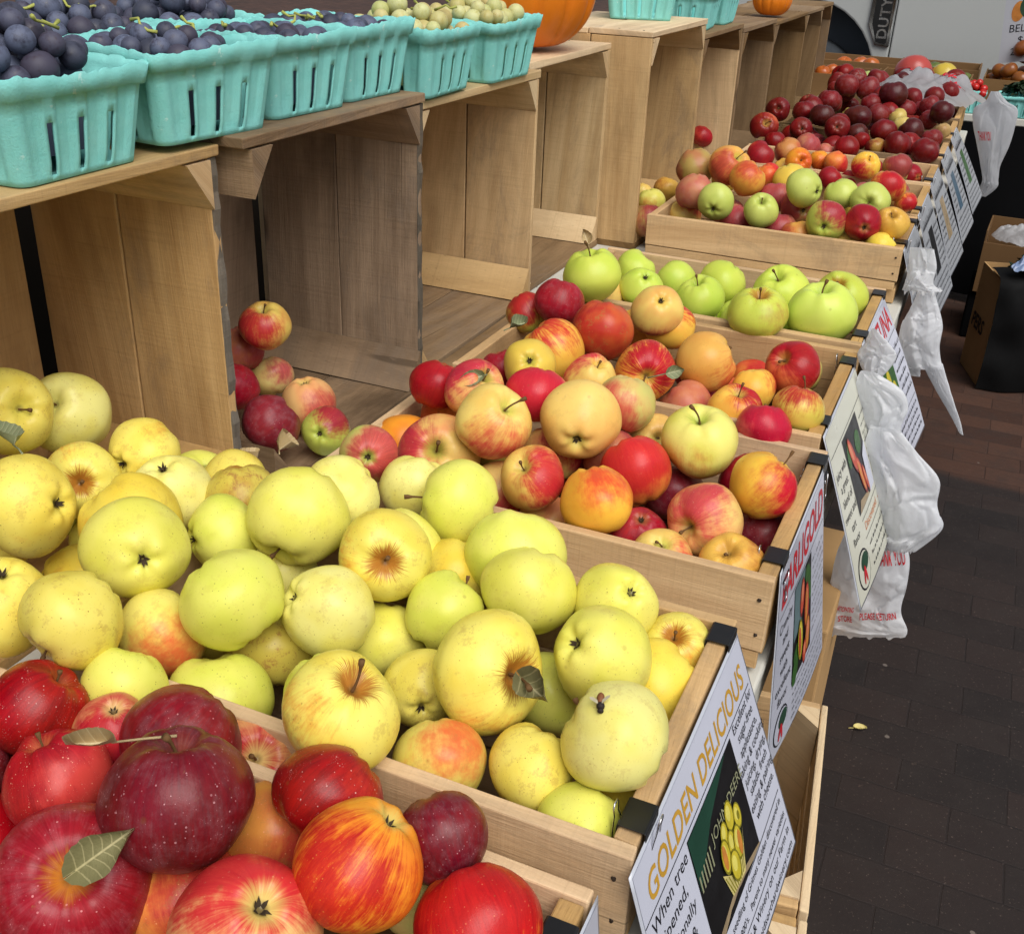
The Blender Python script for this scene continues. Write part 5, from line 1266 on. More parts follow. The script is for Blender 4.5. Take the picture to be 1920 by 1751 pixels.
(-0.3172,0.1746,0.8363,0.0423,0.098,-0.634,-0.767,0.975,0.032,-0.219,'Y2','N','','gold','plain yellow apple in the second row above the spiky calyx apple'),
(-0.3996,0.0301,0.8337,0.0466,-0.391,0.436,0.811,0.599,0.783,0.167,'YG','N','','gold','pale green-yellow apple behind the dark red freckled apple'),
(-0.448,-0.0307,0.8794,0.0361,-0.064,0.622,0.781,0.152,-0.58,0.801,'YGd','N','','gold','freckled yellow-green apple seen over the front wall at left'),
(-0.1467,0.1969,0.8161,0.0423,0.464,0.718,0.518,0.915,-0.336,0.222,'YG','N','','gold','greenish apple in shadow between the largest apple and the bee apple'),
(-0.0272,0.1091,0.8084,0.0423,-0.146,0.689,0.71,0.344,0.859,-0.379,'YD','N','','gold','shadowed yellow apple under the bee apple beside the black clip'),
(-0.8006,0.6689,0.921,0.0381,0.106,-0.264,0.959,0.107,-0.988,0.115,'PKY','S','','dark','topmost red and yellow apple of the small pile in the dark crate'),
(-0.8626,0.6806,0.8666,0.0362,0.434,-0.21,-0.876,0.705,0.697,-0.128,'DP','N','','dark','dusky pink apple below the topmost one in the dark crate'),
(-0.8336,0.6208,0.8345,0.0407,-0.056,0.538,0.841,-0.461,-0.607,0.648,'CR','N','','dark','deep red apple squeezed against the tan crate edge in the dark crate'),
(-0.8251,0.7097,0.8195,0.0346,-0.53,0.181,0.828,0.871,0.028,0.49,'PYL','N','','dark','pale yellow apple with a pink side in the dark crate'),
(-0.726,0.6635,0.8121,0.0404,0.132,0.121,-0.984,0.952,-0.256,-0.168,'PY2','C','','dark','peach coloured apple with flat top in the dark crate'),
(-0.7147,0.5492,0.828,0.0428,0.488,0.683,0.544,-0.09,-0.327,0.941,'DP2','N','','dark','dark dusky red apple at the foot of the pile in the dark crate'),
(-0.6602,0.6058,0.8051,0.035,-0.226,0.921,-0.317,0.398,0.184,0.899,'GR','C','','dark','green apple with red shoulder and round calyx in front of the dark crate'),
(-0.4667,0.4058,0.904,0.0338,-0.448,0.843,-0.298,0.907,-0.338,0.252,'GP2','C','','earl','pinkish apple with green calyx centre between the dark crate and the yellow heap'),
(-0.4243,0.5058,0.8699,0.0509,0.235,-0.812,0.534,-0.752,-0.647,-0.128,'PK','S','','earl','pink-red apple with a dark green stem hollow at the back left of the mixed heap'),
(-0.3571,0.5166,0.9247,0.0468,0.626,-0.251,0.739,0.471,-0.744,-0.474,'PY','S','','earl','yellow and coral apple on top, stem hollow tilted to the right'),
(-0.2703,0.5887,0.916,0.05,-0.255,0.944,0.212,-0.355,0.524,-0.774,'PY3','C','','earl','round peach yellow apple on top, calyx low in front'),
(-0.2838,0.4719,0.8843,0.039,-0.174,-0.643,0.746,0.76,-0.32,0.566,'PKY','S','','earl','red-gold apple with olive russet and thick short stem'),
(-0.198,0.4563,0.8855,0.0412,0.398,-0.359,-0.844,0.423,-0.184,0.887,'OY','S','','earl','orange-yellow apple with flat bottom in the front of the second crate'),
(-0.1915,0.5803,0.8662,0.0448,-0.562,0.326,0.76,0.06,-0.441,0.895,'OR2','N','','earl','orange-red smooth apple right behind the flat orange-yellow one'),
(-0.1508,0.4793,0.8397,0.0345,-0.116,0.303,-0.946,0.934,0.102,-0.341,'CR','C','','earl','crimson apple low behind the front wall of the second crate'),
(-0.0816,0.5065,0.8636,0.0438,-0.387,-0.914,0.119,-0.269,-0.55,0.79,'PKP','S','','earl','peach and rose apple with its stem to the left, near the front right corner'),
(-0.0344,0.5783,0.8872,0.0416,0.495,0.45,0.743,0.897,-0.419,0.142,'YRH','S','','earl','half yellow, half bright red apple at the right rim with pale stem'),
(-0.1299,0.6504,0.8923,0.0488,-0.099,-0.223,0.97,-0.042,-0.704,-0.709,'YGE','S','','earl','pale yellow-green apple with upright green stem on the mixed heap'),
(-0.0719,0.769,0.8731,0.0368,-0.103,0.395,0.913,0.917,0.308,0.253,'CR2','S','','earl','crimson pink apple near the right rim, behind the half yellow half red apple'),
(-0.1098,0.8472,0.8065,0.04,-0.569,0.19,0.8,-0.539,0.804,-0.253,'PY','N','','earl','peach apple wedged behind the pale yellow-green apple'),
(-0.2051,0.7043,0.8597,0.0314,0.449,-0.829,0.334,0.021,-0.637,-0.771,'PY3','S','','earl','peach yellow apple left of the pale yellow-green apple, partly hidden'),
(-0.0361,0.4477,0.8488,0.0364,-0.11,-0.448,0.887,0.733,0.339,0.59,'OCY','S','','earl','golden ochre apple in the near right corner beside the clip'),
(-0.1101,0.4396,0.8423,0.0343,0.013,-0.39,0.921,0.954,-0.199,0.223,'PY','S','','earl','cream and peach apple just showing over the front wall of the second crate'),
(-0.0276,0.5922,0.8106,0.04,-0.185,0.462,0.867,-0.067,-0.746,0.663,'DP2','N','','earl','brownish red apple in shadow below the half yellow half red apple'),
(-0.1559,0.6473,0.8126,0.04,-0.318,0.485,0.814,0.544,-0.278,0.792,'DP2','N','','earl','dusky red apple in the shaded gap in the middle of the second crate'),
(-0.3952,0.5798,0.8347,0.04,0.253,0.541,0.802,0.627,0.536,0.565,'OL','N','','earl','olive green apple under the yellow and coral apple'),
(-0.3129,0.6185,0.8481,0.04,-0.388,0.287,0.876,0.715,0.243,0.655,'PK','N','','earl','reddish apple hidden underneath the round peach yellow apple'),
(-0.2935,0.6742,0.8085,0.04,0.372,0.441,0.817,0.102,-0.639,0.762,'DP','N','','earl','dull pink apple in the gap above the flat orange-yellow one'),
(-0.3399,0.5045,0.8348,0.04,0.475,0.523,0.708,0.92,-0.391,0.014,'PKP','N','','earl','pink apple showing left of the red-gold russet apple'),
(-0.2021,0.4853,0.8118,0.04,-0.487,0.27,0.831,0.226,-0.718,0.658,'OY','N','','earl','orange apple just under the flat-bottomed orange-yellow one'),
(-0.268,0.4952,0.8093,0.04,-0.248,-0.611,-0.752,0.733,0.06,-0.677,'PK','N','','earl','red apple sliver above the left end of the bare front wall'),
(-0.504,0.5565,0.8429,0.04,-0.531,-0.659,-0.533,0.491,-0.153,-0.857,'OG','N','','earl','orange-yellow apple sliver at the back left rim of the second crate'),
(-0.4807,0.6033,0.9151,0.0361,-0.192,-0.417,-0.889,-0.043,-0.791,0.61,'RG','N','','gala','shiny red apple at the far left of the mixed heap, by the grey crate plank'),
(-0.4144,0.5827,0.9289,0.0391,0.569,-0.23,0.79,-0.554,0.03,0.832,'PK','S','green','gala','pink apple with a drooping grey-green leaf over it'),
(-0.3475,0.6328,0.9164,0.0433,-0.001,-0.402,-0.916,-0.028,-0.784,0.62,'CR3','N','','gala','rosy red apple behind the two topmost peach apples'),
(-0.2417,0.6809,0.9095,0.0405,-0.045,-0.318,-0.947,-0.308,-0.916,-0.256,'GP','N','','gala','dull green and peach apple right of the round peach yellow one'),
(-0.3143,0.7482,0.8996,0.0378,0.329,-0.137,0.934,-0.599,0.425,0.678,'PK2','S','','gala','pink apple with yellow stem hollow and small green stem'),
(-0.3947,0.718,0.9191,0.037,-0.296,0.759,-0.58,0.308,-0.228,-0.924,'YC','C','','gala','yellow apple with small dark calyx facing up, left of the striped apples'),
(-0.3993,0.8204,0.9067,0.0455,-0.702,0.006,0.713,-0.14,-0.317,0.938,'FL','N','','gala','yellow apple with red flame shading behind the small yellow one'),
(-0.3541,0.9062,0.9184,0.0484,0.002,0.351,0.936,-0.613,0.789,-0.028,'RR','N','','gala','big red apple with cracked tan russet patch on top'),
(-0.4606,0.9934,0.9198,0.0413,0.061,0.355,0.933,-0.378,-0.691,0.616,'CR','N','','gala','dark crimson smooth apple near the back of the third crate'),
(-0.5228,1.0103,0.8867,0.0354,0.534,-0.106,-0.839,-0.003,-0.586,0.81,'FLG','N','','gala','red and green apple at the back left corner of the third crate'),
(-0.4629,1.2175,0.8653,0.0414,0.009,0.747,-0.665,0.033,-0.088,-0.996,'PK','C','','gala','red-rimmed apple with grey calyx in front of the green apples'),
(-0.3059,1.0321,0.9214,0.0414,-0.288,0.605,-0.742,-0.163,0.381,-0.91,'PK2','C','','gala','yellow-centred red apple with calyx up next to the green apples'),
(-0.2894,1.0569,0.8896,0.0404,-0.217,-0.643,0.734,0.298,0.344,0.891,'FL','S','','gala','orange and yellow flame-patterned apple in the third crate'),
(-0.2605,0.8263,0.8984,0.0442,0.383,-0.908,0.169,0.622,-0.479,0.619,'FL2','S','green','gala','boldly striped red and yellow apple with a leaf on its long stem'),
(-0.1924,0.908,0.898,0.0445,0.846,0.342,0.408,0.889,0.049,-0.456,'OCF','S','','gala','tall ochre apple with faint orange streaks and thin sideways stem'),
(-0.0742,0.9764,0.8878,0.0423,-0.425,-0.664,0.615,0.396,0.095,0.913,'RG','S','','gala','broad red apple in the far right corner of the third crate'),
(-0.0387,0.8292,0.8856,0.0367,0.105,0.397,0.912,-0.13,-0.075,0.989,'YGR','S','','gala','yellow-green apple with red top and straight pale stem at the right rim'),
(-0.1169,0.9103,0.8666,0.0332,-0.218,0.299,0.929,0.739,0.633,0.232,'FL','N','','gala','small flame-striped apple behind the stripy one with a twig'),
(-0.1232,0.8228,0.8673,0.0385,0.089,-0.186,0.978,0.614,0.525,0.589,'FL2','S','','gala','red and yellow striped apple with a dark twig on its stem'),
(-0.3493,1.093,0.8618,0.0391,-0.577,0.034,0.816,-0.817,-0.541,-0.201,'OC','N','','gala','ochre apple filling the gap right of the russet-cracked red apple'),
(-0.1996,0.8483,0.8449,0.0391,-0.742,0.153,0.653,-0.369,0.899,-0.237,'DP','N','','gala','brownish apple below the tall ochre apple'),
(-0.4478,0.7417,0.8954,0.029,-0.332,0.163,0.929,-0.826,-0.542,0.152,'CR','N','','gala','dark red apple hidden left of the small yellow calyx-up apple'),
(-0.426,1.275,0.8323,0.0391,-0.297,0.317,0.901,-0.873,-0.466,0.145,'YC','N','','gala','yellow apple glimpsed between two red-rimmed apples'),
(-0.4857,0.6405,0.8554,0.0391,0.688,0.12,-0.715,-0.019,0.977,-0.214,'OR2','N','','gala','orange-red apple low between the pink leafy apple and the crate rim'),
(-0.4637,1.1576,0.9201,0.0499,-0.15,-0.072,0.986,-0.969,0.163,0.186,'GN','S','dry','green','green apple with a dry leaf standing on its stem at the back left'),
(-0.472,1.4419,0.8519,0.0411,0.49,0.414,0.767,0.245,-0.772,0.586,'GN2','N','','green','green apple second from left in the back row'),
(-0.3955,1.2385,0.8856,0.04,-0.298,0.437,-0.848,0.762,0.446,-0.47,'GN2','C','','green','green apple touching the red-rimmed apples, left front'),
(-0.2874,1.4135,0.8653,0.0461,-0.508,-0.269,-0.819,0.352,-0.769,-0.533,'GN','N','','green','smooth green apple in the middle of the back row'),
(-0.295,1.2712,0.8721,0.0455,-0.179,-0.294,0.939,-0.409,0.782,0.47,'GN2','S','','green','green apple with short stem, left of the centre of its crate'),
(-0.1718,1.3885,0.8755,0.0502,-0.212,-0.537,0.817,-0.356,0.515,0.78,'GN','S','','green','green apple with the longest upright brown stem'),
(-0.1723,1.1732,0.8959,0.0492,0.043,-0.2,0.979,0.886,-0.447,0.123,'GNR','S','','green','green apple with brownish shoulder and short dark stem'),
(-0.1962,1.2148,0.8559,0.0492,0.096,0.684,-0.723,-0.916,0.386,-0.109,'GN2','C','','green','flat green apple with calyx up against the front wall'),
(-0.0769,1.2407,0.8912,0.0566,-0.095,-0.195,0.976,-0.48,-0.875,0.06,'GN3','S','','green','largest lumpy pale green apple in the right half of the green crate'),
(-0.0687,1.4183,0.8688,0.0487,-0.161,-0.644,0.748,-0.908,0.237,0.345,'GNR','S','','green','green apple with russet stem hollow in the far right corner'),
(-0.3139,1.3284,0.8159,0.0409,0.82,0.063,-0.569,-0.201,0.684,-0.701,'GN2','N','','green','green apple low at the left beside the front wall'),
(-0.4637,1.3666,0.8161,0.0409,-0.199,0.207,0.958,0.824,0.132,0.552,'GN2','N','','green','sliver of green apple behind the yellow-centred red apple'),
(-0.4271,1.8884,0.9061,0.042,-0.089,0.952,0.294,0.203,0.248,0.947,'GN4','C','','mix','light green apple leftmost along the front wall of the high mixed crate'),
(-0.3227,1.8976,0.8972,0.0391,0.05,-0.602,0.797,-0.384,-0.916,-0.12,'GN4','S','','mix','light green apple second from left along the front wall of the mixed crate'),
(-0.2564,2.0088,0.8915,0.0425,-0.476,0.879,-0.023,-0.242,-0.734,0.634,'GR2','C','','mix','dull red over green apple at the middle of the front row'),
(-0.1732,1.8669,0.9011,0.0456,-0.07,0.992,0.107,0.574,-0.298,0.763,'GR','C','','mix','big green apple with red shoulder and deep dark calyx in the front row'),
(-0.0948,1.8727,0.9071,0.0393,-0.232,0.969,0.089,0.777,0.393,0.491,'CRX','C','','mix','crimson apple in the front row, right of the big green one'),
(-0.0383,1.919,0.9024,0.0372,-0.018,-0.705,0.709,-0.66,0.328,0.676,'OCY','S','','mix','ochre yellow apple with slanted stem at the right end'),
(-0.0487,1.8644,0.859,0.0359,0.671,0.231,0.705,-0.268,0.122,0.956,'YD','N','','mix','long yellow apple in the near right corner of the mixed crate'),
(-0.2434,1.9548,0.9481,0.0435,-0.937,0.348,0.038,-0.667,0.443,-0.599,'GN4','C','','mix','large light green apple in the second row of the mixed crate'),
(-0.1692,2.0227,0.9285,0.0392,-0.535,0.006,0.845,0.105,0.649,0.754,'GN4','N','','mix','light green apple right of the large one in the second row'),
(-0.0981,1.9926,0.9278,0.043,-0.015,-0.99,0.142,0.926,-0.248,0.286,'GN4','S','','mix','light green apple with deep stem hollow, right end of second row'),
(-0.4553,2.1113,0.9455,0.0512,0.596,-0.412,0.689,-0.074,-0.996,-0.042,'OP','S','','mix','orange-pink and yellow apple on top at the back left of mixed crate'),
(-0.3923,2.0335,0.9361,0.0421,0.666,0.201,0.719,0.243,-0.492,0.836,'OY2','N','','mix','yellow-orange apple in front of the orange-pink one'),
(-0.5466,2.1467,0.9275,0.0474,0.283,-0.129,-0.95,-0.487,0.517,-0.704,'GR2','N','','mix','brownish green apple at the left end behind the pink one'),
(-0.4912,1.9406,0.9111,0.0443,-0.029,-0.31,-0.95,-0.46,0.735,-0.498,'DPK','N','','mix','dusty pink apple at the left end of the mixed crate'),
(-0.3206,2.0548,0.8979,0.041,-0.151,0.204,0.967,-0.649,-0.693,0.313,'DPK','N','','mix','dusty rose apple between the light green apples'),
(-0.0775,2.1175,0.9417,0.0396,0.216,-0.25,-0.944,0.409,-0.695,0.592,'FR2','N','','mix','red apple with yellow left side at the back right of mixed crate'),
(-0.1767,2.0838,0.8904,0.038,0.721,-0.023,-0.692,-0.454,0.157,-0.877,'YC','N','','mix','yellow apple behind the big green one with red shoulder'),
(-0.3107,2.1491,0.9224,0.0419,0.421,-0.025,-0.907,-0.416,0.6,-0.683,'YC','N','','mix','yellow apple behind the large light green one'),
(-0.3727,2.1843,0.9176,0.0324,-0.517,-0.03,0.856,0.427,0.702,0.569,'OR2','N','','mix','scarlet-orange apple right of the yellow-orange one'),
(-0.0317,2.1413,0.9052,0.0266,0.487,-0.122,-0.865,0.544,-0.806,0.234,'FR2','N','','mix','red and yellow apple low at the right rim of mixed crate'),
(-0.2325,1.8929,0.8532,0.0391,-0.27,0.154,0.951,-0.97,-0.242,0.024,'OP','N','','mix','peach orange apple just above the front wall, middle'),
(-0.2846,1.9456,0.8474,0.0391,-0.001,0.228,0.974,-0.776,-0.39,0.497,'DPK','N','','mix','pink apple just above the front wall, left of the peach orange one'),
(-0.3891,1.9459,0.8555,0.0391,-0.256,-0.327,-0.91,0.288,-0.958,-0.004,'DPK','N','','mix','pink apple sliver between the two light green front apples'),
(-0.5175,1.977,0.8468,0.0391,-0.633,-0.03,0.774,0.584,-0.177,0.792,'PY','N','','mix','peach apple at the front left corner of the mixed crate'),
(-0.1253,1.8995,0.844,0.0391,-0.323,-0.278,-0.905,0.658,0.311,-0.686,'PY','N','','mix','peach apple under the crimson one by the front wall'),
(-0.357,2.5426,0.8962,0.0373,0.447,-0.842,0.302,0.876,-0.449,0.176,'OG','S','','orange','bright orange apple with a visible stem in the fifth crate'),
(-0.323,2.7127,0.8731,0.0315,-0.631,-0.248,-0.735,0.383,-0.801,-0.46,'OG','N','','orange','small orange apple right beside the stemmed orange one'),
(-0.1752,2.5321,0.906,0.0389,0.362,-0.5,0.787,-0.367,-0.769,-0.524,'YRH','S','','orange','yellow apple with red side and green stem in the fifth crate'),
(-0.0968,2.5862,0.9044,0.0389,-0.396,0.019,0.918,0.429,-0.766,0.479,'GR2','N','','orange','dull red and green apple at the right of the fifth crate'),
(-0.1007,2.6245,0.8814,0.0339,-0.652,0.143,0.745,-0.046,0.992,0.119,'GP','N','','orange','green-brown apple in front of the dull red and green one'),
(-0.4205,2.7329,0.8864,0.0396,-0.699,-0.034,0.714,-0.863,0.118,-0.491,'DOR','N','','orange','brownish orange apple near the dark red heap, left'),
(-0.4775,2.6075,0.8865,0.0402,0.611,0.262,0.747,0.866,-0.447,-0.225,'CRX','N','','orange','red apple at the left of the fifth crate'),
(-0.2723,2.6746,0.8793,0.0353,-0.435,-0.195,-0.879,0.657,0.09,-0.749,'OR2','N','','orange','flat orange-red apple right of the small orange one'),
(-0.2597,2.5018,0.8698,0.0323,-0.537,-0.202,-0.819,-0.907,-0.239,0.346,'CRX','N','','orange','red apple behind the large light green apple'),
(-0.208,2.5651,0.8572,0.0327,-0.004,0.158,0.987,0.052,0.995,0.091,'CRX','N','','orange','red apple behind the second-row green apples'),
(-0.3902,2.8932,0.8818,0.0394,0.464,0.297,0.834,0.96,-0.256,-0.11,'DPK','N','','orange','dusky pink apple at the foot of the dark red heap'),
(-0.3369,2.9213,0.8641,0.0269,-0.464,-0.209,-0.861,0.378,0.653,-0.657,'DPK','N','','orange','small dusky apple at the foot of the dark heap, right of the pink one'),
(-0.4017,2.5761,0.8631,0.0308,-0.614,0.122,0.78,-0.902,-0.235,-0.361,'OCY','N','','orange','yellowish apple left of the bright orange ones'),
(-0.2832,2.9607,0.8557,0.0286,0.101,0.253,0.962,0.974,0.198,0.109,'OR2','N','','orange','scarlet sliver of apple behind the flat orange-red one'),
(-0.6347,2.0726,0.842,0.0359,0.301,-0.093,-0.949,0.049,-0.911,-0.409,'YGE','N','','left','yellow-green apple on the table left of the mixed crate'),
(-0.6146,1.9904,0.8149,0.043,-0.187,0.243,0.952,0.868,-0.131,0.48,'GR2','N','','left','red-green apple squeezed between crate plank and mixed crate'),
(-0.6399,2.2316,0.8419,0.0348,0.17,0.27,0.948,-0.518,-0.65,0.556,'OCY','N','','left','yellow apple behind the left wall of the mixed crate'),
(-0.7365,2.3424,0.7997,0.0278,-0.184,-0.278,-0.943,0.65,0.452,-0.61,'PY','N','','left','peach apple behind the yellow-green one beside the upright plank'),
(-0.7232,2.8967,0.8732,0.038,0.33,0.29,0.898,0.802,0.563,-0.202,'CRX','N','','left','red apple piled high beside the slanted crate planks'),
(-0.7592,2.9338,0.8252,0.0354,0.289,0.141,0.947,-0.406,-0.766,0.498,'CRX','N','','left','red apple below the high-piled one beside the crate planks'),
(-0.3382,3.088,0.9106,0.0391,-0.113,0.96,-0.256,-0.572,0.053,-0.819,'DR','C','','maroon','dark red apple with round pink calyx facing forward, middle of the dark heap'),
(-0.4106,3.2385,0.9232,0.0408,0.11,0.087,0.99,0.61,-0.656,0.444,'DK','N','','maroon','blackish red apple in the middle left of the dark heap'),
(-0.4831,3.2983,0.9239,0.0382,-0.261,-0.025,0.965,0.057,0.848,0.527,'DR','N','','maroon','dark red apple left of the blackish one'),
(-0.4477,3.0765,0.8993,0.0364,-0.259,0.952,-0.161,0.675,0.418,-0.607,'DR','C','','maroon','dark red apple with calyx forward at the lower left of the dark heap'),
(-0.5618,3.2557,0.9252,0.0399,0.164,-0.956,0.245,-0.299,-0.122,0.946,'DR','S','','maroon','dark red apple with stem hollow forward, upper left of the heap'),
(-0.5613,3.0418,0.8991,0.0449,0.348,-0.808,0.476,-0.308,-0.854,-0.42,'DR2','S','','maroon','red apple with bitten-looking pale scar at the far left of the heap'),
(-0.4275,3.4665,0.9421,0.041,-0.004,0.181,0.983,0.766,-0.521,0.376,'DR3','N','','maroon','dusty dark red apple in the left shoulder of the heap'),
(-0.396,3.6214,0.978,0.0419,-0.118,-0.225,-0.967,0.646,-0.711,-0.278,'DR3','N','','maroon','dusty dark red apple at the top left of the heap'),
(-0.3238,3.6534,0.9681,0.0419,-0.535,-0.062,0.843,0.209,-0.908,0.363,'DR3','N','','maroon','dusty dark red apple at the top beside the white bag'),
(-0.2206,3.4836,0.9803,0.045,-0.223,0.106,0.969,-0.924,-0.34,0.175,'DK','N','','maroon','large blackish red apple in front of the white bag'),
(-0.2951,3.2633,0.9262,0.0404,-0.078,-0.259,-0.963,0.697,0.385,-0.605,'DK','N','','maroon','blackish apple right above the one with the pink calyx'),
(-0.2867,3.4686,0.9444,0.0368,-0.603,-0.033,0.797,-0.74,-0.622,-0.257,'DR3','N','','maroon','dusty red apple above centre of the heap'),
(-0.2446,3.3493,0.9302,0.0374,0.316,0.055,0.947,0.611,-0.785,0.102,'DR3','N','','maroon','dusty red apple left of the two pale yellow ones'),
(-0.1986,3.1355,0.91,0.0388,-0.148,-0.261,-0.954,0.895,-0.174,-0.41,'DR','N','','maroon','dark red apple below the pale yellow ones'),
(-0.2773,2.9061,0.8858,0.0373,0.138,-0.054,-0.989,0.72,0.59,-0.366,'DRB','N','','maroon','bright deep red apple at the bottom centre of the heap'),
(-0.2546,3.0548,0.8864,0.0289,-0.731,0.096,0.676,-0.546,0.838,-0.022,'DRB','N','','maroon','small deep red apple right above the bottom centre one'),
(-0.1377,2.9881,0.8963,0.0404,0.263,0.272,0.926,-0.569,-0.565,0.598,'DR','N','','maroon','dark red apple at the bottom right, left of the rim one'),
(-0.1183,3.1785,0.9122,0.0387,-0.767,-0.025,0.641,0.026,-0.928,0.373,'DK','N','','maroon','blackish apple above the bottom right pair'),
(-0.0526,2.9471,0.8932,0.041,0.325,0.071,0.943,-0.79,-0.217,0.574,'DR','N','','maroon','dark red apple in the bottom right corner of the heap'),
(-0.0506,3.1279,0.9022,0.0332,-0.327,0.172,0.929,0.215,0.963,0.161,'DR3','N','','maroon','dusty red apple behind the bottom right corner one'),
(-0.0878,3.4062,0.9175,0.0321,-0.764,0.111,0.635,-0.672,0.556,-0.49,'DR3','N','','maroon','dusty pink-red apple near the right rim'),
(-0.0481,3.3662,0.9523,0.0381,0.319,0.236,0.918,-0.156,-0.689,0.708,'DK','N','','maroon','blackish apple at the right end beside the white bag'),
(-0.1717,3.5114,0.9324,0.0349,0.25,0.213,0.944,-0.432,0.863,0.262,'DR3','N','','maroon','dusty apple right of the large blackish one'),
(-0.1289,3.5575,0.9271,0.0315,0.784,-0.015,-0.621,-0.361,-0.222,-0.906,'DR3','N','','maroon','small dusty apple between the two blackish ones at right'),
(-0.0982,3.5104,0.9518,0.0327,-0.477,-0.011,0.879,-0.055,-0.246,0.968,'DR3','N','','maroon','dusty apple just under the edge of the white bag'),
(-0.1803,3.3602,0.9214,0.0305,-0.735,0.003,0.678,0.149,0.814,0.561,'YPD','N','','maroon','upper pale yellow apple among the dark red ones'),
(-0.1559,3.2532,0.9145,0.0313,0.332,0.004,-0.943,-0.807,0.24,-0.54,'YPD','N','','maroon','lower pale yellow apple among the dark red ones'),
(-0.0289,3.2765,0.9075,0.0261,-0.572,0.208,0.793,-0.229,-0.898,0.376,'TN','N','','maroon','tan apple at the right rim of the dark heap'),
(-0.2028,3.0033,0.8788,0.0316,-0.49,0.206,0.847,-0.945,0.249,-0.212,'GR3','N','','maroon','red apple with green patch at the bottom of the dark heap'),
(-0.3874,3.7337,0.8914,0.034,-0.212,0.128,0.969,0.59,-0.542,0.598,'DR','N','','maroon','dark red apple deep behind the blackish ones'),
(-0.3742,3.6175,0.8792,0.024,-0.779,-0.121,0.615,-0.515,0.843,0.158,'YPD','N','','maroon','sliver of pale yellow apple left of centre'),
(-0.4988,2.9411,0.8724,0.0324,-0.334,0.22,0.917,-0.966,0.221,-0.135,'DRB','N','','maroon','deep red apple below the scarred one'),
(-0.4501,3.7366,0.9477,0.0302,0.403,0.145,0.903,0.984,0.065,-0.164,'DR','N','','maroon','small dark apple at the upper left edge of the heap'),
(-0.4006,4.1815,0.9483,0.0306,-0.132,0.043,0.99,0.646,0.68,0.346,'GN5','N','','maroon','pale green apple behind the top of the dark heap'),
(-0.4914,0.1439,0.8209,0.0405,-0.234,0.064,-0.97,0.91,0.312,-0.274,'Y','N','','gold_buried','yellow apple buried under the top layer of the yellow heap'),
(-0.6444,0.2718,0.8193,0.0446,-0.015,-0.931,-0.364,0.929,-0.362,0.073,'YG','N','','gold_buried','yellow apple buried under the top layer of the yellow heap'),
(-0.7018,0.382,0.8195,0.0409,0.473,-0.196,0.859,0.502,-0.091,0.86,'YG','N','','gold_buried','yellow apple buried under the top layer of the yellow heap'),
(-0.7779,0.2225,0.8487,0.0413,-0.388,0.664,-0.64,0.849,0.413,-0.331,'YG','N','','gold_buried','yellow apple buried under the top layer of the yellow heap'),
(-0.6688,0.1354,0.8202,0.0427,0.693,0.581,-0.427,0.457,-0.881,0.124,'YD','N','','gold_buried','yellow apple buried under the top layer of the yellow heap'),
(-0.6263,0.3573,0.8451,0.0409,0.938,-0.209,0.277,0.024,-0.751,0.66,'Y','N','','gold_buried','yellow apple buried under the top layer of the yellow heap'),
(-0.7938,0.1327,0.8297,0.0408,0.856,0.044,-0.516,0.31,-0.731,-0.608,'Y','N','','gold_buried','yellow apple buried under the top layer of the yellow heap'),
(-0.7053,0.2161,0.8169,0.0387,0.237,-0.667,-0.706,-0.835,0.091,-0.542,'Y2','N','','gold_buried','yellow apple buried under the top layer of the yellow heap'),
(-0.0636,0.6645,0.843,0.0384,-0.82,0.266,0.506,-0.267,-0.947,-0.181,'CR','N','','earl_buried','reddish apple buried under the top layer of the red and yellow crate'),
(-0.2415,0.6372,0.8478,0.0381,0.948,-0.31,-0.065,0.819,0.522,-0.238,'DP','N','','earl_buried','reddish apple buried under the top layer of the red and yellow crate'),
(-0.1563,0.9868,0.8129,0.0373,0.847,0.306,-0.435,-0.166,-0.983,-0.083,'OR2','N','','gala_buried','apple buried under the top layer of the striped apple crate'),
(-0.2305,1.0383,0.8356,0.0418,0.297,-0.543,-0.786,0.81,-0.537,-0.236,'CR','N','','gala_buried','apple buried under the top layer of the striped apple crate'),
(-0.1435,1.0607,0.8164,0.0395,0.704,0.191,0.684,0.837,-0.385,0.389,'OR2','N','','gala_buried','apple buried under the top layer of the striped apple crate'),
(-0.2705,0.8477,0.8134,0.0383,-0.714,0.072,0.696,0.575,0.808,0.127,'PK','N','','gala_buried','apple buried under the top layer of the striped apple crate'),
(-0.196,0.9224,0.8198,0.04,-0.673,-0.706,-0.223,0.691,-0.67,0.272,'PK','N','','gala_buried','apple buried under the top layer of the striped apple crate'),
(-0.0784,1.0911,0.834,0.0373,-0.715,-0.479,0.509,-0.441,0.641,0.628,'GP','N','','gala_buried','apple buried under the top layer of the striped apple crate'),
(-0.3748,1.4035,0.8525,0.0406,-0.843,0.03,0.538,0.202,0.725,0.659,'GN2','N','','green_buried','green apple buried under the top layer of the green crate'),
(-0.1481,1.302,0.8276,0.0418,-0.639,-0.543,0.545,-0.1,0.916,0.39,'GN','N','','green_buried','green apple buried under the top layer of the green crate'),
(-0.0709,1.3241,0.8481,0.0412,0.935,0.256,-0.247,0.516,-0.828,-0.219,'GN2','N','','green_buried','green apple buried under the top layer of the green crate'),
(-0.2376,1.3428,0.8177,0.0409,0.726,0.687,-0.027,0.447,0.895,0.008,'GN2','N','','green_buried','green apple buried under the top layer of the green crate'),
(-0.4223,2.0433,0.8424,0.0402,-0.94,0.207,0.271,0.748,0.627,-0.218,'DPK','N','','mix_buried','apple buried deep in the mixed heap behind the raised crate wall'),
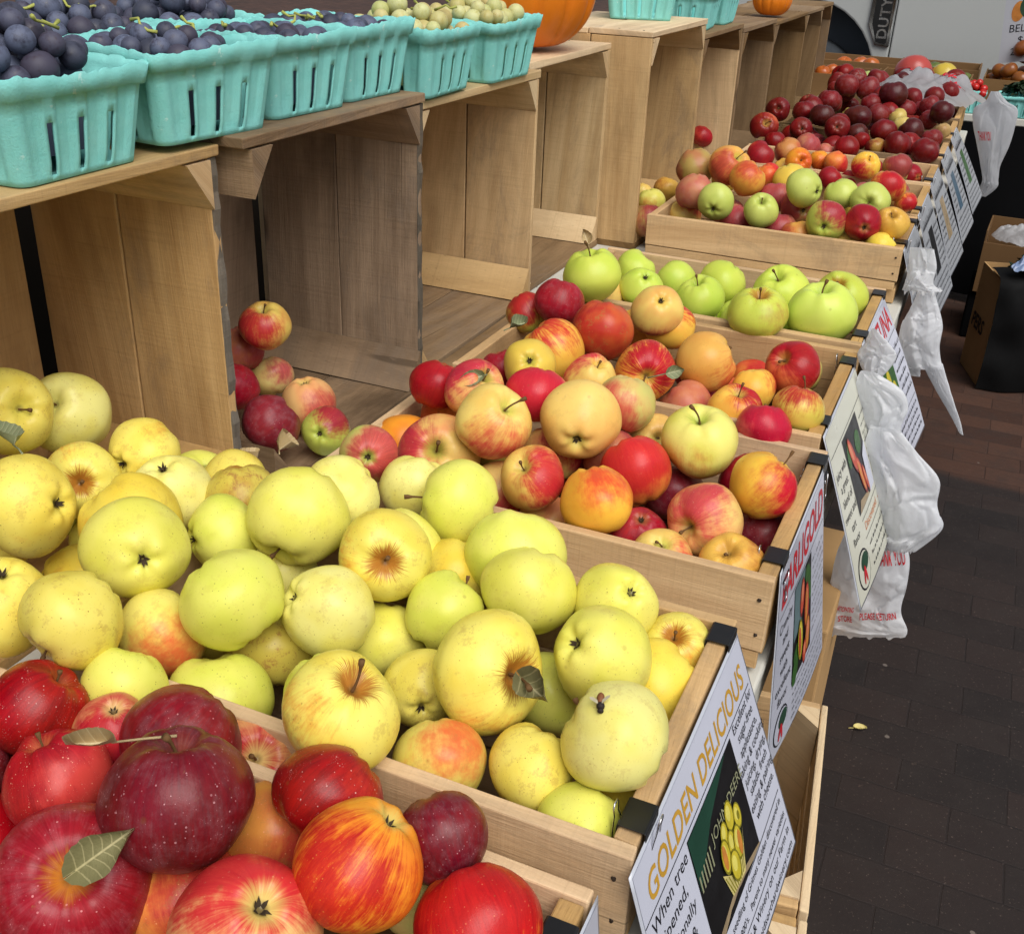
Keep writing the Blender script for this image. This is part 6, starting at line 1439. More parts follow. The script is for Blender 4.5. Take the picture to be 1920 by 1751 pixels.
(-0.3425,2.0146,0.8407,0.0371,0.574,0.792,-0.21,-0.636,-0.766,-0.088,'GR2','N','','mix_buried','apple buried deep in the mixed heap behind the raised crate wall'),
(-0.0671,1.9577,0.8423,0.0377,0.605,0.72,-0.339,-0.415,-0.815,-0.404,'GR2','N','','mix_buried','apple buried deep in the mixed heap behind the raised crate wall'),
(-0.0701,2.2545,0.8956,0.0428,-0.425,0.187,-0.886,-0.055,0.207,0.977,'GR2','N','','mix_buried','apple buried deep in the mixed heap behind the raised crate wall'),
(-0.4852,2.2298,0.8903,0.0375,-0.85,0.47,0.238,-0.678,0.572,0.461,'YC','N','','mix_buried','apple buried deep in the mixed heap behind the raised crate wall'),
(-0.1463,2.2848,0.8755,0.0371,0.346,-0.502,-0.793,0.071,0.854,0.515,'DPK','N','','mix_buried','apple buried deep in the mixed heap behind the raised crate wall'),
(-0.4342,2.2558,0.8134,0.0375,-0.174,0.289,-0.941,-0.976,-0.19,-0.109,'GP','N','','mix_buried','apple buried deep in the mixed heap behind the raised crate wall'),
(-0.0718,2.7694,0.8503,0.0352,-0.744,0.663,-0.089,-0.651,-0.637,0.413,'CRX','N','','orange_buried','reddish apple buried under the orange apples of the fifth crate'),
(-0.1741,2.6606,0.8776,0.035,-0.151,0.367,-0.918,0.993,-0.098,0.063,'CRX','N','','orange_buried','reddish apple buried under the orange apples of the fifth crate'),
(-0.4836,3.1446,0.8544,0.0432,0.415,0.883,0.218,-0.975,-0.222,-0.009,'DRB','N','','maroon_buried','dark red apple buried deep inside the far dark heap'),
(-0.4409,3.2349,0.845,0.0397,0.603,0.292,0.742,-0.294,-0.554,-0.779,'DK','N','','maroon_buried','dark red apple buried deep inside the far dark heap'),
(-0.1546,3.0712,0.8293,0.0387,0.897,-0.401,-0.185,0.195,0.115,-0.974,'DR','N','','maroon_buried','dark red apple buried deep inside the far dark heap'),
(-0.2512,3.0363,0.8146,0.0372,0.781,0.532,-0.327,-0.7,0.536,0.472,'DRB','N','','maroon_buried','dark red apple buried deep inside the far dark heap'),
(-0.3992,3.1246,0.8424,0.0414,0.947,-0.163,0.277,0.765,0.561,-0.317,'DR3','N','','maroon_buried','dark red apple buried deep inside the far dark heap'),
(-0.1123,3.0634,0.8893,0.0367,0.775,-0.434,0.459,-0.96,0.179,0.215,'DRB','N','','maroon_buried','dark red apple buried deep inside the far dark heap'),
(-0.0738,3.0074,0.8488,0.0383,-0.329,0.89,0.315,-0.914,-0.015,0.406,'DK','N','','maroon_buried','dark red apple buried deep inside the far dark heap'),
(-0.3468,3.2017,0.904,0.0376,-0.957,0.267,-0.111,-0.37,-0.765,-0.527,'DR','N','','maroon_buried','dark red apple buried deep inside the far dark heap'),
(-0.329,3.0238,0.8605,0.0382,-0.941,0.337,0.003,0.881,-0.091,-0.465,'DRB','N','','maroon_buried','dark red apple buried deep inside the far dark heap'),
(-0.2757,3.1185,0.892,0.0361,0.606,-0.758,-0.243,-0.506,-0.755,-0.417,'DK','N','','maroon_buried','dark red apple buried deep inside the far dark heap'),
(-0.2202,3.4217,0.9204,0.0418,-0.287,-0.843,-0.455,-0.174,0.974,0.146,'DRB','N','','maroon_buried','dark red apple buried deep inside the far dark heap'),
(-0.4302,3.3922,0.8639,0.0379,-0.38,-0.454,0.805,-0.871,-0.098,0.481,'DK','N','','maroon_buried','dark red apple buried deep inside the far dark heap'),
(-0.5048,3.5268,0.9126,0.0381,0.272,0.301,-0.914,0.692,0.5,0.521,'DR','N','','maroon_buried','dark red apple buried deep inside the far dark heap'),
(-0.473,3.4038,0.922,0.0384,0.955,0.006,-0.298,0.866,-0.264,-0.424,'DR','N','','maroon_buried','dark red apple buried deep inside the far dark heap'),
(-0.1686,3.64,0.9518,0.0383,-0.445,-0.884,-0.147,-0.649,-0.182,-0.738,'DR','N','','maroon_buried','dark red apple buried deep inside the far dark heap'),
(-0.0989,3.6944,0.9586,0.036,0.297,0.464,0.834,0.007,0.135,-0.991,'DR','N','','maroon_buried','dark red apple buried deep inside the far dark heap'),
(-0.1461,3.4602,0.8856,0.0383,0.006,0.04,0.999,-0.432,0.439,0.787,'DR','N','','maroon_buried','dark red apple buried deep inside the far dark heap'),
(-0.3294,3.4253,0.896,0.0405,0.071,0.954,-0.292,-0.743,-0.411,-0.528,'DK','N','','maroon_buried','dark red apple buried deep inside the far dark heap'),
(-0.2667,3.5777,0.9554,0.0361,0.876,-0.481,0.049,0.358,0.847,-0.392,'DR','N','','maroon_buried','dark red apple buried deep inside the far dark heap'),
(-0.4047,3.6901,0.9517,0.0374,-0.301,0.813,-0.499,0.665,0.036,-0.746,'DR','N','','maroon_buried','dark red apple buried deep inside the far dark heap'),
(-0.4284,3.5408,0.928,0.0376,0.591,-0.477,0.65,0.027,-0.974,0.227,'DR3','N','','maroon_buried','dark red apple buried deep inside the far dark heap'),
(-0.2627,3.3949,0.8579,0.0371,0.434,0.342,-0.833,0.488,-0.863,0.128,'DR','N','','maroon_buried','dark red apple buried deep inside the far dark heap'),
(-0.075,4.0002,0.9256,0.0428,0.106,-0.87,-0.481,-0.471,-0.649,-0.598,'DR','N','','maroon_buried','dark red apple buried deep inside the far dark heap'),
(-0.332,4.0888,0.9519,0.0369,0.225,0.762,-0.607,0.255,0.948,-0.191,'DR3','N','','maroon_buried','dark red apple buried deep inside the far dark heap'),
(-0.0647,4.2672,0.8232,0.0391,0.687,0.5,0.528,0.334,0.942,0.02,'DK','N','','maroon_buried','dark red apple buried deep inside the far dark heap'),
(-0.1736,3.9509,0.9393,0.0377,0.319,0.772,-0.55,0.74,0.506,0.443,'DR3','N','','maroon_buried','dark red apple buried deep inside the far dark heap'),
(-0.1785,4.22,0.9632,0.0388,0.148,0.705,-0.693,0.271,0.949,0.159,'DR3','N','','maroon_buried','dark red apple buried deep inside the far dark heap'),
(-0.4998,4.2157,0.9448,0.0404,-0.328,-0.885,-0.33,-0.57,0.565,-0.596,'DRB','N','','maroon_buried','dark red apple buried deep inside the far dark heap'),
(-0.0913,4.1304,0.9479,0.0422,0.348,-0.695,-0.629,-0.394,-0.086,-0.915,'DR3','N','','maroon_buried','dark red apple buried deep inside the far dark heap'),
(-0.4148,4.0449,0.9572,0.0396,-0.341,0.645,-0.683,-0.784,0.221,0.58,'DR3','N','','maroon_buried','dark red apple buried deep inside the far dark heap'),
(-0.2626,4.2612,0.9596,0.036,-0.34,0.383,-0.859,-0.578,0.505,0.641,'DR','N','','maroon_buried','dark red apple buried deep inside the far dark heap'),
(-0.2523,4.0833,0.9577,0.0361,-0.68,-0.194,0.707,-0.426,-0.274,-0.862,'DK','N','','maroon_buried','dark red apple buried deep inside the far dark heap'),
(-0.1842,4.0437,0.9536,0.0405,-0.134,-0.899,-0.417,0.046,0.996,-0.074,'DK','N','','maroon_buried','dark red apple buried deep inside the far dark heap'),
(-0.0636,4.2303,0.9622,0.0427,0.042,-0.953,0.301,-0.603,0.696,-0.39,'DR','N','','maroon_buried','dark red apple buried deep inside the far dark heap'),
(-0.4671,3.8925,0.9553,0.0364,-0.308,0.189,-0.932,-0.657,0.75,0.078,'DR','N','','maroon_buried','dark red apple buried deep inside the far dark heap'),
(-0.0649,3.9227,0.9529,0.0365,0.198,-0.446,-0.873,-0.12,-0.504,-0.855,'DR','N','','maroon_buried','dark red apple buried deep inside the far dark heap'),
(-0.3341,3.9548,0.969,0.0392,0.787,0.439,0.433,0.943,0.041,-0.331,'DR','N','','maroon_buried','dark red apple buried deep inside the far dark heap'),
(-0.47,4.1097,0.965,0.0377,0.893,-0.441,0.088,-0.979,-0.085,-0.186,'DRB','N','','maroon_buried','dark red apple buried deep inside the far dark heap'),
(-0.2358,4.1565,0.9598,0.0379,-0.9,-0.074,-0.43,0.18,-0.173,0.968,'DR','N','','maroon_buried','dark red apple buried deep inside the far dark heap')]
# ------------------------------------------------------------------ wooden crates on the ground at the right of the table
def ground_crate(x0, x1, y0, y1, z0, z1, label, rot=0, nslat=5):
    cx, cy = (x0+x1)/2, (y0+y1)/2
    t = empty('slatted_crate', label, 'crate', (cx, cy, z0), rot, 'slatted wooden crates on the ground')
    X0, X1, Y0, Y1, H = x0-cx, x1-cx, y0-cy, y1-cy, z1-z0
    for a, b in ((Y0, Y0+.014), (Y1-.014, Y1)):
        mb = MB(); hh = (H-.01)/2
        for i in range(2): mb.box(X0+.0125, X1-.0125, a, b, .006+i*hh+.001, .006+(i+1)*hh-.001, 0, .001)
        mb.build('end_panel', M['honey'], t, bevel=.002)
    for a, b in ((X0, X0+.011), (X1-.011, X1)):
        mb = MB(); hh = (H-.008)/nslat
        for i in range(nslat): mb.box(a, b, Y0, Y1, .006+i*hh+.007, .006+(i+1)*hh-.004, 1, .001)
        mb.build('side_slats', M['pale'], t, bevel=.002)
    mb = MB(); w = (X1-X0-.026)/3
    for i in range(3): mb.box(X0+.013+i*w+.003, X0+.013+(i+1)*w-.003, Y0+.015, Y1-.015, .0, .009, 1)
    mb.build('bottom_slats', M['tan'], t)
    for sx in (-1, 1):
        for sy in (-1, 1):
            px, py = (X1-.0118 if sx > 0 else X0+.0118), (Y1-.0148 if sy > 0 else Y0+.0148); e = .045
            tri = [(px, py), (px-sx*e, py), (px, py-sy*e)]
            mb = MB(); lo = [(p[0], p[1], .01) for p in tri]; up = [(p[0], p[1], H-.004) for p in tri]
            fs = [lo, up[::-1]]+[[lo[i], up[i], up[(i+1) % 3], lo[(i+1) % 3]] for i in range(3)]
            if sx*sy > 0: fs = [q[::-1] for q in fs]
            for q in fs: mb.face(q, [(p[2]+7, p[0]+p[1]) for p in q])
            mb.build('corner_block', M['pale'], t, bevel=.0015)
    return t
ground_crate(-.2705, .1045, .378, .774, .0, .448, 'empty slatted wooden crate below the red lettered sign', .10)
ground_crate(-.2295, .1455, -.028, .366, .0, .448, 'slatted wooden crate under the gold lettered sign, mostly hidden', .10)
# cardboard carton under the table
def cardboard(name, c):
    k = NT(name); P = k.n('ShaderNodeTexCoord').outputs['Object']; n = k.noise(P, 12, 4, .6); n2 = k.noise(k.map(P, (1, 1, 60)), 4, 2)
    col = k.mix(n, tuple(v*.85 for v in lin(c)), tuple(v*1.1 for v in lin(c))); col = k.mix(k.step(n2, .5, .7, 0, .25), col, tuple(v*.7 for v in lin(c)))
    k.l(col, k.b.inputs['Base Color']); k.b.inputs['Roughness'].default_value = .8; k.b.inputs['Specular IOR Level'].default_value = .2; k.bump(n, .2, .003)
    return k.mat
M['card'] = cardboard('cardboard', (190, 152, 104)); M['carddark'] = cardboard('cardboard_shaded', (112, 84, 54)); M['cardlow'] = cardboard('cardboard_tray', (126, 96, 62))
M['marker'] = simple('black_marker', (40, 32, 28), .6, 0, .2)
mb = MB(); mb.box(-.32, .052, 1.0, 1.36, 0, .43, 2); co = mb.build('carton', M['card'], bevel=.004); tag(co, 'plain tan carton standing under the table behind the low white bag', 'box')
mb = MB(); mb.box(-.13, -.09, 1.0, 1.36, .4302, .4306, 1); mb.build('tape', M['ptan'], co)

# ------------------------------------------------------------------ right side of the aisle: lettered box with black liner and greens
M['liner'] = simple('black_liner', (10, 10, 11), .75, 0, .3, 20, .15, .4)
M['blackcloth'] = simple('black_cloth', (12, 12, 14), .95, 0, .3, 30, .1)
M['herb'] = simple('dark_leaf', (26, 46, 24), .5, 0, .5, 12, .3)
M['herbl'] = simple('mid_leaf', (52, 84, 40), .5, 0, .4, 12, .3)
M['bluefilm'] = simple('blue_film', (120, 140, 176), .3, 0, .25, 20, .5)
t = empty('lettered_box', 'tan cardboard box with black handwriting on its side, black liner over the front', 'box', (.264, 3.466, 0), 0)
ux, uy = Vector((-.283, .959, 0)), Vector((.959, .283, 0))     # along the lettered side, along the front
def wallq(mb, o, d, L, th, z0, z1, grain=2):
    n = Vector((-d.y, d.x, 0)); c = []
    for k in range(8): c.append(tuple(o+d*(L*(k & 1))+n*(th*(k >> 1 & 1))+Vector((0, 0, (z0, z1)[k >> 2 & 1]))))
    mb.hexa(c, grain)
Z3 = Vector((0, 0, 0))
mb = MB(); wallq(mb, ux*.004, ux, .24, -.005, .002, .40); mb.build('side_panel', M['card'], t)
mb = MB(); wallq(mb, uy*.46+ux*.004, ux, .24, .005, .002, .40); mb.build('side_panel', M['card'], t)
mb = MB(); wallq(mb, Z3-uy*.001, uy, .462, .004, .002, .40); wallq(mb, ux*.246, uy, .462, .004, .002, .40); mb.build('end_panel', M['card'], t)
v, f = [], []
n1, n2 = 24, 22
for j in range(n2+1):
    for i in range(n1+1):
        a, b = i/n1, j/n2; nz = mnoise.noise(Vector((a*4, b*5, 3)))
        if b < .25: p = uy*(.49*a-.012)+ux*(.12-.13*b/.25)+Vector((0, 0, .415+.012*nz))
        else:
            bb = (b-.25)/.75; p = uy*(.49*a-.012)-ux*(.012+.03*math.sin(bb*2.5)+.02*nz+.018*abs(math.sin(a*9+nz)))+Vector((0, 0, .41*(1-bb)+.006))
        v.append(tuple(p))
for j in range(n2):
    for i in range(n1): k = j*(n1+1)+i; f.append((k, k+1, k+n1+2, k+n1+1))
mb = MB(); mb.mesh(v, f); mb.build('liner', M['liner'], t, True)
mb = MB(); vv, ff = text_flat('PERS', .075, bold=.03, shear=.15)
mb.mesh([tuple(ux*(.225-p[0]*.95)-uy*.0022+Vector((0, 0, .17+p[1]))) for p in vv], [q for q in ff]); mb.build('handwriting', M['marker'], t)

def leafheap(name, label, cat, cx, cy, z, a, b, h, n, mat, seed, L=(.04, .09)):
    rg = random.Random(seed); mb = MB()
    for i in range(n):
        an, rr = rg.uniform(0, 6.28), math.sqrt(rg.random()); x, y = cx+a*rr*math.cos(an), cy+b*rr*math.sin(an); zz = z+h*(1-rr*rr)*rg.uniform(.3, 1)
        l = rg.uniform(*L); w = l*.5; yaw, pit, rol = rg.uniform(0, 6.28), rg.uniform(-.9, .5), rg.uniform(-.8, .8)
        rot = Matrix.Rotation(yaw, 3, 'Z') @ Matrix.Rotation(pit, 3, 'Y') @ Matrix.Rotation(rol, 3, 'X')
        pts = [(-.5, 0, 0), (-.15, -.5, .12), (.2, -.42, .1), (.5, 0, -.1), (.2, .42, .1), (-.15, .5, .12), (0, 0, -.05)]
        q = [tuple(rot @ Vector((p[0]*l, p[1]*w, p[2]*l))+Vector((x, y, zz))) for p in pts]
        mb.mesh(q, [(0, 1, 6), (1, 2, 6), (2, 3, 6), (3, 4, 6), (4, 5, 6), (5, 0, 6)])
    o = mb.build(name, M[mat], None, True)
    tag(o, label, cat)
    return o
leafheap('leafy_greens', 'heap of dark leafy greens in the lettered box', 'greens', .47, 3.62, .40, .18, .12, .17, 260, 'herb', 3)
o, _, _ = lying_bag('blue_film_bag', 'bluish clear film bag lying along the edge of the greens', .41, 3.60, .44, .05, .20, -.75, .06, 'bluefilm', 8, None)

# brown carton with a white bag in it, standing on a black crate
mb = MB(); mb.box(.17, .62, 4.02, 4.36, .0, .2, 0); tag(mb.build('black_crate', M['blackcloth'], bevel=.006), 'low black crate under the brown carton', 'crate')
t = empty('open_carton', 'brown open cardboard carton with a white bag lying inside', 'box', (.18, 4.0, .2015), -.04)
for q in ((0, .44, 0, .006, .0, .20), (0, .44, .294, .30, 0, .245), (0, .006, .0065, .2935, 0, .245), (.434, .44, .0065, .2935, 0, .245), (.0065, .4335, .0065, .2935, 0, .005)):
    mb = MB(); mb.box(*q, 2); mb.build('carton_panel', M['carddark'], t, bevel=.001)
lying_bag('carrier_bag', 'small white bag stuffed in the brown open carton', .33, 4.15, .395, .13, .10, .1, .05, 'plasticd', 14)

# ------------------------------------------------------------------ far table with vegetables
t = empty('far_table', 'cloth covered table of tomatoes and peppers in front of the white truck', 'table', (.35, 5.2, 0))
mb = MB(); mb.box(-1.35, 1.4, -.66, .66, .77, .80, 0); mb.build('table_top', M['table'], t, bevel=.004)
v, f = [], []; n1, n2 = 90, 6
for j in range(n2+1):
    for i in range(n1+1):
        a, b = i/n1, j/n2; v.append((-1.34+2.73*a, -.664-.012*b*(1+math.sin(a*60))-.01*b, .768-.73*b))
for j in range(n2):
    for i in range(n1): k = j*(n1+1)+i; f.append((k, k+1, k+n1+2, k+n1+1))
mb = MB(); mb.mesh(v, f); mb.build('tablecloth', M['blackcloth'], t, True)
for sx in (-1.2, 1.25):
    for sy in (-.5, .5):
        mb = MB(); mb.tube([(sx, sy, .768), (sx, sy, 0)], .016, 8); mb.build('leg', M['darkmetal'], t, True)
def card_tray(x0, x1, y0, y1, z0, h, label, rot=0):
    cx, cy = (x0+x1)/2, (y0+y1)/2
    t = empty('cardboard_tray', label, 'tray', (cx, cy, z0), rot, 'cardboard trays of vegetables on the far table')
    a, b = (x1-x0)/2, (y1-y0)/2
    for q in ((-a, a, -b, -b+.006, 0, h), (-a, a, b-.006, b, 0, h), (-a, -a+.006, -b+.0065, b-.0065, 0, h*1.05), (a-.006, a, -b+.0065, b-.0065, 0, h*1.05)):
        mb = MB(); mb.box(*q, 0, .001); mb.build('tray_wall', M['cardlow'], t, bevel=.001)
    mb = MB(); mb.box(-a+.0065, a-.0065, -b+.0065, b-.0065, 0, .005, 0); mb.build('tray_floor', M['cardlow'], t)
card_tray(-.86, -.42, 4.62, 4.98, .802, .10, 'cardboard tray with orange tomatoes at the left of the far table')
card_tray(-.40, -.02, 4.70, 5.02, .802, .105, 'cardboard tray with a red melon and a yellow squash')
card_tray(.03, .46, 4.78, 5.16, .802, .12, 'cardboard tray heaped with brownish orange tomatoes under the pepper sign')
card_tray(-.80, -.36, 5.02, 5.36, .802, .12, 'back cardboard tray of orange peppers')
card_tray(-.34, .0, 5.06, 5.40, .802, .12, 'back cardboard tray behind the red melon')
def veg_mat(name, a, b, rough=.28):
    k = NT(name); P = k.n('ShaderNodeTexCoord').outputs['Object']; r_ = k.n('ShaderNodeObjectInfo').outputs['Random']
    k.l(k.mix(k.noise(P, 1.6, 3), k.mix(r_, lin(a), lin(b)), tuple(v*.75 for v in lin(b))), k.b.inputs['Base Color']); k.b.inputs['Roughness'].default_value = rough
    return k.mat
M['otom'] = veg_mat('orange_tomato', (176, 82, 26), (200, 110, 40)); M['btom'] = veg_mat('brown_tomato', (150, 96, 30), (128, 62, 30)); M['rtom'] = veg_mat('red_tomato', (176, 22, 20), (200, 36, 28), .2)
M['melon'] = veg_mat('red_melon', (168, 60, 58), (190, 80, 70)); M['squash'] = veg_mat('yellow_squash', (206, 176, 60), (214, 190, 80)); M['gpep'] = veg_mat('green_pepper', (86, 104, 44), (112, 124, 60))
def tom_mesh(name, mat, seed, flat=.82, ribs=5, rib=.05):
    rg = random.Random(seed); v, f = [], []; nr, ns = 16, 30
    for a in range(nr+1):
        t_ = math.pi*a/nr; ct, st = math.cos(t_), math.sin(t_)
        for b in range(ns):
            an = 2*math.pi*b/ns; rho = st**.9*(1+rib*math.cos(ribs*an)*(.4+.6*max(0, ct)))
            z = flat*ct-(.2*math.exp(-(rho/.22)**2) if ct > 0 else 0); v.append((rho*math.cos(an), rho*math.sin(an), z))
    for a in range(nr):
        for b in range(ns): c_ = (b+1) % ns; f.append((a*ns+b, (a+1)*ns+b, (a+1)*ns+c_, a*ns+c_))
    me = bpy.data.meshes.new(name); me.from_pydata(v, [], f); me.materials.append(M[mat])
    for p in me.polygons: p.use_smooth = True
    return me
def veg(name, cat, mesh, lst, group):
    for (x, y, z, r, lab) in lst:
        rg = random.Random(int(x*1000)+int(y*1000))
        o = link(name, mesh); o.location = (x, y, z); o.scale = (r, r, r); o.rotation_euler = (rg.uniform(-.6, .6), rg.uniform(-.6, .6), rg.uniform(0, 6))
        tag(o, lab, cat, group)
otm, btm, rtm, mel, sqm, gpm = (tom_mesh('orange_tomato_mesh', 'otom', 1), tom_mesh('brown_tomato_mesh', 'btom', 2), tom_mesh('red_tomato_mesh', 'rtom', 3, .9, 3, .02), tom_mesh('melon_mesh', 'melon', 4, .9, 9, .02), tom_mesh('squash_mesh', 'squash', 5, 1.1, 7, .03), tom_mesh('pepper_mesh', 'gpep', 6, 1.1, 4, .1))
rg = random.Random(77)
def heap(name, cat, mesh, cx, cy, z, a, b, h, r, n, lab, group, seed):
    rg = random.Random(seed); pts = []; tries = 0; L = []
    while len(pts) < n and tries < 4000:
        tries += 1; x, y = rg.uniform(-a, a), rg.uniform(-b, b); q = r*rg.uniform(.85, 1.12); zz = 0
        for (p1, p2, p3, p4) in pts:
            dd = (x-p1)**2+(y-p2)**2; s_ = (q+p4)**2*.85
            if dd < s_: zz = max(zz, p3+math.sqrt(s_-dd))
        if zz > h*(1-(x/a)**2*.8)*(1-(y/b)**2*.8)+.001: continue
        pts.append((x, y, zz, q)); L.append((cx+x, cy+y, z+zz+q*.8, q, lab))
    veg(name, cat, mesh, L, group)
heap('tomato', 'tomato', otm, -.64, 4.80, .808, .17, .13, .08, .034, 20, 'small orange tomato in the left cardboard tray on the far table', 'orange tomatoes on the far table', 1)
heap('tomato', 'tomato', btm, .245, 4.95, .808, .19, .16, .25, .040, 95, 'brownish orange tomato heaped under the pepper price sign', 'brownish tomatoes under the pepper sign', 2)
heap('pepper', 'pepper', otm, -.56, 5.18, .808, .17, .12, .10, .038, 16, 'orange pepper in the back tray beside the truck wheel', 'orange peppers at the back of the far table', 3)
veg('melon', 'melon', mel, [(-.275, 4.90, .905, .085, 'reddish melon in the tray behind the white bag')], None)
veg('squash', 'squash', sqm, [(-.135, 4.86, .90, .06, 'yellow squash right of the reddish melon')], None)
veg('pepper', 'pepper', gpm, [(-.055, 4.98, .87, .045, 'dark green pepper at the right end of the melon tray'), (-.20, 5.20, .88, .05, 'olive pepper in the back tray')], None)
basket(.0, 4.60, .802, .1, 'turquoise basket with shiny red cherry tomatoes by the black cloth table edge', (.62, .62, .9), 1)
basket(.185, 4.615, .802, .05, 'turquoise basket with dark green herbs on the far table', (.85, .95, .85), 2)
basket(-.17, 4.585, .802, .0, 'turquoise basket with red tomatoes behind the white bag', (.8, .8, .9), 3)
heap('cherry_tomato', 'tomato', rtm, .0, 4.60, .87, .045, .045, .05, .018, 16, 'shiny red cherry tomato in the small turquoise basket', 'cherry tomatoes in turquoise baskets', 5)
heap('cherry_tomato', 'tomato', rtm, -.17, 4.585, .87, .055, .055, .05, .019, 18, 'red cherry tomato behind the white bag', 'cherry tomatoes behind the white bag', 6)
leafheap('herb_bunch', 'bunch of dark green herbs filling the turquoise basket at the right edge', 'herbs', .20, 4.63, .885, .09, .08, .06, 150, 'herb', 9, (.02, .06))

# ------------------------------------------------------------------ pepper price sign on a stick
class Flat(Sheet):
    def __init__(s, name, label, org, U, V, W, H, paper, group=None):
        s.org, s.U, s.V, s.W, s.H = Vector(org), Vector(U).normalized(), Vector(V).normalized(), W, H
        s.N = s.V.cross(s.U).normalized()
        if s.N.y > 0: s.N = -s.N
        mb = MB(); s.grid(mb, 0, 0, W, H, 0, 10, 10); s.o = mb.build(name, M[paper]); tag(s.o, label, 'sign', group)
        md = s.o.modifiers.new('thickness', 'SOLIDIFY'); md.thickness = .002; md.offset = -1
    def at(s, u, v, off=0.): return tuple(s.org+s.U*u+s.V*v+s.N*off)
M['cardwhite'] = simple('white_card', (172, 174, 182), .5, 0, .05, 10)
M['pep_o'] = simple('print_orange', (190, 120, 50), .5, 0, .4, 30); M['pep_g'] = simple('print_green', (44, 74, 52), .5, 0, .5, 40); M['pep_r'] = simple('print_red', (160, 50, 56), .5, 0, .3, 40)
p = Flat('price_sign', 'white BELL PEPPERS price card with printed peppers above the brownish tomatoes', (.045, 4.97, 1.243), (.97, .0, .16), (.10, 0, -1), .30, .275, 'cardwhite')
p.ell('printed_pepper', [(.055, .066, .026, .042, 8)], 'pep_o', 1); p.ell('printed_pepper', [(.145, .05, .03, .04, -6)], 'pep_r', 1); p.ell('printed_pepper', [(.096, .05, .036, .045, 0)], 'pep_g', 2)
p.ell('printed_pepper', [(.10, .006, .004, .014, 10)], 'pep_g', 3)
p.text('lettering', [('BELL PEPPERS', .026, .150, .045, dict(fit=.25)), ('$1 EACH', .066, .198, .043), ('2 FOR', .042, .246, .043)], 'ink')
mb = MB(); mb.tube([(.20, 4.976, .82), (.20, 4.976, 1.22)], .004, 6); mb.build('stick', M['dim'], p.o)

# ------------------------------------------------------------------ white pickup truck behind the far table
def paint():
    k = NT('white_truck_paint'); P = k.n('ShaderNodeTexCoord').outputs['Object']; n = k.noise(P, 1.2, 3); n2 = k.noise(P, 30, 4, .7)
    sep = k.n('ShaderNodeSeparateXYZ'); k.l(P, sep.inputs[0])
    c = k.mix(n, lin((170, 173, 172)), lin((182, 185, 183)))  # white paint greyed; the far end's shade is put into the colour
    dirt = k.math('MULTIPLY', k.step(sep.outputs['Z'], .95, .45), k.step(n2, .3, .7, .3, 1))
    c = k.mix(k.math('MULTIPLY', dirt, .5), c, lin((120, 112, 100)))
    k.l(c, k.b.inputs['Base Color']); k.b.inputs['Roughness'].default_value = .34; k.b.inputs['Coat Weight'].default_value = .3; k.b.inputs['Coat Roughness'].default_value = .15
    return k.mat
M['paint'] = paint()
M['tyre'] = simple('tyre_rubber', (62, 66, 71), .85, 0, .2, 20, .2, .3); M['chrome'] = simple('chrome', (190, 192, 196), .12, 1, .04, 10); M['glass'] = simple('dark_glass', (30, 36, 42), .06, 0, .1, 5, .6); M['well'] = simple('wheel_well', (78, 84, 92), .9, 0, .2, 10)
TX, TYY = -1.15, 7.0
tr = empty('pickup_truck', 'white pickup truck parked broadside behind the far table', 'truck', (TX, TYY, 0))
# outline in x,z relative to the front wheel centre, nose to the left
def arc(cx, r, n=18): return [(cx+r*math.cos(math.pi*k/n), .6+r*math.sin(math.pi*k/n)) for k in range(n+1)]
W_ = 1.95
def extr(name, pts, ya, yb, mat, bevel=.0, parent=tr):
    mb = MB(); n = len(pts); a = [(p[0], ya, p[1]) for p in pts]; b = [(p[0], yb, p[1]) for p in pts]
    mb.mesh(a+b, [tuple(range(n)), tuple(range(2*n-1, n-1, -1))]+[(i, n+i, n+(i+1) % n, (i+1) % n) for i in range(n)])
    return mb.build(name, M[mat], parent, bevel=bevel)
fr = .478
fend = [(-1.0, .45), (-1.05, .8), (-1.0, 1.12), (-.85, 1.2), (.550, 1.26), (.553, .44), (.474, .44)]+[(q[0], q[1]) for q in arc(0, fr)][1:-1]+[(-.48, .44)]
extr('fender', fend, 0, W_, 'paint', .012)
door = [(.5585, .44), (1.60, .44), (1.60, 1.30), (.556, 1.262)]
extr('door', door, 0.0, W_, 'paint', .008)
rear = [(1.606, .44), (2.75, .44), (2.75, 1.30), (1.606, 1.30)]
extr('rear_door', rear, 0, W_, 'paint', .008)
bed = [(2.756, .44), (3.12, .44)]+[(q[0], q[1]) for q in arc(3.6, fr)][::-1][1:-1]+[(4.08, .44), (4.7, .48), (4.7, 1.36), (2.756, 1.32)]
extr('bed_side', bed, 0, W_, 'paint', .012)
cab = [(.60, 1.312), (2.70, 1.312), (2.62, 1.86), (1.25, 1.92)]
extr('cabin', cab, .06, W_-.06, 'paint', .03)
extr('side_window', [(.92, 1.36), (1.58, 1.36), (1.58, 1.80), (1.26, 1.80)], .05, .058, 'glass'); extr('side_window', [(1.66, 1.36), (2.58, 1.36), (2.52, 1.79), (1.66, 1.80)], .05, .058, 'glass')
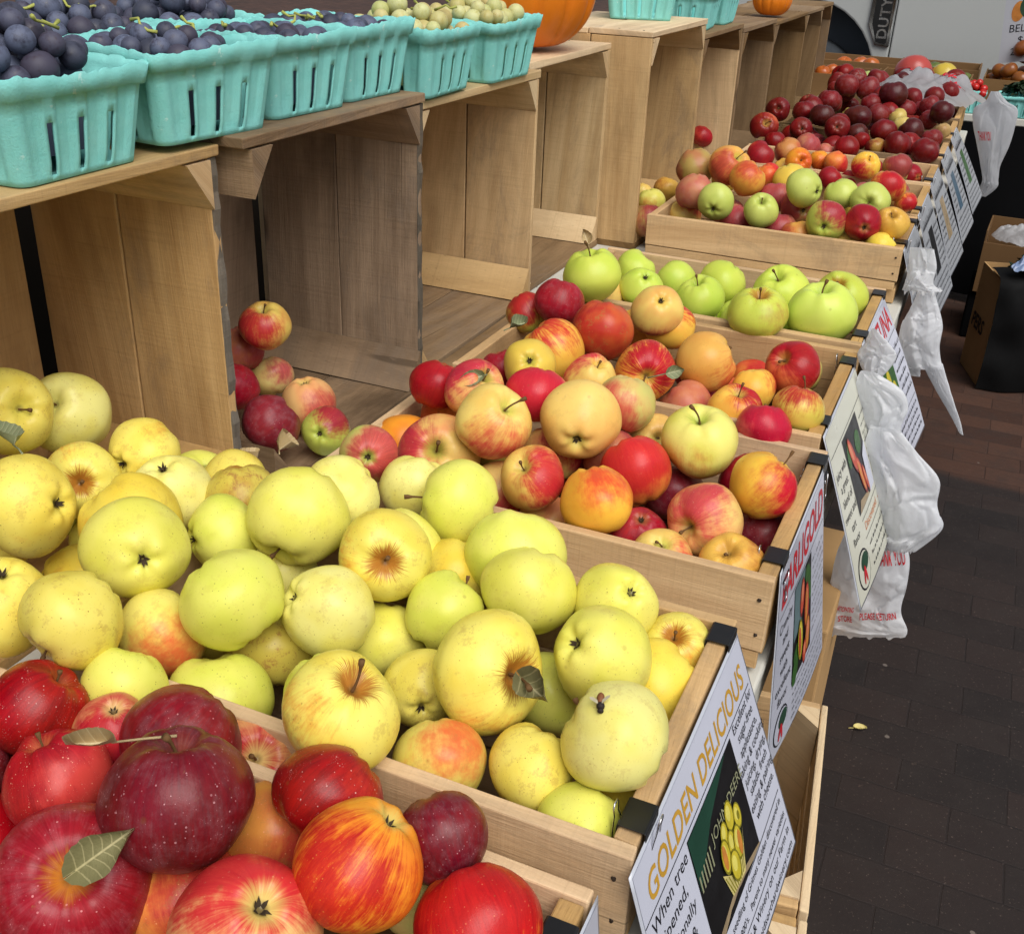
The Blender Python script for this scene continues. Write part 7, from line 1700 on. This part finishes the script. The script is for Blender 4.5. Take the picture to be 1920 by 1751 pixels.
for cx in (0, 3.6):
    for yy in (.02, W_-.28):
        wl = MB()
        prof = [(.10, .0), (.25, .0), (.40, .02), (.425, .06), (.425, .2), (.40, .24), (.1, .26)]
        n = 40; vs = [(cx+p[0]*math.cos(2*math.pi*k/n), yy+p[1], .43+p[0]*math.sin(2*math.pi*k/n)) for p in prof for k in range(n)]
        fs = [(i*n+k, (i+1)*n+k, (i+1)*n+(k+1) % n, i*n+(k+1) % n) for i in range(len(prof)-1) for k in range(n)]
        wl.mesh(vs, fs); w = wl.build('wheel', M['tyre'], tr, True)
        rm = MB(); vs = [(cx+r_*math.cos(2*math.pi*k/n), yy+d_, .43+r_*math.sin(2*math.pi*k/n)) for r_, d_ in ((.0, .03), (.08, .02), (.22, .05), (.245, -.004)) for k in range(n)]
        fs = [(i*n+k, (i+1)*n+k, (i+1)*n+(k+1) % n, i*n+(k+1) % n) for i in range(3) for k in range(n)]
        rm.mesh(vs, fs); rm.build('rim', M['chrome'], w, True)
    wb = MB(); wb.box(cx-.5, cx+.5, .30, W_-.30, .35, 1.1); wb.build('wheel_well', M['well'], tr)
extr('underbody', [(-.9, .32), (4.6, .32), (4.6, .43), (-.9, .43)], .2, W_-.2, 'well')
# chrome fender vent with the raised letters
def ring_poly(pts, k):
    cx = sum(p[0] for p in pts)/len(pts); cz = sum(p[1] for p in pts)/len(pts)
    return [(cx+(p[0]-cx)*k[0], cz+(p[1]-cz)*k[1]) for p in pts]
vent = [(.455, .835), (.535, .822), (.549, .834), (.549, 1.20), (.40, 1.20), (.398, .955)]
extr('fender_vent', vent, -.018, -.002, 'chrome', .006)
extr('vent_insert', ring_poly(vent, (.68, .86)), -.021, -.0185, 'black', .002)
mb = MB(); vv, ff = text_flat('DUTY', .085, bold=.02, space=1.1)
mb.mesh([(.520-p[1], -.0222, .872+p[0]) for p in vv], ff); mb.build('vent_lettering', M['wire'], tr)
# dark painted script on the door, its lower ends showing at the top of the picture
mb = MB()
for pts in ([(1.02, 1.22), (1.035, 1.17), (1.012, 1.155), (1.005, 1.20)], [(1.06, 1.25), (1.075, 1.18), (1.05, 1.16), (1.045, 1.22)], [(1.12, 1.25), (1.24, 1.24), (1.22, 1.20), (1.14, 1.21)]):
    mb.mesh([(q[0], -.0015, q[1]) for q in pts], [tuple(range(4))])
mb.build('door_script', M['black'], tr)

# ------------------------------------------------------------------ loose leaves and the bee
def loose_leaf(x, y, z, rz, L, W, curl, mat, label, pitch=0, seed=1):
    mb = leaf_mesh(seed, L, W, curl, .1, .25); o = mb.build('leaf', M[mat], None, True)
    o.location = (x, y, z); o.rotation_euler = (pitch, -.1, rz); tag(o, label, 'leaf')
loose_leaf(-.615, .432, .856, 2.2, .036, .03, .7, 'leafdry', 'upright curled dry leaf between the yellow heap and the dark crate', .9, 2)
loose_leaf(-.622, .405, .852, 3.2, .034, .03, .5, 'leafdry', 'flat tan dry leaf beside the upright curled one', .3, 3)
loose_leaf(.115, 1.314, .004, .4, .038, .017, .3, 'pwick', 'small yellow leaf on the dark pavers', 0, 4)
loose_leaf(-.672, .100, .990, 2.75, .075, .03, .35, 'leafgreen', 'grey-green leaf lying on the yellow apples at the left edge', .35, 5)
loose_leaf(-.50, .865, .905, 1.2, .05, .022, .6, 'leafgreen', 'small curled green leaf at the back rim of the striped apple crate', .5, 6)

M['bee_b'] = simple('bee_brown', (136, 84, 48), .6, 0, .35, 300); M['bee_d'] = simple('bee_dark', (44, 34, 28), .7, 0, .3, 300); M['wing'] = simple('bee_wing', (190, 180, 150), .2, 0, .1, 200)
def bee():
    hp, hr = BEE_HOST[0]
    right = Vector((.913178, .405889, .036869)); down = Vector((.216, -.40527, -.88831)); back = Vector((.345613, -.81915, .45776))
    n = (right*-.29+down*-.68+back*.67).normalized()
    fwd = (right*.15+down*1.0); fwd = (fwd-n*fwd.dot(n)).normalized(); side = fwd.cross(n)
    rot = Matrix((fwd, side, n)).transposed().to_4x4()
    t = empty('bee', 'small brown and black bee walking on a pale yellow apple', 'bee'); t.matrix_world = Matrix.Translation(hp+n*hr*.985) @ rot
    def blob(name, x, a, b, mat, z=.0036, par=t):
        bm = bmesh.new(); bmesh.ops.create_uvsphere(bm, u_segments=14, v_segments=10, radius=1)
        for v_ in bm.verts: v_.co = Vector((x+v_.co.x*a, v_.co.y*b, z+v_.co.z*b))
        me = bpy.data.meshes.new(name); bm.to_mesh(me); bm.free(); me.materials.append(M[mat])
        for p_ in me.polygons: p_.use_smooth = True
        return link(name, me, None, par)
    blob('abdomen', -.0056, .0052, .0031, 'bee_b', .0034); blob('thorax', .0010, .0033, .0033, 'bee_d', .0034); blob('head', .0050, .0019, .0025, 'bee_d', .003)
    for s_ in (-1, 1):
        mb = MB(); pts = [(.001, s_*.001, .0058), (-.001, s_*.004, .0066), (-.004, s_*.0078, .0066), (-.0062, s_*.0082, .0062), (-.006, s_*.0055, .006), (-.003, s_*.002, .006)]
        mb.mesh(pts, [tuple(range(6))]); mb.build('wing', M['wing'], t)

# ------------------------------------------------------------------ apples, camera, light
put_apples(ROWS)
bee()

cam = bpy.data.cameras.new('camera'); co = bpy.data.objects.new('camera', cam); COL.objects.link(co)
rot = Matrix(((.913178, -.216001, .345613), (.405889, .405274, -.81915), (.036869, .888311, .45776)))
co.matrix_world = Matrix.Translation(CAM_POS) @ rot.to_4x4()
cam.sensor_fit = 'HORIZONTAL'; cam.sensor_width = 36; cam.lens = 36*2000/1920; cam.clip_start = .02; cam.clip_end = 400
S.camera = co

w = bpy.data.worlds.new('World'); S.world = w; w.use_nodes = True
nt = w.node_tree; bg = nt.nodes['Background']
sk = nt.nodes.new('ShaderNodeTexSky'); sk.sky_type = 'NISHITA'; sk.sun_disc = False
SUN_EL, SUN_AZ = 54, 134          # azimuth measured clockwise from +Y
sk.sun_elevation = R(SUN_EL); sk.sun_rotation = R(SUN_AZ); sk.air_density = 1.0; sk.dust_density = 3.0; sk.ozone_density = .6
hs = nt.nodes.new('ShaderNodeHueSaturation'); hs.inputs['Saturation'].default_value = .38
nt.links.new(sk.outputs[0], hs.inputs['Color']); nt.links.new(hs.outputs[0], bg.inputs['Color'])
bg.inputs['Strength'].default_value = .106
sl = bpy.data.lights.new('sun', 'SUN'); sl.energy = 2.5; sl.angle = R(48); sl.color = (1, .97, .92)
so = bpy.data.objects.new('sun', sl); COL.objects.link(so)
d = Vector((math.sin(R(SUN_AZ))*math.cos(R(SUN_EL)), math.cos(R(SUN_AZ))*math.cos(R(SUN_EL)), math.sin(R(SUN_EL))))
so.rotation_euler = d.to_track_quat('Z', 'Y').to_euler(); so.location = d*6
S.view_settings.view_transform = 'Standard'; S.view_settings.look = 'None'; S.view_settings.exposure = 0; S.view_settings.gamma = 1
S.cycles.max_bounces = 6; S.cycles.diffuse_bounces = 3; S.cycles.glossy_bounces = 3
